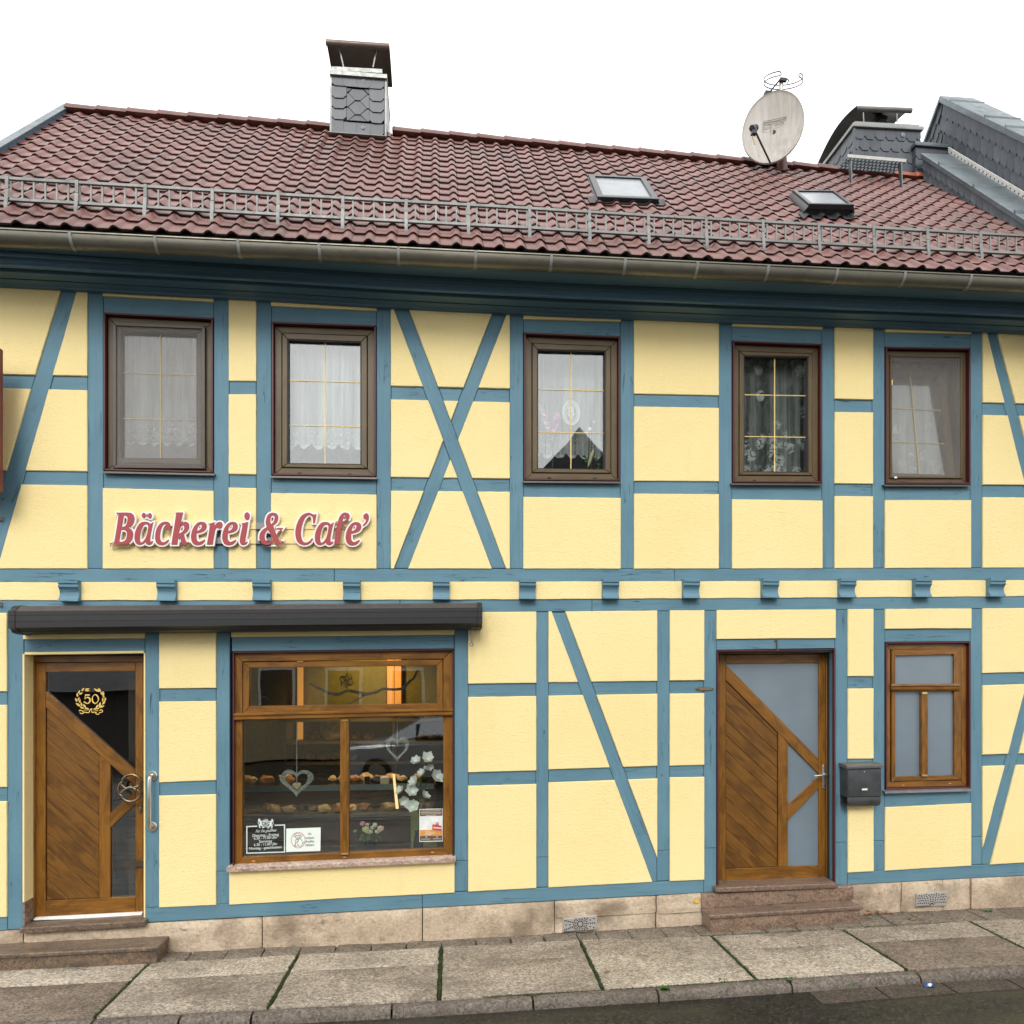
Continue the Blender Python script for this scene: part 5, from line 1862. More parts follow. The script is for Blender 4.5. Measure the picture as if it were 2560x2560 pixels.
# shelves
SHELFW = plain('shelf_board', (0.16, 0.115, 0.045), 0.5)
BREAD = plain('bread_crust', (0.36, 0.17, 0.055), 0.7, var=.45, scale=18, bump=.4)
BREADP = plain('pale_bread', (0.58, 0.40, 0.18), 0.7, var=.35, scale=18, bump=.3)
SHBACK = plain('shelf_back', (0.05, 0.035, 0.02), 0.7)
sh = thing('bread_shelf', 'tall wooden bread shelf along the back of the bakery', 'shelf', (-.6, 2.85, ZF))
x0s, x1s = -1.75, .9
for z in (1.25, 1.50, 1.76):
    MB().box(x0s, x1s, 2.55, 2.92, z, z + .022).build('shelf_board', SHELFW, sh)
    MB().box(x0s, x1s, 2.540, 2.549, z - .004, z + .030).build('shelf_rail', plain('shelf_edge', (.38, .29, .10), .35, .3), sh)
for x in (x0s - .03, -.52, x1s):
    MB().box(x, x + .03, 2.551, 2.95, ZF, 1.86).build('shelf_side', SHELFW, sh)
MB().box(x0s, x1s, 2.951, 2.975, ZF, 1.88).build('shelf_back', SHBACK, sh)
ORD = ['first', 'second', 'third', 'fourth', 'fifth', 'sixth', 'seventh', 'eighth', 'ninth', 'tenth', 'eleventh', 'twelfth', 'thirteenth', 'fourteenth', 'fifteenth']
rg = random.Random(21)
k = 0
for z, x0_, n, o0 in ((1.782, -.40, 8, 0), (1.522, -1.45, 5, 0), (1.522, -.2, 5, 5), (1.272, -1.5, 4, 0)):
    for i in range(n):
        x = x0_ + i * .16 + rg.uniform(-.01, .01)
        k += 1
        mbb = MB(); mbb.blob((x, 2.70, z + .052), .075, 2, .25, k, (.95, 1.5, .75))
        where = {1.782: 'top shelf', 1.522: 'middle shelf', 1.272: 'lowest shelf'}[z]
        tag(mbb.build('bread_loaf', BREAD if rg.random() < .6 else BREADP, None), ORD[i + o0] + ' round loaf from the left on the ' + where + ' of the bakery', 'bread', 'loaves on the ' + where)
p = at(828, 1828, 2.6)
t = thing('round_bread_basket', 'pale round bread leaning on the shelf behind the mullion', 'bread', (p.x, 2.62, 1.53))
MB().lathe([(0, -.03), (.12, -.02), (.14, 0), (.12, .02), (0, .035)], 20, (p.x, 2.62, 1.67), (0, -1, .2)).build('crust', BREADP, t)
# counter with a glass display
COUNTER = plain('counter_front', (0.06, 0.034, 0.022), 0.5, var=.2, scale=4)
cx0, cx1, cy = -2.3, -.02, 1.15
ct = thing('display_counter', 'long glass display counter with metal rails in the bakery', 'counter', (-1.2, 1.3, ZF))
zt = at(800, 1965, cy).z
zm = at(800, 2040, cy).z
MB().box(cx0, cx1, cy + .02, cy + .75, ZF, zm - .03).build('counter_base', COUNTER, ct)
MB().box(cx0, cx1, cy, cy + .02, zm - .02, zm + .012).build('metal_rail', STEEL, ct)
MB().box(cx0, cx1, cy - .004, cy + .016, zm - .048, zm - .036).build('metal_rail', STEEL, ct)
MB().box(cx0, cx1, cy + .0, cy + .018, zm - .31, zm - .300).build('metal_rail', STEEL, ct)
MB().box(cx0, cx1, cy + .03, cy + .74, zm - .029, zm - .008).build('display_floor', plain('display_floor', (.18, .16, .13), .4), ct)
MB().box(cx0 + .1, cx1, cy + .02, cy + .62, zt - .012, zt).build('glass_top', mat_glass('counter_glass', .12), ct)
MB().box(cx0 + .1, cx1, cy + .012, cy + .019, zt - .05, zt + .006).build('glass_edge', plain('glass_edge', (.22, .27, .27), .25), ct)
MB().box(cx0 + .1, cx1, cy + .72, cy + .74, zm, zt - .02).build('display_back', SHBACK, ct)
MB().box(cx1, cx1 + .018, cy + .02, cy + .74, ZF, zt).build('counter_end', COUNTER, ct)
for i in range(14):
    x = -1.72 + i * .125 + rg.uniform(-.03, .03)
    mbb = MB(); mbb.blob((x, cy + .22 + rg.uniform(-.08, .08), zm + .045), .055 + rg.uniform(-.012, .012), 2, .5, 50 + i, (1.15, 1, .75))
    m_ = [BREAD, BREADP, plain('dark_pastry', (.09, .05, .03), .4)][rg.choice([0, 1, 1, 2])]
    tag(mbb.build('pastry', m_, None), ORD[i] + ' glazed pastry from the left inside the glass display', 'pastry', 'pastries inside the glass display')
nr_ = -1
for i in range(15):
    x = -1.95 + i * .125 + rg.uniform(-.03, .03)
    if -1.35 < x < -1.12: continue
    mbb = MB(); mbb.blob((x, cy + .30 + rg.uniform(-.1, .1), zt + .036), .046 + rg.uniform(-.012, .014), 2, .5, 80 + i, (1.3, 1, .75))
    m_ = [BREADP, BREADP, BREAD][rg.choice([0, 1, 2])]
    nr_ += 1
    tag(mbb.build('bread_roll', m_, None), ORD[nr_] + ' golden roll from the left on top of the glass display', 'roll', 'rolls on the glass display')
for px_, lab in ((918, 'black open box on the glass display beside the pale one'), (943, 'smaller black box next to the gap of the display')):
    p = at(px_, 1945, cy + .08)
    t = thing('black_box', lab, 'box', (p.x, cy + .1, zt), 'dark boxes on the display')
    mbb = MB(); mbb.loft([[(p.x + sx * .028 * s, cy + .1 + sy * .03 * s, z) for sx, sy in ((-1, -1), (1, -1), (1, 1), (-1, 1))] for s, z in ((.8, zt), (1, zt + .07), (.9, zt + .07), (.75, zt + .02))])
    mbb.build('box_body', BLACKRUB, t, smooth=0)
p = at(962, 1936, cy + .1)
t = thing('white_box', 'cream coloured box standing at the right end of the display', 'box', (p.x, cy + .1, zt))
block(MB(), p.x - .042, p.x + .042, cy + .06, cy + .14, zt, zt + .075, 0, .012).build('box_body', plain('cream_plastic', (.62, .58, .45), .5), t)
# a low window ledge for the flowers
LEDGEZ = at(900, 2139, .12).z
MB().box(XL, XR, .105, .30, LEDGEZ - .04, LEDGEZ).build('window_ledge', SHOPDARK, house)
# glowing slanted strip (edge of the till area)
p0, p1 = at(984, 1936, 1.0), at(993, 2022, 1.0)
t = thing('light_strip', 'narrow slanting yellow light strip behind the white flowers', 'lamp', p1, 'warm lights in the shop')
MB().loft([[(p0.x - .011, 1.0, p0.z), (p0.x + .011, 1.0, p0.z), (p0.x + .011, 1.02, p0.z), (p0.x - .011, 1.02, p0.z)], [(p1.x - .014, 1.0, p1.z), (p1.x + .014, 1.0, p1.z), (p1.x + .014, 1.02, p1.z), (p1.x - .014, 1.02, p1.z)]]).build('light_tube', emis('strip_light', (1, .68, .30), 1.0), t, smooth=0)
# small table on the right
t = thing('brown_table', 'dark brown table behind the white flowers', 'table', (.35, 1.2, ZF))
zt2 = at(1050, 2025, 1.1).z
MB().box(.06, .85, 1.0, 1.7, zt2 - .05, zt2).build('table_top', COUNTER, t)
for x, y in ((.10, 1.04), (.81, 1.04), (.10, 1.66), (.81, 1.66)):
    MB().box(x - .025, x + .025, y - .025, y + .025, ZF, zt2 - .051).build('leg', COUNTER, t)
# curtain of olive cloth at the right
p = at(1060, 2090, .5)
t = thing('olive_panel', 'olive green panel standing behind the poster', 'panel', (p.x, .55, ZF))
block(MB(), p.x - .12, p.x + .12, .53, .57, ZF, at(1060, 2030, .5).z, 0, .01).build('panel_board', plain('olive_cloth', (.30, .32, .09), .8), t)

# heart wreaths
def heart(s):
    a = s * 2 * math.pi
    return (.5 * (16 * math.sin(a) ** 3) / 16, (13 * math.cos(a) - 5 * math.cos(2 * a) - 2 * math.cos(3 * a) - math.cos(4 * a)) / 32)
WICKER = plain('grey_wicker', (0.36, 0.375, 0.33), 0.8, var=.55, scale=70)
def heart_wreath(px, py, w, h, top, label, wood_heart, Y=.16):
    c_ = at(px, py, Y)
    t = thing('heart_wreath', label, 'heart wreath', c_, 'wicker hearts hanging in the shop window')
    rg = random.Random(int(px))
    mb = MB()
    for k in range(12):
        o1, o2, ph = rg.uniform(.80, 1.07), rg.uniform(0, 6.28), rg.uniform(0, 6.28)
        pts = []
        for i in range(40):
            x, z = heart(i / 40)
            f_ = o1 + .06 * math.sin(i * .5 + o2)
            pts.append(c_ + Vector((x * w * f_, .014 * math.sin(i * .45 + ph), (z + .08) * h * f_)))
        mb.tube(pts, .0030, 5, True)
    mb.build('twig_ring', WICKER, t)
    MB().tube([c_ + Vector((0, 0, h * .28)), Vector((c_.x, Y, at(px, top, Y).z))], .0016, 4).build('hanging_string', WHITE, t)
    if wood_heart:
        mb = MB()
        k_ = [(c_.x + heart(i / 28)[0] * .070, c_.z - .02 + heart(i / 28)[1] * .07) for i in range(28)]
        n_ = len(k_)
        mb.loft([[(x, Y - .004, z) for x, z in k_], [(x, Y + .004, z) for x, z in k_]])
        mb.build('wooden_heart', plain('pale_wood', (.45, .36, .17), .6), t, smooth=0)
        MB().tube([c_ + Vector((0, 0, h * .22)), c_ + Vector((0, 0, .0))], .0016, 4).build('inner_string', WHITE, t)
heart_wreath(742, 1958, .245, .225, 1802, 'grey wicker heart with a small wooden heart inside, left half of the shop window', True)
heart_wreath(993, 1875, .185, .215, 1798, 'grey wicker heart hanging above the white flowers', False)

# white magnolias
WPETAL = plain('white_petal', (0.86, 0.87, 0.80), 0.6, var=.06)
b_ = at(1046, 2050, .2)
t = thing('magnolia_branch', 'tall branch of white magnolia flowers in the shop window', 'flowers', (b_.x, .2, LEDGEZ))
rg = random.Random(4)
Fm = [(1041, 1898, .055, (-.3, -.8, .8)), (1069, 1893, .062, (.1, -.8, .7)), (1073, 1908, .045, (.2, -.7, -.5)), (1066, 1917, .03, (0, -.5, 1)), (1055, 1928, .045, (-.3, -.6, .6)), (1089, 1937, .068, (.5, -.8, .5)),
      (1037, 1949, .052, (-.5, -.7, .5)), (1003, 1974, .050, (-.6, -.5, .7)), (1030, 1974, .068, (.1, -.9, .6)), (1014, 1994, .056, (-.2, -1, -.2)), (1032, 2008, .062, (-.1, -.9, .3)), (1060, 1985, .05, (.6, -.3, .6))]
for fx, fy, r_, nr in Fm:
    mb = MB()
    c_ = at(fx, fy + 6, .18)
    petals(mb, c_, r_ * 1.15, 6, nr, rg, .75)
    petals(mb, c_ + Vector(nr) * .004, r_ * .8, 4, nr, rg, 1.0)
    mb.build('magnolia_flower', WPETAL, t, smooth=80)
mb = MB()
mb.tube([(b_.x, .22, LEDGEZ), at(1050, 2000, .2), at(1052, 1950, .2), at(1058, 1915, .2), at(1069, 1900, .19)], .006, 7)
for fx, fy, r_, nr in Fm[3:11]:
    mb.tube([at(1051, min(2040, fy + 45), .2), at((fx + 1052) / 2, fy + 18, .19), at(fx, fy + 8, .18)], .0035, 5)
mb.build('branch', plain('dark_twig', (.05, .055, .03), .7), t)
mb = MB()
for k in range(7):
    c_ = at(1046 + rg.uniform(-12, 14), 1955 + rg.uniform(-10, 60), .19)
    d = Vector((rg.uniform(-1, 1), -.2, rg.uniform(-.3, 1))).normalized() * .06
    s = d.cross(Vector((0, 1, 0))).normalized() * .018
    mb.add([c_ - d * .5, c_ + s, c_ + d * .5, c_ - s], [(0, 1, 2, 3)])
mb.build('leaf', plain('olive_leaf', (.10, .12, .03), .6), t, smooth=0)
MB().lathe([(.035, 0), (.045, .02), (.04, .10), (.028, .16), (.032, .18), (.02, .17)], 16, (b_.x, .22, LEDGEZ)).build('vase', plain('dark_vase', (.03, .04, .04), .2), t)
# flower pot with mixed blossoms
b_ = at(925, 2132, .17)
t = thing('flower_bouquet', 'small mixed bouquet in a dark pot on the shop window ledge', 'flowers', (b_.x, .19, LEDGEZ))
MB().lathe([(.036, 0), (.040, .01), (.054, .10), (.058, .105), (.05, .10)], 18, (b_.x, .19, LEDGEZ)).build('pot', plain('dark_teal_pot', (.018, .03, .032), .3), t)
for fx, fy, r_, mcol, nm in [(906, 2060, .030, (.66, .34, .38), 'pink_bloom'), (914, 2074, .042, (.66, .68, .36), 'lime_bloom'), (938, 2064, .03, (.62, .66, .50), 'cream_bloom'), (931, 2070, .024, (.7, .68, .6), 'white_bloom'),
                             (951, 2072, .036, (.74, .55, .44), 'peach_bloom'), (944, 2080, .028, (.6, .62, .42), 'cream_bloom'), (888, 2078, .020, (.48, .5, .26), 'bud'), (925, 2080, .03, (.66, .66, .44), 'cream_bloom'), (918, 2062, .02, (.7, .5, .5), 'pink_bloom')]:
    mb = MB()
    for cup, k_ in ((.3, 1), (.7, .75), (1.2, .5)):
        petals(mb, at(fx, fy, .16), r_ * k_, 6, (rg.uniform(-.3, .3), -.8, .8), rg, cup)
    mb.build(nm, plain(nm, mcol, .7, var=.2, scale=60), t, smooth=0)
mb = MB()
for k in range(26):
    c_ = at(922 + rg.gauss(0, 14), 2092 + rg.gauss(0, 9), .17)
    d = Vector((rg.uniform(-1, 1), -.3, rg.uniform(-.8, .8))).normalized() * .034
    s = d.cross(Vector((0, 1, 0))).normalized() * .013
    mb.add([c_ - d * .5, c_ + s, c_ + d * .5, c_ - s], [(0, 1, 2, 3)])
mb.tube([at(889, 2128, .16), at(890, 2105, .16), at(888, 2080, .16)], .002, 5)
mb.build('leaf', plain('bouquet_leaf', (.05, .11, .04), .6), t, smooth=0)
# gnarled branch with a wire ball hanging in the transom
t0 = at(880, 1735, .5)
t = thing('hanging_branch', 'gnarled branch hung across the transom of the shop window', 'branch', t0)
TWIG = plain('weathered_twig', (0.30, 0.26, 0.20), .8, var=.4, scale=30)
mb = MB()
mb.tube([at(x, y, .5) for x, y in [(775, 1710), (800, 1722), (818, 1732), (845, 1737), (868, 1726), (890, 1730), (915, 1736), (940, 1731), (958, 1722), (985, 1724), (1005, 1722), (1020, 1708), (1035, 1695), (1046, 1672)]], [.008, .012, .012, .013, .012, .013, .014, .013, .012, .012, .012, .012, .011, .008], 8)
mb.tube([at(x, y, .52) for x, y in [(912, 1736), (900, 1745), (885, 1752), (870, 1760)]], [.009, .009, .008, .005], 7)
mb.tube([at(x, y, .5) for x, y in [(624, 1735), (645, 1740), (662, 1742), (675, 1750)]], [.004, .006, .006, .004], 7)
mb.build('bough', TWIG, t)
MB().tube([at(868, 1726, .5), at(868, 1660, .5)], .002, 4).build('hanging_string', BLACKGAP, t)
c_ = at(866, 1702, .48)
t = thing('wire_ball', 'round straw ball hanging from the branch in the transom', 'ornament', c_)
mb = MB()
for k in range(9):
    ax = Vector((math.cos(k * .7), .4 * math.sin(k), math.sin(k * 1.3))).normalized()
    u_ = ax.orthogonal().normalized(); v_ = ax.cross(u_)
    mb.tube([c_ + (u_ * math.cos(a * math.pi / 12) + v_ * math.sin(a * math.pi / 12)) * .062 for a in range(24)], .0022, 4, True)
mb.build('straw_ring', plain('pale_straw', (.42, .32, .16), .8), t)

# ------------------------------------------------------------------ prints on the shop glass
def text_mesh(s, size, width=None, bold=0.0, shear=0.0, align='CENTER'):
    cu = bpy.data.curves.new('txt', 'FONT')
    cu.body = s
    cu.size = size
    cu.offset = bold
    cu.shear = shear
    cu.align_x = align
    cu.resolution_u = 3
    ob = bpy.data.objects.new('txt', cu)
    C.objects.link(ob)
    dg = bpy.context.evaluated_depsgraph_get()
    me = ob.evaluated_get(dg).to_mesh()
    v = [tuple(q.co) for q in me.vertices]
    f = [tuple(q.vertices) for q in me.polygons]
    ob.evaluated_get(dg).to_mesh_clear()
    bpy.data.objects.remove(ob)
    bpy.data.curves.remove(cu)
    if width and v:
        w_ = max(q[0] for q in v) - min(q[0] for q in v)
        v = [(q[0] * width / w_, q[1], q[2]) for q in v]
    return v, f
def put_text(mb, s, px, py, Y, size, wpx=None, bold=0.0, shear=0.0, slope=0.0, align='CENTER'):
    c_ = at(px, py, Y)
    wm = wpx / FPX * 6.0 * 1.0 if wpx else None
    v, f = text_mesh(s, size, wm, bold, shear, align)
    mb.add([(c_.x + a, Y, c_.z + b + slope * a) for a, b, _ in v], f)
Yg = .0485
Z1 = at(640, 2040, Yg)
hrs = sub('opening_hours_print', w)
f5 = lambda u, v: xz(560 + u * .15528, 1900 + v * .15528, Yg)
mb = MB()
def line(mb, pts, wd, f, y):
    for a, b in zip(pts, pts[1:]):
        d = Vector((b[0] - a[0], b[1] - a[1])).normalized()
        n_ = Vector((-d.y, d.x)) * wd / 2
        e = d * wd / 2
        p = [f(a[0] - e.x + n_.x, a[1] - e.y + n_.y), f(b[0] + e.x + n_.x, b[1] + e.y + n_.y), f(b[0] + e.x - n_.x, b[1] + e.y - n_.y), f(a[0] - e.x - n_.x, a[1] - e.y - n_.y)]
        mb.add([(q[0], y, q[1]) for q in p], [(0, 1, 2, 3)])
line(mb, [(525, 1066), (368, 1073)], 17, f5, Yg)
line(mb, [(368, 1082), (368, 1500)], 17, f5, Yg - .0003)
line(mb, [(376, 1500), (975, 1480)], 17, f5, Yg - .0006)
line(mb, [(975, 1470), (975, 1046)], 17, f5, Yg - .0003)
line(mb, [(967, 1046), (822, 1050)], 17, f5, Yg)
mb.build('print_border', WHITEPRINT, hrs, smooth=0)
mb = MB()
SL = .030
for s, u, v, size, wp_, bd, shr in [('Für Sie geöffnet', 672, 1160, .034, 50, 0, .45), ('Dienstag - Freitag', 668, 1228, .031, 62, .0002, 0), ('6.30 - 17.00 Uhr', 668, 1273, .031, 55, .0002, 0),
                                  ('Samstag', 668, 1327, .031, 31, .0002, 0), ('6.30 - 11.00 Uhr', 668, 1377, .031, 55, .0002, 0), ('Montag - geschlossen', 668, 1432, .031, 76, .0002, 0)]:
    put_text(mb, s, 560 + u * .15528, 1900 + v * .15528, Yg, size, wp_, bd, shr, SL)
mb.build('print_lettering', WHITEPRINT, hrs, smooth=0)
# crest: two lions holding a shield under a crown
mb = MB()
def fc(sx): return lambda u, v: f5(672 + sx * (u - 672), v)
for sx, sl_ in ((1, 0), (-1, -7)):
    g_ = lambda u, v, sx=sx, sl_=sl_: f5(672 + sx * (672 - u), v + sl_ * (1 - 0))
    y = Yg - .0003 * (sx + 2)
    stroke(mb, [(585, 985), (590, 1020), (600, 1050), (615, 1070)], [26, 34, 30, 20], g_, y)           # body
    stroke(mb, [(580, 955), (565, 968), (572, 985), (592, 985)], [20, 26, 24, 18], g_, y - .0002)      # head
    stroke(mb, [(595, 1000), (620, 990), (640, 995)], [16, 14, 10], g_, y - .0004)
    stroke(mb, [(597, 1025), (622, 1022), (642, 1030)], [14, 12, 9], g_, y - .0006)
    stroke(mb, [(590, 1045), (570, 1065), (575, 1092), (590, 1095)], [22, 20, 14, 12], g_, y - .0004)
    stroke(mb, [(610, 1065), (632, 1075), (628, 1095), (645, 1095)], [16, 14, 12, 10], g_, y - .0008)
    stroke(mb, [(578, 1050), (555, 1035), (552, 1005), (560, 990), (550, 975)], [10, 9, 9, 10, 14], g_, y - .0006)
ring_pts = [(672 + 38 * math.cos(a), 1022 + 38 * math.sin(a)) for a in [k * math.pi / 8 for k in range(17)]]
stroke(mb, ring_pts, 9, f5, Yg - .0012)
stroke(mb, [(655, 1035), (660, 1005), (680, 1005), (690, 1030), (665, 1040)], 8, f5, Yg - .0014)
stroke(mb, [(640, 978), (640, 955), (656, 970), (672, 948), (688, 968), (704, 952), (704, 975)], 9, f5, Yg - .0014, n=1)
stroke(mb, [(640, 980), (704, 977)], 10, f5, Yg - .0016)
stroke(mb, [(612, 1092), (640, 1078), (700, 1075), (730, 1086)], 9, f5, Yg - .0016)
mb.build('print_crest', WHITEPRINT, hrs, smooth=0)
# no-dogs notice
c_ = at(757, 2100, Yg)
t = thing('dog_notice', 'white notice with a crossed-out dog stuck inside the shop window', 'notice', c_)
PAPER = plain('notice_paper', (0.72, 0.78, 0.72), .6, var=.03)
MB().prism([f5(1003, 1105), f5(1557, 1086), f5(1552, 1465), f5(1000, 1482)], Yg, Yg + .0012).build('paper', PAPER, t, smooth=0)
INK = plain('dark_print', (0.05, 0.07, 0.07), .7)
RED = plain('red_print', (0.42, 0.10, 0.06), .7)
mb = MB()
for s, u, v, wp_ in [('Wir', 1382, 1210, 9), ('müssen', 1382, 1270, 20.5), ('draußen', 1382, 1328, 21), ('bleiben!', 1382, 1386, 20.5)]:
    put_text(mb, s, 560 + u * .15528, 1900 + v * .15528, Yg - .0006, .030, wp_, .0004)
mb.build('notice_lettering', INK, t, smooth=0)
mb = MB()
stroke(mb, [(1195 + 111 * math.cos(a), 1290 + 125 * math.sin(a)) for a in [k * math.pi / 14 for k in range(29)]], 8, f5, Yg - .0006)
stroke(mb, [(1125, 1385), (1270, 1200)], 8, f5, Yg - .0009)
mb.build('red_ring', RED, t, smooth=0)
mb = MB()
for pts in ([(1130, 1240), (1125, 1215), (1150, 1190), (1190, 1185), (1225, 1195), (1235, 1225)], [(1130, 1240), (1145, 1235), (1150, 1205)], [(1150, 1225), (1160, 1255), (1185, 1270), (1215, 1250), (1222, 1215)],
            [(1165, 1265), (1150, 1310), (1150, 1370), (1140, 1388), (1175, 1385), (1190, 1350)], [(1215, 1255), (1250, 1290), (1262, 1340), (1245, 1385), (1200, 1388), (1215, 1355)], [(1262, 1340), (1285, 1340), (1285, 1310)],
            [(1172, 1275), (1195, 1285), (1185, 1330)]):
    stroke(mb, pts, 6, f5, Yg - .0012)
for cx, cy_ in ((1172, 1218), (1205, 1215), (1188, 1245), (1180, 1275)):
    mb.add([(*f5(cx + 9 * math.cos(a), cy_ + 10 * math.sin(a)), 0) for a in [k * math.pi / 4 for k in range(8)]], [tuple(range(8))])
    o_ = len(mb.v) - 8
    mb.v[o_:] = [(q[0], Yg - .0015, q[1]) for q in mb.v[o_:]]
mb.build('dog_drawing', INK, t, smooth=0)
# event poster
fp = lambda u, v: xz(860 + u * .20704, 1780 + v * .20704, Yg)
c_ = at(1078, 2070, Yg)
t = thing('poster', 'brown and orange event poster at the right of the shop window', 'poster', c_)
PB = plain('poster_brown', (0.10, 0.068, 0.045), .6); PO = plain('poster_orange', (0.62, 0.27, 0.06), .6); PW = plain('poster_white', (0.68, 0.70, 0.68), .6); PR = plain('poster_red', (0.40, 0.05, 0.07), .6)
def pq(name, u0, v0, u1, v1, mat, dy, sk=-.02):
    MB().prism([fp(u0, v0), fp(u1, v0 + sk * (u1 - u0)), fp(u1, v1 + sk * (u1 - u0)), fp(u0, v1)], Yg - dy, Yg - dy + .0008).build(name, mat, t, smooth=0)
pq('paper', 910, 1172, 1192, 1568, PW, 0)
pq('brown_band', 916, 1180, 1186, 1258, PB, .0006)
pq('orange_band', 916, 1426, 1186, 1494, PO, .0006)
pq('brown_foot', 916, 1496, 1186, 1558, PB, .0006)
pq('red_label', 1066, 1360, 1176, 1424, PR, .0012, -.15 if False else .12)
pq('red_tab', 1108, 1332, 1145, 1366, PR, .0014, .1)
pq('orange_label', 1070, 1352, 1132, 1382, PO, .0009, .1)
mb = MB()
for v, ww in ((1196, 230), (1214, 250), (1232, 235), (1249, 120)):
    line(mb, [(1050 - ww / 2, v), (1050 + ww / 2, v - 4)], 5, fp, Yg - .0012)
for u, v, ww in ((980, 1446, 50), (980, 1462, 120), (980, 1478, 70)):
    line(mb, [(u, v), (u + ww, v - 2)], 7, fp, Yg - .0012)
line(mb, [(1085, 1396), (1165, 1402)], 16, fp, Yg - .0018)
line(mb, [(1118, 1348), (1136, 1350)], 9, fp, Yg - .0020)
for u in (990, 1118):
    line(mb, [(u, 1508), (u + 10, 1508)], 10, fp, Yg - .0012)
line(mb, [(935, 1535), (1040, 1533)], 5, fp, Yg - .0012)
line(mb, [(1075, 1532), (1170, 1530)], 5, fp, Yg - .0012)
mb.build('print_lines', plain('poster_cream', (.62, .56, .45), .7), t, smooth=0)

# ================================================================== cornice and gutter
def survey_line(pts, Y):
    return [(q.x, q.z) for q in (at(a, b, Y) for a, b in pts)]
zT = survey_line(T, -.05)
def dzT(x): return lerp(zT, x) - lerp(zT, 0)
xsw = [-3.80] + [-3.5 + .5 * i for i in range(19)] + [5.80]
E0 = EYE
z0c = lerp(zT, 0)
k_ = z0c - (E0 + 3.085)
prof = [(.10, 3.30), (-.405, 3.28), (-.405, 3.243), (-.28, 3.230), (-.28, 3.246), (-.266, 3.246), (-.266, 3.206), (-.274, 3.203), (-.274, 3.192), (-.252, 3.189),
        (-.244, 3.176), (-.243, 3.160), (-.248, 3.146), (-.258, 3.136), (-.258, 3.128), (-.236, 3.125), (-.215, 3.150), (-.196, 3.150), (-.196, 3.116), (-.124, 3.108), (-.124, 3.124), (-.112, 3.124),
        (-.112, 3.104), (-.055, 3.098), (-.05, 3.088), (.10, 3.083)]
MB().sweepx([(y, E0 + z + k_) for y, z in prof], xsw, dzT).build('cornice', CORNICE, house, smooth=0)
EAVE = survey_line([(0, 566), (900, 613), (1090, 620.5), (1700, 651.5), (2560, 689.5)], EAVE_Y - .01)
def zE(x): return lerp(EAVE, x) + .012
RIDGE = [(-3.87, EYE + 6.028), (0, EYE + 6.070), (5.8, EYE + 6.035)]
def zR(x): return lerp(RIDGE, x)
def roofz(x, y):
    s = (y - EAVE_Y) / (RIDGE_Y - EAVE_Y)
    return zE(x) + (zR(x) - zE(x)) * s
def onroof(px, py, off=0.0):
    lo, hi = -.6, 6.0
    for _ in range(50):
        m_ = (lo + hi) / 2
        p = at(px, py, m_)
        if p.z > roofz(p.x, m_) + off: lo = m_
        else: hi = m_
    return at(px, py, (lo + hi) / 2)
# gutter: half round, open at the top
GF = survey_line([(0, 570.5), (390, 590), (1090, 622.5), (1700, 652), (2560, 692.5)], -.545)
gr = .068
gy = -.475
def gut_ring(x):
    zc = lerp(GF, x) - .012
    out = [(gy - .07 + .006 * math.cos(R(a)), zc + .008 + .006 * math.sin(R(a))) for a in (0, 60, 120, 180, 240)]
    out = [(gy + gr * math.cos(R(a)), zc + gr * math.sin(R(a)) * 1.12) for a in range(360, 179, -15)] + out[::-1][0:0] + [(gy - .070, zc + .002), (gy - .076, zc + .006), (gy - .076, zc + .014), (gy - .070, zc + .017), (gy - .064, zc + .012)]
    inn = [(gy + (gr - .004) * math.cos(R(a)), zc + (gr - .004) * math.sin(R(a)) * 1.1) for a in range(180, 361, 15)]
    return [(x, y, z) for y, z in out + inn]
gt = MB()
gt.loft([gut_ring(x) for x in [-3.95 + .35 * i for i in range(29)]])
gutter = gt.build('gutter', GUTTER, house, smooth=35)
x = at(175, 590, -.54).x - .59
while x < 5.7:
    zc = lerp(GF, x) - .012
    pts = [(gy + (gr + .003) * math.cos(R(a)), zc + (gr + .003) * math.sin(R(a)) * 1.12) for a in range(350, 181, -17)] + [(gy - .078, zc + .012), (gy - .066, zc + .020)]
    mb = MB()
    mb.loft([[(x - .011, y, z), (x + .011, y, z), (x + .011, y + .003, z + .002), (x - .011, y + .003, z + .002)] for y, z in pts])
    mb.build('gutter_bracket', ZINC_PALE, gutter)
    x += .59

# ================================================================== roof
roof = sub('roof', house)
TILE_PR = [(0, .006), (.04, .001), (.10, 0), (.50, 0), (.545, .004), (.60, .011), (.67, .020), (.75, .0245), (.83, .0225), (.905, .015), (.96, .006), (1.0, .003)]
def tile_mesh_verts():
    w = TILE_W
    pr = TILE_PR
    L = .275
    v = []
    n = len(pr)
    def lift(vv): return .026 * (1 - vv / L)
    for (vv, dh) in ((-.003, -.020), (-.006, -.005), (.004, 0), (L, 0)):
        for u, h in pr:
            v.append((u * w + (0.0012 if u == 0 else 0) - (0.0012 if u == 1 else 0), vv, h + dh + lift(vv)))
    f = [(i * n + j, i * n + j + 1, (i + 1) * n + j + 1, (i + 1) * n + j) for i in range(3) for j in range(n - 1)]
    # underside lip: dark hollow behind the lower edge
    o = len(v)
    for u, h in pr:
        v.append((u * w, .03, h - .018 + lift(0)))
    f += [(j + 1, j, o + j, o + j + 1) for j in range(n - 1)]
    return v, f
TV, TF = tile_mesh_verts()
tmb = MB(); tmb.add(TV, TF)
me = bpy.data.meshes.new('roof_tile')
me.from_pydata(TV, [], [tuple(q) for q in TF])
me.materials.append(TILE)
me.materials.append(TILE_SHADE)
TM = [1 if (i < 10 * 0 + (len(TILE_PR) - 1) or i >= 3 * (len(TILE_PR) - 1)) else 0 for i in range(len(TF))]
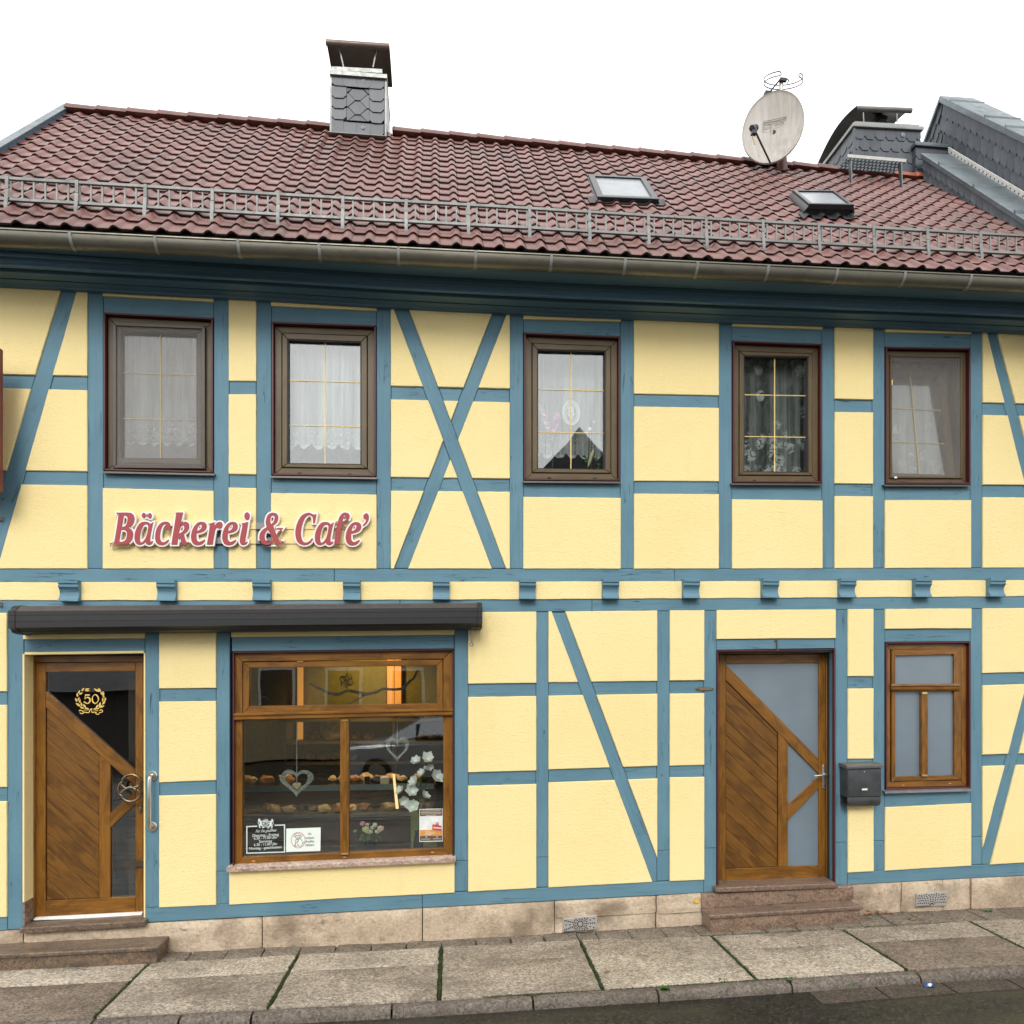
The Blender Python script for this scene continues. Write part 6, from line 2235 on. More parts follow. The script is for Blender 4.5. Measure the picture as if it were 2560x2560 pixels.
me.polygons.foreach_set('material_index', TM)
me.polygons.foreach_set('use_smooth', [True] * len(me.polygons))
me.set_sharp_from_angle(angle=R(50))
SK = [[(1471, 435), (1613, 442), (1648, 497), (1494, 491)], [(1981.5, 474), (2088.6, 476), (2136, 511), (2023, 508.7)]]
skq = [[onroof(a, b, o_) for (a, b), o_ in zip(q, os_)] for q, os_ in zip(SK, ((.11, .11, .11, .11), (.12, .12, .19, .19)))]
rg = random.Random(77)
rest = MB()
cnt = 0
for r_ in range(TILE_ROWS):
    s = r_ / TILE_ROWS
    for c_ in range(57):
        x = ROOF_X0 + c_ * TILE_W
        def PP(s, x=x): return Vector((x, EAVE_Y + (RIDGE_Y - EAVE_Y) * s, roofz(x, EAVE_Y + (RIDGE_Y - EAVE_Y) * s)))
        p0 = PP(s)
        d = (PP(s + .05) - p0).normalized()
        ex = Vector((1, 0, (roofz(x + .2, p0.y) - roofz(x, p0.y)) / .2)).normalized()
        nn = ex.cross(d).normalized()
        j1, j2 = rg.gauss(0, .0022), rg.gauss(0, .004)
        M = Matrix(((ex.x, d.x, nn.x, p0.x), (ex.y, d.y, nn.y, p0.y), (ex.z, d.z, nn.z, p0.z), (0, 0, 0, 1))) @ Matrix.Translation((0, rg.gauss(0, .002), rg.uniform(0, .002))) @ Matrix.Rotation(j2, 4, 'Z') @ Matrix.Rotation(j1, 4, 'X')
        if cnt < 300:
            o = bpy.data.objects.new('roof_tile', me)
            C.objects.link(o)
            parent(o, roof)
            o.matrix_basis = M
            cnt += 1
        else:
            rest.add([M @ Vector(q) for q in TV], TF)
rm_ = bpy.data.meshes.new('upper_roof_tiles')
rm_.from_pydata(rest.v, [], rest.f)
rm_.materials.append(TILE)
rm_.materials.append(TILE_SHADE)
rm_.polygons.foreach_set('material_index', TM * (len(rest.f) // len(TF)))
rm_.polygons.foreach_set('use_smooth', [True] * len(rm_.polygons))
rm_.set_sharp_from_angle(angle=R(50))
o = bpy.data.objects.new('roof_tiles', rm_)
C.objects.link(o)
parent(o, roof)
o['kind'] = 'stuff'
# deck under the tiles, rear slope
mb = MB()
xs_ = [ROOF_X0, 0, 5.8]
mb.loft([[(x, EAVE_Y + .012, zE(x) + .004), (x, RIDGE_Y, zR(x) - .008), (x, RIDGE_Y + 2.4, zE(x) - .03), (x, RIDGE_Y + 2.4, zE(x) - .10), (x, RIDGE_Y, zR(x) - .12), (x, EAVE_Y + .012, zE(x) - .06)] for x in xs_])
mb.build('roof_deck', plain('roof_felt', (.03, .028, .026), .9), roof, smooth=0)
# ridge tiles
x = ROOF_X0 - .02
k = 0
CH = (at(824.5, 345, 1.82).x, at(966.5, 345, 1.82).x)
while x < 5.75:
    if not (CH[0] - .05 < x < CH[1] - .12):
        mb = MB()
        rings = []
        for f_, rr in ((0, .098), (.02, .108), (.04, .104), (.33, .094)):
            xx = min(x + f_, CH[0] - .004 + f_ * .01) if x < CH[0] else max(x + f_, CH[1] + .004 + f_ * .01)
            zz = zR(xx) + .0 + rg.uniform(0, .001)
            rings.append([(xx, RIDGE_Y + rr * 1.08 * math.cos(R(a)), zz - .018 + rr * math.sin(R(a))) for a in range(-14, 195, 19)])
        mb.loft(rings)
        mb.build('ridge_tile', NEWTILE if x > 5.3 else RIDGETILE, roof)
    x += .31
# left verge board
def vp(y, dz): return roofz(ROOF_X0, y) + dz
for nm, x0, x1, lo, hi, mt in (('verge_board', ROOF_X0 - .06, ROOF_X0 - .004, -.16, .085, CORNICE), ('verge_capping', ROOF_X0 - .075, ROOF_X0 + .012, .086, .102, ZINC)):
    MB().loft([[(x, y, vp(y, d_)) for x, d_ in ((x0, lo), (x1, lo), (x1, hi), (x0, hi))] for y in (EAVE_Y - .03, .8, RIDGE_Y)]).build(nm, mt, roof)
# flashing against the neighbour
MB().loft([[(5.73, y, roofz(5.73, y) + .030), (5.80, y, roofz(5.8, y) + .050), (5.80, y, roofz(5.8, y) + .0), (5.73, y, roofz(5.73, y) + .02)] for y in (EAVE_Y, 0.5, 1.2, RIDGE_Y)]).build('flashing', ZINC, roof)

# skylights
def skylight(q, px, raise_, lab, opened):
    sk = sub('skylight', house)
    sk['label'] = lab
    fw = .042 if opened else .060
    tl, tr, br, bl = q
    n_ = (tr - tl).cross(bl - tl).normalized()
    if n_.z < 0: n_ = -n_
    dn = -n_
    def ringq(ins, h): 
        c_ = (tl + tr + br + bl) / 4
        ex = (tr - tl).normalized(); ey = (tl - bl).normalized()
        return [tl + ex * ins - ey * ins + n_ * h, tr - ex * ins - ey * ins + n_ * h, br - ex * ins + ey * ins + n_ * h, bl + ex * ins + ey * ins + n_ * h]
    mb = MB()
    R1 = [ringq(.012, -.30), ringq(.012, -.05), ringq(0, -.045), ringq(0, -.004), ringq(.004, 0), ringq(fw, 0), ringq(fw + .005, -.02), ringq(fw + .005, -.12)]
    mb.loft(R1, caps=False)
    mb.build('skylight_frame', DARKFRAME, sk)
    mb = MB(); mb.loft([ringq(fw + .003, -.018), ringq(fw + .003, -.014)])
    mb.build('pane', SKYGLASS, sk, smooth=0)
    # pleated apron below
    ex = (br - bl).normalized(); down = (bl - tl).normalized()
    mb = MB()
    rows = []
    for k_, dd in enumerate((-.10, -.02, .05, .11)):
        row = []
        for i in range(61):
            t_ = -.12 + 1.24 * i / 60
            p = bl.lerp(br, t_) - n_ * .10 + down * dd
            f_ = ((p.x - ROOF_X0) / TILE_W) % 1
            hump = .028 * max(0, math.sin(math.pi * (f_ - .5) / .5)) if f_ > .5 else 0
            row.append((p.x, p.y, roofz(p.x, p.y) + .050 + (hump * 1.3 if k_ else 0)))
        rows.append(row)
    mb.loft(rows, close=False, caps=False)
    mb.build('lead_apron', BLACKRUB, sk)
    for a, b in ((tl, bl), (tr, br)):
        s_ = -ex if a is tl else ex
        mb = MB()
        mb.loft([[a + n_ * -.02, a + s_ * .035 + n_ * -.07, a + s_ * .035 + n_ * -.09, a + n_ * -.09], [b + n_ * -.02, b + s_ * .035 + n_ * -.07, b + s_ * .035 + n_ * -.09, b + n_ * -.09]])
        mb.build('side_flashing', DARKFRAME, sk)
skylight(skq[0], 0, 0, 'larger skylight left of the satellite dish', False)
skylight(skq[1], 0, 0, 'skylight with a raised dark frame below the dish', True)

# ------------------------------------------------------------------ snow guard
YS = -.20
sg = thing('snow_guard', 'galvanised ladder-like snow guard along the lower edge of the roof', 'snow guard', (0, YS, roofz(0, YS)))
mb1, mb2 = MB(), MB()
x0s = -3.257
for zz, nm in ((.09, 'lower'), (.250, 'upper')):
    segs = [-3.9, -1.0, 2.0, 5.72]
    for a, b in zip(segs, segs[1:]):
        MB().loft([[(x, YS + dy, roofz(x, YS) + zz + dz) for dy, dz in ((-.012, -.010), (.012, -.010), (.012, .010), (-.012, .010))] for x in (a + .002, (a + b) / 2, b - .002)]).build('guard_rail', GALV, sg)
k = -2
while x0s + k * .083 < 5.7:
    x = x0s + k * .083 + .02
    zr = roofz(x, YS)
    MB().box(x - .0065, x + .0065, YS - .003, YS + .006, zr + .098, zr + .242).build('guard_bar', GALV, sg, smooth=0)
    k += 1
k = -1
while x0s + k * .503 < 5.7:
    x = x0s + k * .503
    zr = roofz(x, YS)
    pts = [(YS + .12, roofz(x, YS + .12) + .03), (YS - .03, zr - .01), (YS - .035, zr + .03), (YS - .026, zr + .10), (YS - .020, zr + .16)]
    mb = MB()
    mb.loft([[(x - .013, y, z), (x + .013, y, z), (x + .013, y + .006, z + .004), (x - .013, y + .006, z + .004)] for y, z in pts])
    mb.build('guard_bracket', GALV, sg)
    MB().box(x - .012, x + .012, YS - .018, YS - .0125, zr + .165, zr + .262).build('guard_clip', GALV, sg)
    k += 1

# ------------------------------------------------------------------ left chimney
YC = 1.82
ch = sub('chimney', house)
ch['label'] = 'slate-clad chimney with a rusty sheet cowl on the ridge'
x0, x1 = CH
sl = (zE(1) - zE(0)) * .0 + (at(966.5, 352, YC).z - at(824.5, 339.5, YC).z) / (x1 - x0)
zb0, zt0 = at(824.5, 342, YC).z, at(824.5, 185, YC).z
zt1 = at(966.5, 196, YC).z
sl = (zt1 - zt0) / (x1 - x0)
dpt = .55
def chz(x, z): return z + sl * (x - x0)
block(MB(), x0 + .012, x1 - .012, YC + .012, YC + dpt, zb0 - .35, zt0, sl * (x1 - x0 - .024)).build('chimney_core', CORE, ch)
def cpt(u, v, dy=0):       # zoom coordinates of the close-up
    return at(760 + u * .15528, 60 + v * .15528, YC + dy)
mbx = MB()
for a in ((x0, x0 + .02), (x1 - .02, x1)):
    block(MB(), a[0], a[1], YC - .006, YC + dpt, chz(a[0], zb0 + .0), chz(a[0], zt0 - .001), sl * .02, .002).build('corner_strip', ZINC_PALE, ch)
def slate_poly(pts, dy=0, th=.008, par=ch):
    p = [cpt(u, v) for u, v in pts]
    q = ccw([(a.x, a.z) for a in p])
    zt_, zb_ = max(b for a, b in q), min(b for a, b in q)
    qi = inset(q, .0012)
    def yy(z): return YC - .001 - .010 * (zt_ - z) / (zt_ - zb_ + 1e-6) - dy
    mb = MB()
    mb.loft([[(x, yy(z), z) for x, z in qi], [(x, yy(z) + .001, z) for x, z in q], [(x, yy(z) + th, z) for x, z in q]])
    mb.build('slate', SLATE, par, smooth=0)
row1 = [[(445, 825), (632, 840), (632, 970), (680, 1015), (500, 1002), (450, 960)], [(632, 840), (845, 855), (845, 980), (890, 1035), (680, 1018), (632, 968)],
        [(845, 855), (1082, 880), (1082, 1005), (1035, 1045), (890, 1038), (845, 985)], [(1082, 880), (1290, 895), (1290, 1018), (1235, 1062), (1040, 1050), (1082, 1005)]]
row5 = [[(440, 1490), (690, 1510), (632, 1560), (632, 1720), (680, 1775), (495, 1765), (440, 1715)], [(632, 1570), (845, 1585), (845, 1745), (880, 1795), (680, 1780), (632, 1725)],
        [(845, 1585), (1075, 1605), (1075, 1755), (1035, 1800), (885, 1795), (845, 1750)], [(1075, 1605), (1285, 1615), (1285, 1765), (1250, 1815), (1040, 1802), (1075, 1760)]]
for p in row5: slate_poly(p, -.002)
for a, b in ((1350, 0), (1175, .002), (1010, .004)):
    h_ = 200
    slate_poly([(445, a - 15), (686, a + 5), (686, a + 150), (630, a + 197), (498, a + 190), (445, a + 140)], b)
for a, b in ((1390, 0), (1215, .002), (1040, .004)):
    slate_poly([(1052, a - 10), (1292, a + 8), (1292, a + 165), (1240, a + 222), (1105, a + 212), (1052, a + 160)], b)
for p in ([(690, 1030), (775, 1045), (690, 1115)], [(960, 1050), (1050, 1060), (1050, 1140), (1035, 1140)], [(690, 1115), (715, 1115), (825, 1235), (710, 1340), (690, 1340)], [(1030, 1142), (1050, 1142), (1050, 1370), (1015, 1370), (905, 1245)],
          [(690, 1345), (712, 1345), (822, 1465), (715, 1560), (690, 1558)], [(1015, 1375), (1050, 1375), (1055, 1580), (1020, 1580), (910, 1470)], [(780, 1048), (950, 1062), (1025, 1140), (905, 1243), (828, 1238), (718, 1115)],
          [(828, 1243), (905, 1248), (1012, 1368), (908, 1470), (825, 1465), (715, 1342)], [(828, 1470), (908, 1475), (1015, 1582), (720, 1562)]):
    slate_poly(p, .001)
for p in row1: slate_poly(p, .004)
for u, v in ((960, 930), (952, 1680)):
    c_ = cpt(u, v)
    MB().lathe([(.019, 0), (.018, .004), (.006, .006), (0, .009)], 18, (c_.x, YC - .008, c_.z), (0, -1, 0)).build('slate_stud', ZINC, ch)
def strip(mb, u0, v0, u1, v1, h, y0, y1):
    a, b = cpt(u0, v0, y0 - YC), cpt(u1, v1, y0 - YC)
    hz_ = h * .15528 / FPX * 8
    mb.loft([[(p.x, y0, p.z), (p.x, y1, p.z), (p.x, y1, p.z - hz_), (p.x, y0, p.z - hz_)] for p in (a, b)])
    return mb
strip(MB(), 412, 738, 1335, 808, 60, YC - .03, YC + dpt + .02).build('cap_flange', ZINC_PALE, ch)
strip(MB(), 438, 680, 1258, 725, 60, YC - .004, YC + dpt - .02).build('cap_sheet', ZINC_PALE, ch)
a_, b_ = cpt(405, 1795), cpt(1335, 1862)
MB().loft([[(p.x, YC - .01, p.z + .035), (p.x, YC - .075, p.z - .012), (p.x, YC - .078, p.z - .02), (p.x, YC + .1, p.z - .02), (p.x, YC + .1, p.z + .035)] for p in (a_, b_)]).build('base_flashing', ZINC_PALE, ch)
def cowl(par, x0, x1, zf0, zf1, yf, depth, arch, mat, lip=.03, rear=0.0):
    """arched sheet over the flue: rolled front lip, flat back"""
    mb = MB()
    s_ = (zf1 - zf0) / (x1 - x0)
    prof = [(yf + .012, -.030), (yf - .002, -.032), (yf - .016, -.018), (yf - .018, .004), (yf - .008, .022)]
    for k in range(1, 13):
        t_ = k / 12
        prof.append((yf - .008 + depth * t_, .022 + arch * math.sin(math.pi * t_) + rear * t_ ** 2))
    th = .004
    rings = []
    N = 14
    for i in range(N + 1):
        x = x0 + (x1 - x0) * i / N
        rings.append([(x, y, zf0 + s_ * (x - x0) + z) for y, z in prof] + [(x, y + .001, zf0 + s_ * (x - x0) + z - th) for y, z in prof[::-1]])
    mb.loft(rings)
    return mb.build('cowl_sheet', mat, par)
yf = YC - .02
a_, b_ = at(814.5, 104, yf), at(973.5, 115, yf)
cowl(ch, a_.x, b_.x, a_.z, b_.z, yf, dpt + .02, .02, COWL)
for u0, u1 in ((640, 560), (1110, 1180)):
    p, q_ = cpt(u0, 700, .02), cpt(u1, 350, .06)
    MB().tube([p, q_], .008, 6).build('cowl_stay', ZINC_PALE, ch)
    p2, q2 = cpt(u0 - 35 * (1 if u0 < 800 else -1), 700, dpt - .1), cpt(u1 + 10, 560, dpt - .1)
    MB().tube([(p2.x, p2.y, p.z - .05), q2], .008, 6).build('cowl_stay', ZINC_PALE, ch)

# ------------------------------------------------------------------ right chimney
YC2 = 2.06
c2 = thing('neighbour_chimney', 'wide slate-clad chimney with an arched sheet cowl behind the ridge at right', 'chimney', (5.45, 2.4, 8.0))
o3 = lambda u, v: (2060 + u * .2588, 200 + v * .2588)
xa, xb = at(*o3(290, 460), YC2).x, at(*o3(935, 490), YC2).x
za, zb_ = at(*o3(290, 462), YC2).z, at(*o3(935, 496), YC2).z
s2 = (zb_ - za) / (xb - xa)
d2 = .95
block(MB(), xa + .01, xb - .01, YC2 + .01, YC2 + d2, za - 1.1, za, s2 * (xb - xa)).build('chimney_core', CORE, c2)
def zz2(x): return za + s2 * (x - xa)
rg = random.Random(8)
for r_ in range(4):
    for i in range(7):
        w_ = (xb - xa) / 6.4
        xs0 = xa + (i - .5 * (r_ % 2)) * w_
        xs1 = xs0 + w_
        xs0c, xs1c = max(xs0, xa + .002), min(xs1, xb - .002)
        if xs1c - xs0c < .02: continue
        zt_ = zz2(xs0c) - r_ * .135 + .03
        q_ = [(xs0c, zt_), (xs1c, zt_ + s2 * w_), (xs1c, zt_ - .115), (xs1c - .03, zt_ - .165), (xs0c + .03, zt_ - .165), (xs0c, zt_ - .125)]
        if r_ == 0: q_[0] = (xs0c, zz2(xs0c) - .005); q_[1] = (xs1c, zz2(xs1c) - .005)
        mb = MB()
        q_ = ccw(q_)
        zt2_, zb2_ = max(b for a, b in q_), min(b for a, b in q_)
        yy = lambda z: YC2 - .002 - .010 * (zt2_ - z) / (zt2_ - zb2_)
        mb.loft([[(x, yy(z), z) for x, z in inset(q_, .001)], [(x, yy(z) + .008, z) for x, z in q_]])
        mb.build('slate', SLATE, c2, smooth=0)
# left face of it
for r_ in range(4):
    for i in range(7):
        y0_ = YC2 + (i - .5 * (r_ % 2)) * .14
        y1_ = min(y0_ + .138, YC2 + d2)
        y0_ = max(y0_, YC2 + .002)
        if y1_ - y0_ < .02: continue
        zt_ = za - r_ * .135 + (.02 if r_ else -.005)
        pts = [(y0_, zt_), (y1_, zt_), (y1_, zt_ - .115), (y1_ - .03, zt_ - .165), (y0_ + .03, zt_ - .165), (y0_, zt_ - .125)]
        mb = MB()
        xx = lambda z: xa - .002 - .010 * (zt_ - z) / .165
        mb.loft([[(xx(z), y, z) for y, z in pts], [(xx(z) + .008, y, z) for y, z in pts]])
        mb.build('slate', SLATE, c2, smooth=0)
MB().box(xa - .012, xa + .012, YC2 - .012, YC2 + .012, za - 1.0, za).build('corner_strip', SLATE, c2)
block(MB(), xa - .03, xb + .02, YC2 - .03, YC2 + d2 + .02, za + .0, za + .045, s2 * (xb - xa)).build('cap_flange', ZINC_PALE, c2)
block(MB(), xa + .01, xb - .02, YC2 + .0, YC2 + d2 - .02, za + .045, za + .085, s2 * (xb - xa)).build('cap_sheet', ZINC_PALE, c2)
c_ = at(*o3(758, 537), YC2)
MB().lathe([(.030, 0), (.028, .004), (.008, .006), (0, .010)], 18, (c_.x, YC2 - .011, c_.z), (0, -1, 0)).build('slate_stud', ZINC, c2)
yf = YC2 + .05
a_, b_ = at(*o3(312, 270), yf), at(*o3(848, 290), yf)
cowl(c2, a_.x, b_.x, a_.z, b_.z, yf, d2 + .02, .10, COWL2, rear=-.10)
# front half of the cover: narrow rolled plate on posts
mb = MB()
for u in (385, 708):
    p, q_ = at(*o3(u, 410), YC2 + .06), at(*o3(u - 6, 315), YC2 + .06)
    mb.tube([p, q_], .007, 6)
mb.build('cowl_post', ZINC_PALE, c2)
p = at(*o3(527, 405), YC2 + .25)
MB().lathe([(.10, -.05), (.11, 0), (.06, .05), (.038, .06), (.038, .16)], 18, (p.x, YC2 + .25, p.z)).build('flue_pipe', BLACKRUB, c2)

# ------------------------------------------------------------------ chimney sweep's step
zp = EYE + 5.975
yA, yB = 1.62, 1.80
xA, xB = at(*o3(232, 745), yA).x, at(*o3(782, 790), yA).x
cs = thing('chimney_sweep_step', 'perforated white-edged grating step for the chimney sweep below the right chimney', 'roof step', ((xA + xB) / 2, 1.7, zp))
mb = MB()
nX, nY = 15, 4
for i in range(nX + 1):
    x = xA + (xB - xA) * i / nX
    for j in range(nY):
        y = yA + (yB - yA) * (j + .5 * (i % 2) * 0) / nY
        if (i + j) % 2 == 0 or True:
            off = .5 * (xB - xA) / nX * (j % 2)
            if x + off < xB: mb.box(x + off - .005, x + off + .005, y + .002, y + (yB - yA) / nY - .002, zp - .012, zp + .006)
for j in range(nY + 1):
    y = yA + (yB - yA) * j / nY
    mb.box(xA - .006, xB + .006, y - .005, y + .005, zp - .015, zp + .008)
mb.build('step_grating', ZINC, cs, smooth=0)
MB().box(xA - .01, xB + .01, yA - .012, yA - .006, zp - .022, zp + .014).build('step_edge', plain('pale_edge', (.42, .41, .38), .5, .3), cs)
for x in (xA + .04, xB - .04):
    mb = MB()
    pts = [(yA + .02, zp - .016), (yA + .018, zp - .03), (yA + .0, zp - .055), (yA - .015, roofz(x, yA - .015) + .035), (yA + .02, roofz(x, yA + .02) + .035), (yA + .05, zp - .09), (yA + .07, zp - .016)]
    mb.loft([[(xx, y, z) for y, z in pts] for xx in (x - .006, x + .006)])
    mb.build('step_bracket', ZINC, cs, smooth=0)

# ------------------------------------------------------------------ satellite dish and loop aerial
base = onroof(1953, 424, .03)
mx, my = base.x, base.y
dish = thing('satellite_dish', 'grey weathered satellite dish on a mast near the ridge', 'satellite dish', base)
ztop = at(1952, 199, my).z
MB().tube([(mx, my, base.z - .08), (mx, my, ztop)], .024, 12).build('mast', plain('pale_mast', (.50, .49, .45), .45, .4), dish)
MB().lathe([(.075, -.06), (.068, .05), (.060, .16), (.045, .18)], 16, (mx, my, base.z)).build('mast_collar', plain('collar_tile', (.15, .05, .035), .5), dish)
az, el = R(28), R(8)
nrm = Vector((-math.sin(az) * math.cos(el), -math.cos(az) * math.cos(el), math.sin(el)))
cd = at(1931.8, 317, my - .22)
ex = Vector((0, 0, 1)).cross(nrm).normalized()
ey = nrm.cross(ex).normalized()
def dp(a, rr, back=0.0):
    p = cd + ex * (.33 * rr * math.cos(a)) + ey * (.455 * rr * math.sin(a)) + nrm * (.075 * rr * rr - .075 - back)
    return p
mb = MB()
NR = 44
rings = [[dp(2 * math.pi * k / NR, rr) for k in range(NR)] for rr in (.02, .2, .4, .6, .8, .93, .985)]
rings += [[dp(2 * math.pi * k / NR, 1.0) + nrm * .006 for k in range(NR)], [dp(2 * math.pi * k / NR, 1.015) - nrm * .012 for k in range(NR)]]
rings += [[dp(2 * math.pi * k / NR, rr, .012) for k in range(NR)] for rr in (.98, .7, .4, .02)]
mb.loft(rings)
def mat_dish():
    m = Mat('weathered_dish', 0.5, 0.4)
    st = m.noise(m.map((26, 26, 2.2), src=m.coord()), 1.0, 5, .6)
    big = m.noise(m.coord(), 4, 4)
    c = m.ramp(st, [(0.3, (0.30, 0.275, 0.245)), (0.7, (0.44, 0.41, 0.37))])
    c = m.mix(m.math('MULTIPLY', m.ramp(big, [(0.45, 0), (0.7, 1)]), .35), c, (0.22, 0.205, 0.185))
    m.color(c)
    return m.mat
mb.build('reflector', mat_dish(), dish)
pb = dp(-math.pi / 2 - .05, 1.0)
pl_ = at(1883.7, 321, my - .22)
fy_ = (pl_ - pb)
feed = cd + nrm * .36 - ey * .14 + ex * .0
# feed seen left of centre: swing it onto the ray measured in the photograph
lo_, hi_ = my - 1.2, my - .2
best = min((at(1884, 320, y_) for y_ in [lo_ + .02 * k for k in range(50)]), key=lambda p: abs((p - cd).dot(nrm) - .36))
feed = best
MB().tube([pb - nrm * .02, pb.lerp(feed, .9)], [.010, .011], 8).build('feed_arm', plain('dark_arm', (.05, .032, .028), .5), dish)
mb = MB()
ax = (cd - feed).normalized()
mb.lathe([(.0, -.05), (.030, -.048), (.032, .0), (.026, .02), (.034, .03), (.034, .055), (0, .06)], 14, feed, ax)
mb.box(feed.x - .026, feed.x + .026, feed.y - .03, feed.y + .02, feed.z - .075, feed.z - .01)
mb.build('feed_horn', plain('dark_feed', (.02, .025, .032), .4), dish)
MB().tube([feed + Vector((-.01, 0, -.07)), feed + Vector((-.012, .0, -.11)), feed + Vector((.004, 0, -.15)), feed + Vector((.012, 0, -.18))], .005, 6).build('feed_cable', plain('ochre_cable', (.36, .22, .06), .6), dish)
mb = MB()
def dishline(u0, v0, u1, v1):
    def onp(u, v):
        lo, hi = my - 1.2, my + .6
        best_ = min((at(1820 + u * .15528, 160 + v * .15528, lo + (hi - lo) * k / 300) for k in range(301)), key=lambda p: abs((p - cd).dot(nrm) + .055))
        return best_ + nrm * .006
    a, b = onp(u0, v0), onp(u1, v1)
    mb.tube([a, a.lerp(b, .5), b], .0035, 5)
for l_ in ((560, 960, 700, 930), (575, 930, 710, 910), (700, 940, 940, 885), (710, 910, 945, 855), (560, 1005, 700, 985), (555, 1060, 640, 1055), (690, 960, 690, 1090), (750, 1000, 830, 975), (840, 960, 900, 945)):
    dishline(*l_)
mb.build('faded_logo', plain('faded_print', (.22, .205, .185), .6), dish)
MB().tube([(mx, my - .02, cd.z - .05), cd - nrm * .075], .03, 10).build('dish_mount', DARKFRAME, dish)
ac = at(1944, 207, my)
aer = thing('loop_aerial', 'black wire loop aerial on top of the mast above the dish', 'aerial', (mx, my, ztop))
rad = .215
mb = MB()
def loop(z):
    return [(mx + rad * math.sin(a) , my - .05 - rad * math.cos(a) * .93, z - .40 * rad * math.cos(a)) for a in [R(38) + (2 * math.pi - R(76)) * k / 40 for k in range(41)]]
zc = ztop - .05
l1, l2 = loop(zc + .025), loop(zc - .025)
def endc(p, q, s):
    p, q = Vector(p), Vector(q)
    m_ = (p + q) / 2
    t_ = Vector((-s, .0, 0))
    return [p, p + t_ * .018 + (q - p) * .12, m_ + t_ * .028, q + t_ * .018 - (q - p) * .12, q]
full = l1 + endc(l1[-1], l2[-1], -1)[1:-1] + l2[::-1] + endc(l2[0], l1[0], 1)[1:-1]
mb.tube(full, .0058, 6, True)
mb.build('wire_loop', BLACKRUB, aer)
mb = MB()
mb.box(mx - .035, mx + .045, my - .05, my - .02, zc + .0, zc + .035)
mb.tube([(mx - .03, my - .04, zc + .02), (mx - .075, my + .10, zc - .0), (mx - .09, my + rad - .06, zc - .02)], .009, 6)
mb.box(mx - .13, mx - .05, my + rad - .09, my + rad - .03, zc - .045, zc + .02)
mb.tube([(mx + .04, my - .04, zc + .03), (mx + .07, my - .05, zc + .005), (mx + .05, my - .05, zc - .03)], .006, 6)
mb.build('loop_clamp', BLACKRUB, aer)

# ================================================================== neighbouring house with slate parapets
nb = thing('neighbour_house', 'taller neighbouring house with slate-clad parapet walls and zinc copings at the right edge', 'house', (8.5, 2, .1))
MB().box(5.86, 12, .15, 5.0, 0, 6.0).build('house_wall', plain('neighbour_wall', (.45, .42, .36), .9), nb, smooth=0)
def lineXY(p, q_): 
    return lambda y: p.z + (q_.z - p.z) * (y - p.y) / (q_.y - p.y)
NX1, NX2 = 5.8, 6.25
ZO = lambda u, v: (2060 + u * .2588, 200 + v * .2588)
A1, A2 = onx(*ZO(958, 712), NX1), onx(*ZO(1932, 1335), NX1)
top1 = lineXY(A1, A2)
YLOW = -.75
def wallface(name, X, topf, hgt, y0, y1, th):
    mb = MB()
    mb.loft([[(x, y, topf(y) + d_) for x, d_ in ((X + .012, -.01), (X + th, -.01), (X + th, -hgt), (X + .012, -hgt))] for y in (y0, y1)])
    return mb.build(name, CORE, nb, smooth=0)
yT = A1.y
wallface('parapet_core', NX1, top1, .75, YLOW, yT - .02, .33)
slate_n = [0]
over = MB()
def slates(X, topf, y0, y1, dy, hrow, nrows, xoff=0.0, ylimit=None, budget=300):
    for r_ in range(nrows):
        y = y0 + (dy * .5 if r_ % 2 else 0) - dy
        while y < y1:
            ya, yb = max(y, y0), min(y + dy * .88, y1)
            y += dy
            if yb - ya < .015: continue
            lm = ylimit(ya) if ylimit else 99
            def zt(yy, k): return topf(yy) - .012 - hrow * (r_ + k)
            if ylimit and zt(ya, 0) < ylimit(ya) - .05: continue
            sx = .012
            cv = .020
            pts = [(ya, zt(ya, -.18)), (yb, zt(yb, -.18)), (yb - cv * .35, zt(yb, .35)), (yb + cv * .3, zt(yb, .75)), (yb - cv * .8, zt(yb, .93)), (ya + cv * .7, zt(ya, .95)), (ya + cv * .3, zt(ya, .75)), (ya - cv * .35, zt(ya, .35))]
            def xx(k): return X + .002 - .016 * k
            ks = [0, 0, .45, .8, 1, 1, .8, .45]
            ring1 = [(xx(k) + .001 - .012 * (p[0] - ya) / dy, p[0], p[1]) for p, k in zip(pts, ks)]
            ring2 = [(xx(k) + .008 - .012 * (p[0] - ya) / dy, p[0], p[1]) for p, k in zip(pts, ks)]
            if slate_n[0] < budget:
                mb = MB(); mb.loft([ring1, ring2]); mb.build('slate', SLATE, nb, smooth=0)
                slate_n[0] += 1
            else:
                over.loft([ring1, ring2])
roof_lim = lambda y: roofz(5.8, y)
slates(NX1, lambda y: top1(y) - .05, .35, yT, .088, .135, 3, ylimit=roof_lim)
slates(NX1, lambda y: top1(y) - .05, YLOW, .35, .088, .135, 3, ylimit=roof_lim, budget=0)
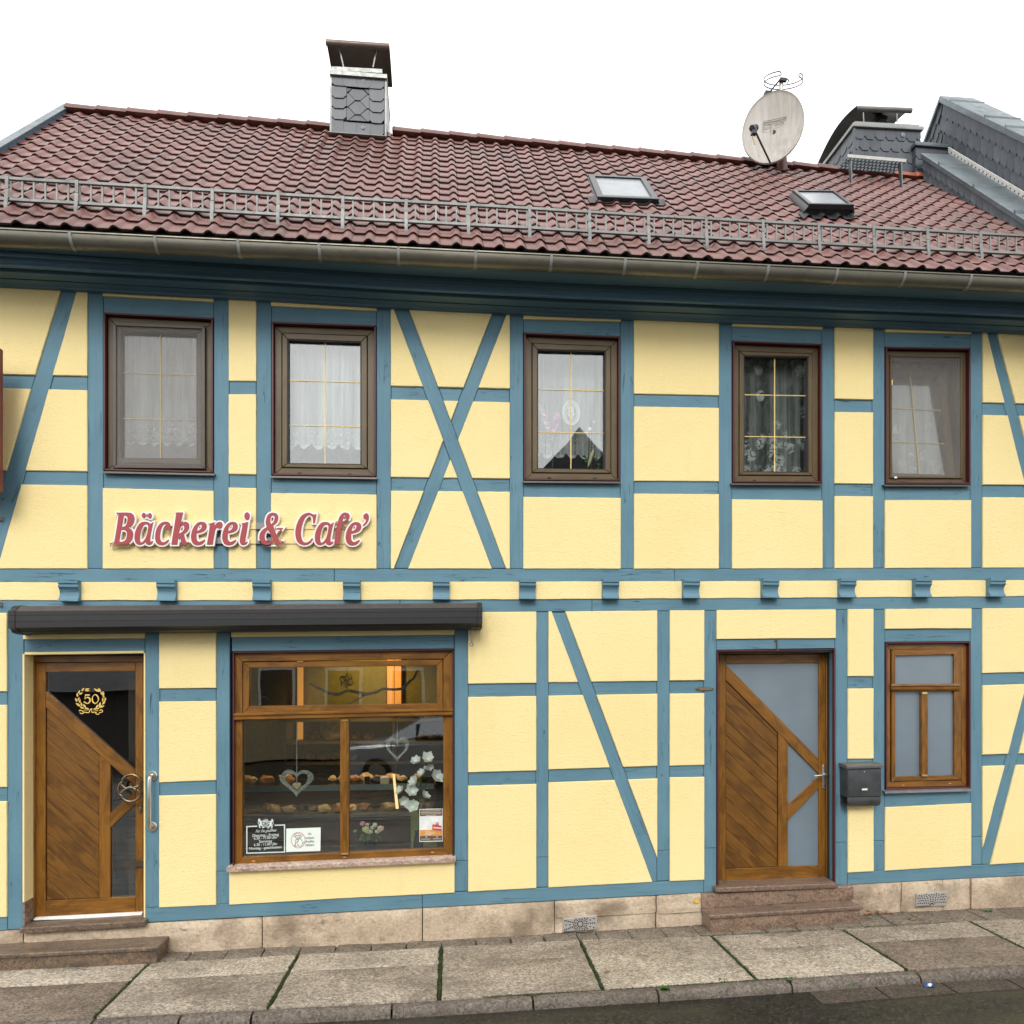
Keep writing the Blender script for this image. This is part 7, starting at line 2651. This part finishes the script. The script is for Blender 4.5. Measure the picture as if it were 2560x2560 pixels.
# low coping with standing seams
B1, B2 = onx(*ZO(1215, 715), NX1 + .34), onx(*ZO(1932, 1130), NX1 + .34)
mb = MB()
mb.loft([[(NX1 - .03, y, top1(y) - .055), (NX1 - .03, y, top1(y) + .0), (NX1 - .022, y, top1(y) + .006), (NX1 + .35, y, top1(y) + .02), (NX1 + .35, y, top1(y) - .055)] for y in (YLOW, yT)])
mb.build('low_coping', ZINC, nb)
for f_ in (.26, .72, 1.2):
    y = yT - f_ * (yT - A2.y) / .78 if False else yT - f_ * 1.15
    MB().loft([[(x, y + d_, top1(y + d_) + h_) for d_, h_ in ((-.01, .005), (.01, .005), (.01, .035), (-.01, .035))] for x in (NX1 - .028, NX1 + .345)]).build('coping_seam', ZINC, nb)
MB().loft([[(NX1 + .36, y, top1(y) + .015), (NX1 + .385, y, top1(y) + .015), (NX1 + .385, y, top1(y) + .085), (NX1 + .36, y, top1(y) + .085)] for y in (YLOW, yT + .05)]).build('perforated_strip', plain('pale_strip', (.60, .58, .55), .5, .2), nb)
mb = MB()
y = YLOW
while y < yT:
    mb.box(NX1 + .357, NX1 + .3595, y, y + .014, top1(y) + .042, top1(y) + .056)
    y += .055
mb.build('strip_hole', HOLE, nb, smooth=0, kind='stuff')
# block where the low wall crosses the ridge
YB = 2.0
xa_, xb_ = at(*ZO(885, 650), YB).x, at(*ZO(1215, 660), YB).x
zb_ = at(*ZO(885, 645), YB).z
MB().box(xa_ + .01, xb_, YB + .01, YB + .7, zb_ - .75, zb_).build('ridge_block', CORE, nb, smooth=0)
for r_ in range(5):
    for i in range(3):
        w_ = (xb_ - xa_) / 2.5
        s0 = max(xa_ + .002, xa_ + (i - .5 * (r_ % 2)) * w_); s1 = min(xb_, xa_ + (i + 1 - .5 * (r_ % 2)) * w_)
        if s1 - s0 < .02: continue
        zt_ = zb_ - .0 - r_ * .125
        q_ = ccw([(s0, zt_), (s1, zt_), (s1, zt_ - .10), (s1 - .03, zt_ - .15), (s0 + .03, zt_ - .15), (s0, zt_ - .11)])
        MB().loft([[(x, YB - .002 - .05 * (zt_ - z), z) for x, z in inset(q_, .001)], [(x, YB + .006 - .05 * (zt_ - z), z) for x, z in q_]]).build('slate', SLATE, nb, smooth=0)
    for i in range(5):
        s0, s1 = YB + max(0, (i - .5 * (r_ % 2)) * .14), YB + min(.7, (i + 1 - .5 * (r_ % 2)) * .14)
        if s1 - s0 < .02: continue
        zt_ = zb_ - r_ * .125
        pts = [(s0, zt_), (s1, zt_), (s1, zt_ - .10), (s1 - .03, zt_ - .15), (s0 + .03, zt_ - .15), (s0, zt_ - .11)]
        MB().loft([[(xa_ - .002 - .05 * (zt_ - z), y, z) for y, z in pts], [(xa_ + .006 - .05 * (zt_ - z), y, z) for y, z in pts]]).build('slate', SLATE, nb, smooth=0)
block(MB(), xa_ - .025, xb_ + .03, YB - .03, YB + .72, zb_ + .001, zb_ + .05).build('block_coping', ZINC, nb)
p = at(*ZO(1022, 600), YB + .3)
MB().lathe([(.085, -.15), (.085, .04), (.075, .05), (0, .055)], 20, (p.x, YB + .3, zb_ + .10)).build('vent_pipe', STEEL, nb)
# tall gable parapet
P0, P1 = onx(*ZO(1142, 160), NX2), onx(*ZO(1932, 535), NX2)
top2 = lineXY(P0, P1)
yP = P0.y
wallface('parapet_core', NX2, top2, 1.6, YLOW, yP - .005, .42)
mb = MB()
back = lambda y: top2(yP) - 1.12 * (y - yP)
mb.loft([[(x, y, back(y) + d_) for x, d_ in ((NX2 + .012, -.01), (NX2 + .42, -.01), (NX2 + .42, -2.2), (NX2 + .012, -2.2))] for y in (yP - .004, yP + 1.6)])
mb.build('parapet_core', CORE, nb, smooth=0)
capz = lambda y: top1(y) - .02
slates(NX2, lambda y: top2(y) - .06, .45, yP, .095, .19, 7, ylimit=lambda y: top1(y) - .05, budget=290)
slates(NX2, lambda y: top2(y) - .06, YLOW, .45, .095, .19, 7, ylimit=lambda y: top1(y) - .05, budget=0)
slates(NX2, lambda y: back(y) - .02, yP, yP + 1.2, .095, .19, 7, budget=0)
over.build('slate_rows', SLATE, nb, smooth=0, kind='stuff')
mb = MB()
ht = .075
mb.loft([[(NX2 - .035, y, top2(y) - ht), (NX2 - .035, y, top2(y) + .0), (NX2 - .028, y, top2(y) + .008), (NX2 + .42, y, top2(y) + .02), (NX2 + .42, y, top2(y) - ht)] for y in (YLOW, yP)])
mb.build('high_coping', ZINC, nb)
for f_ in (.18, .72, 1.02, 1.6):
    y = yP - f_
    MB().loft([[(x, y + d_, top2(y + d_) + h_) for d_, h_ in ((-.008, .005), (.008, .005), (.008, .034), (-.008, .034))] for x in (NX2 - .033, NX2 + .415)]).build('coping_seam', ZINC, nb)
mb = MB()
mb.loft([[(NX2 - .035, y, back(y) - .045), (NX2 - .035, y, back(y) + .004), (NX2 + .42, y, back(y) + .012), (NX2 + .42, y, back(y) - .045)] for y in (yP - .0, yP + 1.6)])
mb.build('rear_coping', ZINC, nb)

# ================================================================== awning
YA = -.235
aw = thing('awning_cassette', 'closed charcoal awning cassette above the left door and shop window', 'awning', at(600, 1580, -.1))
xl_, xr_ = at(19, 1540, YA).x, at(1206, 1540, YA).x
zt0, zt1 = at(20, 1512.4, YA + .05).z, at(1206, 1504.5, YA + .05).z
hh = zt0 - at(20, 1583, YA + .04).z
def awp(x, k=1.0):
    z = zt0 + (zt1 - zt0) * (x - xl_) / (xr_ - xl_)
    P_ = [(-.005, 0), (-.11, 0), (-.165, -.03), (-.190, -.09), (YA + .022, -.215), (YA + .004, -.22), (YA, -.24), (YA, -.385), (YA + .003, -.39), (YA + .003, -.40), (YA, -.405), (YA, -.60), (YA + .003, -.605), (YA + .003, -.615), (YA, -.62), (YA + .001, -.82), (YA + .03, -.85), (YA + .05, -.96), (-.13, -1.0), (-.005, -1.0)]
    c_ = (-.12, -.5)
    return [(x, c_[0] + (y - c_[0]) * k, z + hh * (c_[1] + (h - c_[1]) * k)) for y, h in P_]
mb = MB()
mb.loft([awp(xl_ + .03), awp((xl_ + xr_) / 2), awp(xr_ - .03)])
bodyo = mb.build('awning_body', [CHARCOAL, CHARCOAL_TOP], aw)
for pol in bodyo.data.polygons:
    n_ = pol.normal
    if n_.z > .25 and n_.y < -.0: pol.material_index = 1
for a, b in ((xl_, xl_ + .055), (xr_ - .045, xr_)):
    MB().loft([awp(a, .94), awp(a + .006, 1.04), awp(b - .003, 1.04), awp(b, 1.0)]).build('end_cap', CHARCOAL, aw)
p = at(1177, 1573, -.12)
mb = MB()
mb.tube([(p.x, -.12, p.z + .02), (p.x + .004, -.12, p.z - .05), (p.x + .006, -.12, p.z - .115)], [.006, .010, .007], 8)
mb.tube([(p.x + .006 + .014 * math.sin(a), -.12, p.z - .128 + .014 * math.cos(a)) for a in [k * math.pi / 6 for k in range(12)]], .004, 5, True)
mb.build('crank_hook', GALV, aw)

# ================================================================== shop lettering
LETTERS = {
 'B': ([(168, 170), (330, 170), (385, 188), (410, 240), (400, 305), (368, 350), (322, 372), (368, 395), (392, 450), (378, 530), (330, 582), (270, 598), (100, 598), (105, 582), (140, 565), (195, 208), (175, 192)],
       [[(268, 205), (300, 212), (318, 250), (308, 310), (284, 350), (240, 362)], [(232, 398), (285, 405), (310, 445), (300, 515), (265, 555), (205, 562)]], 0),
 'a': ([(540, 292), (592, 297), (622, 322), (665, 295), (640, 400), (620, 520), (628, 560), (657, 548), (650, 580), (610, 602), (570, 590), (560, 560), (520, 592), (470, 602), (430, 577), (412, 520), (420, 430), (455, 350), (495, 305)],
       [[(560, 325), (588, 332), (594, 370), (572, 480), (535, 548), (502, 570), (484, 545), (487, 470), (507, 390), (532, 342)]], 0),
 'c': ([(818, 290), (872, 302), (897, 350), (882, 393), (850, 400), (830, 378), (834, 332), (815, 320), (785, 348), (760, 420), (752, 500), (770, 555), (805, 567), (845, 545), (866, 528), (874, 545), (830, 590), (775, 606), (720, 590), (692, 540), (690, 460), (710, 380), (755, 318)], [], 0),
 'k': ([(965, 178), (985, 168), (1062, 168), (1022, 352), (1060, 302), (1100, 292), (1140, 320), (1142, 380), (1110, 430), (1072, 455), (1096, 540), (1114, 568), (1138, 558), (1130, 582), (1090, 604), (1050, 590), (1025, 520), (1003, 470), (985, 598), (905, 598), (968, 205)],
       [[(1072, 338), (1078, 385), (1047, 430), (1005, 450), (1022, 378), (1045, 345)]], 0),
 'e': ([(1305, 292), (1358, 305), (1378, 350), (1360, 402), (1310, 432), (1242, 446), (1246, 530), (1275, 562), (1312, 550), (1350, 528), (1356, 545), (1315, 590), (1250, 606), (1195, 582), (1170, 520), (1175, 440), (1205, 365), (1252, 310)],
       [[(1303, 325), (1314, 352), (1292, 395), (1246, 417), (1258, 370), (1280, 335)]], 0),
 'r': ([(1395, 325), (1480, 298), (1490, 342), (1520, 305), (1560, 293), (1590, 315), (1587, 360), (1555, 388), (1525, 375), (1508, 372), (1490, 420), (1460, 598), (1382, 598), (1420, 345)], [], 0),
 'i': ([(72, 315), (165, 295), (145, 430), (126, 545), (136, 567), (155, 555), (150, 580), (110, 603), (70, 596), (52, 555), (60, 480), (86, 345)], [], 1),
 'amp': ([(490, 170), (548, 185), (568, 235), (548, 300), (500, 340), (552, 490), (590, 425), (585, 395), (545, 390), (545, 375), (632, 375), (615, 400), (598, 420), (560, 505), (585, 552), (602, 570), (628, 555), (625, 580), (590, 603), (545, 596), (515, 566), (470, 592), (410, 604), (350, 582), (315, 522), (322, 450), (358, 400), (412, 365), (400, 310), (410, 238), (440, 190)],
         [[(495, 203), (520, 228), (505, 290), (472, 325), (460, 280), (470, 222)], [(424, 397), (470, 472), (497, 540), (450, 562), (405, 550), (386, 500), (396, 440)]], 1),
 'C': ([(965, 172), (1010, 180), (1045, 197), (1080, 188), (1060, 310), (1035, 308), (1030, 240), (1005, 207), (967, 205), (922, 250), (887, 340), (873, 450), (890, 540), (930, 570), (980, 555), (1022, 510), (1035, 520), (1000, 575), (940, 603), (870, 596), (820, 552), (798, 470), (805, 370), (840, 270), (890, 202)], [], 1),
 'f': ([(1460, 168), (1510, 182), (1526, 222), (1510, 262), (1480, 270), (1464, 245), (1462, 207), (1447, 212), (1436, 255), (1427, 305), (1475, 308), (1470, 332), (1418, 335), (1385, 592), (1315, 592), (1358, 335), (1340, 332), (1348, 315), (1367, 303), (1385, 235), (1420, 187)], [], 1),
 'apostrophe': ([(1745, 175), (1778, 198), (1780, 260), (1747, 320), (1706, 350), (1700, 340), (1738, 292), (1746, 262), (1716, 250), (1710, 208)], [], 1)}
YL = -.050
def lpos(u, v, reg): return xz((260 if reg == 0 else 590) + u * .18634, 1250 + v * .18634, YL)
def smooth_loop(p, n=4, corner=62):
    out = []
    m = len(p)
    V = [Vector(q) for q in p]
    sharp = []
    for i in range(m):
        a, b = V[i] - V[i - 1], V[(i + 1) % m] - V[i]
        sharp.append(math.degrees(a.angle(b)) > corner if a.length and b.length else True)
    for i in range(m):
        j = (i + 1) % m
        p1, p2 = V[i], V[j]
        p0 = V[i - 1] if not sharp[i] else p1 * 2 - p2 if False else p1
        p3 = V[(j + 1) % m] if not sharp[j] else p2
        for k in range(n):
            t = k / n
            out.append(.5 * ((2 * p1) + (p2 - p0) * t + (2 * p0 - 5 * p1 + 4 * p2 - p3) * t * t + (3 * p1 - p0 - 3 * p2 + p3) * t ** 3))
    return [tuple(q) for q in out]
def offs(p, d):
    """offset a loop outward (ccw) by d, mitres limited"""
    p = ccw(p)
    n = len(p)
    out = []
    for i in range(n):
        a, b, c_ = Vector(p[i - 1]), Vector(p[i]), Vector(p[(i + 1) % n])
        e1, e2 = (b - a), (c_ - b)
        if e1.length < 1e-7 or e2.length < 1e-7: continue
        e1.normalize(); e2.normalize()
        n1, n2 = Vector((e1.y, -e1.x)), Vector((e2.y, -e2.x))
        k = max(.45, 1 + n1.dot(n2))
        out.append(tuple(b + (n1 + n2) / k * d))
    return out
def fill_mesh(loops, y0, y1, mb):
    cu = bpy.data.curves.new('shape', 'CURVE')
    cu.dimensions = '2D'
    cu.fill_mode = 'BOTH'
    cu.extrude = (y1 - y0) / 2
    for lp_ in loops:
        s = cu.splines.new('POLY')
        s.points.add(len(lp_) - 1)
        for q, pt in zip(lp_, s.points): pt.co = (q[0], q[1], 0, 1)
        s.use_cyclic_u = True
    ob = bpy.data.objects.new('shape', cu)
    C.objects.link(ob)
    dg = bpy.context.evaluated_depsgraph_get()
    ev = ob.evaluated_get(dg)
    m_ = ev.to_mesh()
    v = [(q.co.x, (y0 + y1) / 2 - q.co.z, q.co.y) for q in m_.vertices]
    f = [tuple(q.vertices) for q in m_.polygons]
    ev.to_mesh_clear()
    bpy.data.objects.remove(ob)
    bpy.data.curves.remove(cu)
    mb.add(v, f)
    return mb
SIGNRED = plain('sign_red', (0.33, 0.036, 0.042), .45, var=.05)
SIGNWHITE = plain('sign_white', (0.80, 0.76, 0.74), .5, var=.04)
sign = thing('shop_sign', 'red lettering Bäckerei & Cafe with white edges on the upper wall', 'sign', at(600, 1330, YL))
def letter(name, key, dx=0, dy=0, reg=None, dots=(), idx=0):
    o, holes, r0 = LETTERS[key]
    reg = r0 if reg is None else reg
    def cv(p): return [lpos(u + dx, v + dy, reg) for u, v in smooth_loop(p)]
    red = [cv(o)] + [cv(h) for h in holes]
    for (cx, cy_, rx, ry) in dots:
        red.append([lpos(cx + rx * math.cos(k * math.pi / 10), cy_ + ry * math.sin(k * math.pi / 10), reg) for k in range(20)])
    w_ = .0125
    wh = [offs(red[0], w_)]
    for h in red[1:1 + len(holes)]:
        cx_, cz_ = sum(q[0] for q in h) / len(h), sum(q[1] for q in h) / len(h)
        A_ = abs(area2(h))
        per = sum((Vector(h[i]) - Vector(h[i - 1])).length for i in range(len(h)))
        kk = 1 - w_ * .8 / (2 * A_ / per)
        if kk > .2: wh.append([(cx_ + (q[0] - cx_) * kk, cz_ + (q[1] - cz_) * kk) for q in h])
    dots_w = [offs(d_, w_) for d_ in red[1 + len(holes):]]
    eps = .0004 * (idx % 2)
    mb = fill_mesh(red, YL - .004 - eps, YL - eps, MB())
    lt = mb.build('letter', SIGNRED, sign, smooth=0)
    lt['label'] = 'red letter ' + name
    mb = fill_mesh(wh, YL + .0005 - eps, YL + .024 + eps, MB())
    for d_ in dots_w: fill_mesh([d_], YL + .0008 - eps, YL + .0235 + eps, mb)
    mb.build('letter_edge', SIGNWHITE, lt, smooth=0)
letter('B', 'B', idx=0)
letter('a with dots', 'a', dots=((536, 208, 27, 36), (617, 212, 26, 36)), idx=1)
letter('c', 'c', idx=2)
letter('k', 'k', idx=3)
letter('e', 'e', idx=4)
letter('r', 'r', idx=5)
letter('e', 'e', 418, 1, idx=6)
letter('i', 'i', dots=((150, 217, 36, 52),), idx=7)
letter('ampersand', 'amp', idx=8)
letter('C', 'C', idx=9)
letter('a', 'a', 647, 4, 1, idx=10)
letter('f', 'f', idx=11)
letter('e', 'e', 303, 4, 1, idx=12)
letter('apostrophe', 'apostrophe', idx=13)
for v0, v1 in ((302, 392), (502, 588)):
    for (a, b, mt) in ((325, 534, YELLOW), (534.4, 572.8, GALV), (573.2, 640, YELLOW), (640.4, 678.4, GALV), (678.8, 868, YELLOW)):
        MB().prism([xz(a, 1250 + v0 * .18634, -.02), xz(b, 1250 + v0 * .18634, -.02), xz(b, 1250 + v1 * .18634, -.02), xz(a, 1250 + v1 * .18634, -.02)], -.022, -.012 if mt is YELLOW else .002, .002).build('mounting_rail', mt, sign, smooth=0)

# ================================================================== fittings on the wall
# grab bar
t = thing('grab_bar', 'steel grab bar on the blue post right of the left door', 'grab bar', at(378.5, 2068, 0))
a_, b_ = at(378.9, 1940, -.02), at(378.3, 2067.5, -.02)
for p in (a_, b_):
    MB().lathe([(.040, 0), (.040, .010), (.036, .014), (.018, .015)], 24, (p.x, -.001, p.z), (0, -1, 0)).build('flange', STEEL, t)
yb = -.065
MB().tube([(a_.x, -.014, a_.z), (a_.x, -.045, a_.z), (a_.x, yb + .006, a_.z - .008), (a_.x, yb, a_.z - .03), (b_.x, yb, b_.z + .03), (b_.x, yb + .006, b_.z + .008), (b_.x, -.045, b_.z), (b_.x, -.014, b_.z)], .0145, 12).build('bar', STEEL, t)
# mailbox
YM = -.115
mm = lambda u, v, Y=YM: at(1900 + u * .20704, 1880 + v * .20704, Y)
MAIL = plain('mailbox_grey', (0.075, 0.080, 0.085), .45, .4, var=.25, scale=9)
t = thing('mailbox', 'dark grey metal mailbox with newspaper roll beside the right door', 'mailbox', mm(1260, 660, -.05))
p0, p1 = mm(1052, 200), mm(1464, 535)
dzm = (mm(1460, 150).z - mm(1052, 165).z)
x0, x1, zt_, zb_ = p0.x, p1.x, p0.z, mm(1058, 548).z
block(MB(), x0, x1, YM, -.003, zb_, zt_, dzm * .3, .004).build('mailbox_body', MAIL, t)
block(MB(), x0 + .006, x1 - .006, YM - .007, YM - .0005, zb_ + .006, zt_ - .010, dzm * .3, .003).build('mailbox_door', MAIL, t)
l0, l1 = mm(1025, 160), mm(1482, 145)
MB().loft([[(x, YM - .018, z - .03), (x, YM - .020, z - .012), (x, YM - .010, z - .002), (x, -.04, z + .006), (x, -.002, z + .010), (x, -.002, z - .02), (x, YM - .012, z - .03)] for x, z in ((x0 - .012, l0.z), (x1 + .006, l1.z))]).build('mailbox_lid', mat_zinc('mailbox_lid_metal', (.16, .155, .15), .45, .5), t)
zr0 = zb_ - .001
hr = zr0 - mm(1050, 672).z
pr = [(-.004, 0), (YM + .001, 0), (YM - .001, -.30 * hr), (YM + .005, -.62 * hr), (YM + .022, -.90 * hr), (YM + .05, -hr), (-.03, -hr), (-.004, -.85 * hr)]
inn = [(y + (.003 if y < -.06 else -.003), z * .97 - .002) for y, z in pr]
mb = MB()
mb.loft([[(x, y, zr0 + z) for y, z in pr + inn[::-1][:0]] for x in (x0 + .004, x1 - .004)], caps=False)
mb.build('newspaper_roll', MAIL, t)
c_ = mm(1258, 450)
MB().prism([(c_.x - .026, c_.z + .008), (c_.x + .026, c_.z + .009), (c_.x + .026, c_.z - .007), (c_.x - .026, c_.z - .008)], YM - .0085, YM - .006).build('name_strip', plain('cream_label', (.70, .66, .52), .5), t, smooth=0)
c_ = mm(1252, 238)
MB().lathe([(.006, 0), (.006, .003), (0, .004)], 10, (c_.x, YM - .007, c_.z), (0, -1, 0)).build('mailbox_lock', STEEL, t)
# house number one
c_ = at(1941, 1611, -.004)
t = thing('house_number', 'slim bronze house number 1 on the lintel over the right door', 'house number', c_)
mb = MB()
zt_, zb_ = at(1941, 1598.5, -.01).z, at(1941, 1624.5, -.01).z
mb.prism([(c_.x - .002, zt_), (c_.x + .007, zt_), (c_.x + .009, zb_), (c_.x + .0005, zb_)], -.016, .004, .002)
mb.prism([(c_.x - .0025, zt_ - .001), (c_.x - .0025, zt_ - .012), (c_.x - .016, zt_ - .012), (c_.x - .014, zt_ - .004)], -.0155, .004, .002)
mb.prism([(c_.x + .0005, zb_ + .0005), (c_.x + .018, zb_ + .001), (c_.x + .018, zb_ - .007), (c_.x + .0, zb_ - .007)], -.0165, .004, .002)
mb.build('numeral_one', BRONZE, t, smooth=0)
# oval plate
c_ = at(1761.5, 1722.5, -.004)
t = thing('oval_plate', 'small oval bronze plate on the blue post left of the right door', 'plate', c_)
def ell(a, b): return [(c_.x + a * math.cos(k * math.pi / 14), c_.z + b * math.sin(k * math.pi / 14)) for k in range(28)]
mb = MB(); mb.prism(ell(.080, .0165), -.010, .004, .003); mb.build('plate_body', BRONZE, t)
mb = MB(); mb.ring(ell(.066, .0115), 0, .0025, -.0125, -.009, .0006); mb.build('plate_rim', BRASS, t)
mb = MB(); mb.box(c_.x - .045, c_.x + .045, -.0125, -.0095, c_.z - .004, c_.z + .004); mb.build('plate_bar', GALV, t)
# left edge: hanging board and two wall hooks
p0, p1 = at(3.5, 873, -.22), at(3.5, 1230, -.22)
t = thing('red_board', 'dark red sign board seen edge-on at the left edge of the picture', 'sign', (p0.x - .02, -.22, p1.z))
MB().box(p0.x - .55, p0.x, -.24, -.20, p1.z, p0.z).build('board_panel', plain('brick_red_board', (.17, .035, .022), .5), t)
for py in (948, 1188):
    q_ = at(4, py, -.02)
    MB().tube([(p0.x - .40, .0, q_.z), (p0.x - .40, -.199, q_.z)], .010, 8).build('board_arm', BLACKRUB, t)
for py, lab in ((1297, 'small grey wall hook low on the leaning blue brace at the left edge'), (1511, 'small grey wall hook on the blue beam left of the awning')):
    p = at(1, py, -.004)
    t = thing('wall_hook', lab, 'hook', p, 'grey wall hooks at the left edge')
    MB().box(p.x - .03, p.x + .018, -.012, .004, p.z - .018, p.z + .018).build('hook_plate', GALV, t)
    MB().tube([(p.x + .006, -.012, p.z + .01), (p.x + .012, -.035, p.z + .012), (p.x + .012, -.038, p.z - .010), (p.x + .006, -.012, p.z - .012)], .005, 6).build('hook_loop', GALV, t)

# ================================================================== the other side of the street (seen only in the panes)
oh = thing('opposite_house', 'dark-roofed house across the street, mirrored in the middle upper window', 'house', (3, -16, 0))
OW = plain('opposite_wall', (.30, .24, .15), .9)
OR_ = plain('opposite_roof', (.045, .043, .048), .7, var=.5, scale=3)
MB().box(-7, 8.5, -21, -14.2, 0, 5.2).build('house_wall', OW, oh, smooth=0)
mb = MB()
mb.loft([[(x, -13.9, 5.1), (x, -17.6, 7.7), (x, -21.3, 5.1)] for x in (-7.3, 1.6)])
mb.build('roof', OR_, oh, smooth=0)
mb = MB()
mb.loft([[(.2, y, 5.1), (4.1, y, EYE + 7.25), (9.0, y, 5.1)] for y in (-13.9, -21.3)])
mb.build('roof', OR_, oh, smooth=0)
WINF = plain('opposite_window_frame', (.55, .55, .53), .5)
for x in (-6.2, -4.4, -2.6, -.8, 2.2, 4.6, 6.8):
    for z in (1.2, 3.4):
        MB().box(x - .5, x + .5, -14.2, -14.14, z, z + 1.4).build('window', WINF, oh, smooth=0)
        MB().box(x - .42, x + .42, -14.14, -14.13, z + .08, z + 1.32).build('pane', BLACKGAP, oh, smooth=0)
tr = thing('street_tree', 'broad leafy tree across the street, mirrored in the dark upper window', 'tree', (10.8, -14, 0))
BARK = plain('bark', (.07, .055, .04), .9, var=.4)
MB().tube([(10.8, -14, 0), (10.9, -14, 3), (10.7, -14, 6.5), (10.9, -14.1, 9)], [.3, .24, .18, .06], 10).build('trunk', BARK, tr)
rg = random.Random(6)
mb = MB()
for k in range(24000):
    d = Vector((rg.gauss(0, 1), rg.gauss(0, 1), rg.gauss(0, 1))).normalized() * (rg.random() ** .45)
    c_ = Vector((11.1 + d.x * 3.6, -14 + d.y * 2.6, 9.2 + d.z * 4.6))
    if noise.noise(c_ * .8) < -.48: continue
    a = Vector((rg.uniform(-1, 1), rg.uniform(-1, 1), rg.uniform(-1, 1))).normalized() * rg.uniform(.10, .20)
    b = a.orthogonal().normalized() * a.length * .5
    mb.add([c_ - a, c_ + b, c_ + a, c_ - b], [(0, 1, 2, 3)])
mb.build('crown', plain('tree_leaf', (.05, .058, .038), .7, var=.5), tr, smooth=0)
shd = thing('opposite_shed', 'low tiled shed across the street, mirrored in the left door pane', 'shed', (-10.5, -15, 0))
MB().box(-14, -8, -17, -14.2, 0, 2.0).build('shed_wall', plain('shed_wall', (.06, .05, .045), .9), shd, smooth=0)
MB().loft([[(x, -13.8, 1.95), (x, -15.6, 2.75), (x, -17.4, 1.95)] for x in (-14.3, -7.7)]).build('roof', OR_, shd, smooth=0)

car = thing('parked_car', 'silver parked car across the street, mirrored in the right pane of the shop window', 'car', (.2, -10, 0))
SILVER = plain('silver_paint', (.45, .46, .48), .25, .5)
zr_ = rz(0, -10)
sec = lambda x, w, z0, z1, z2, wt: [(x, -10 - w, zr_ + z0), (x, -10 - w, zr_ + z1), (x, -10 - wt, zr_ + z2), (x, -10 + wt, zr_ + z2), (x, -10 + w, zr_ + z1), (x, -10 + w, zr_ + z0)]
MB().loft([sec(-2.0, .70, .35, .60, .66, .62), sec(-1.9, .80, .22, .78, .84, .70), sec(-1.0, .86, .20, .88, .93, .74), sec(1.9, .86, .20, .95, 1.0, .74), sec(2.2, .78, .35, .85, .90, .66)]).build('body', SILVER, car, smooth=25)
MB().loft([sec(-1.1, .76, .90, .94, .95, .68), sec(-.35, .76, .92, 1.10, 1.44, .56), sec(1.3, .76, .92, 1.12, 1.46, .56), sec(2.0, .74, .92, 1.0, 1.02, .64)]).build('cabin', SILVER, car, smooth=25)
MB().loft([sec(-.45, .771, .98, 1.06, 1.34, .615), sec(1.35, .771, .98, 1.06, 1.36, .615)]).build('side_window', BLACKGAP, car, smooth=0)
for x in (-1.25, 1.35):
    for y in (-10.84, -9.16):
        wl = MB().lathe([(.12, -.10), (.31, -.10), (.32, -.06), (.32, .06), (.31, .10), (.12, .10)], 20, (x, y, zr_ + .32), (0, 1, 0)).build('wheel', BLACKRUB, car)
        MB().lathe([(0, -.105), (.20, -.105), (.20, .105), (0, .105)], 16, (x, y, zr_ + .32), (0, 1, 0)).build('rim', STEEL, wl)
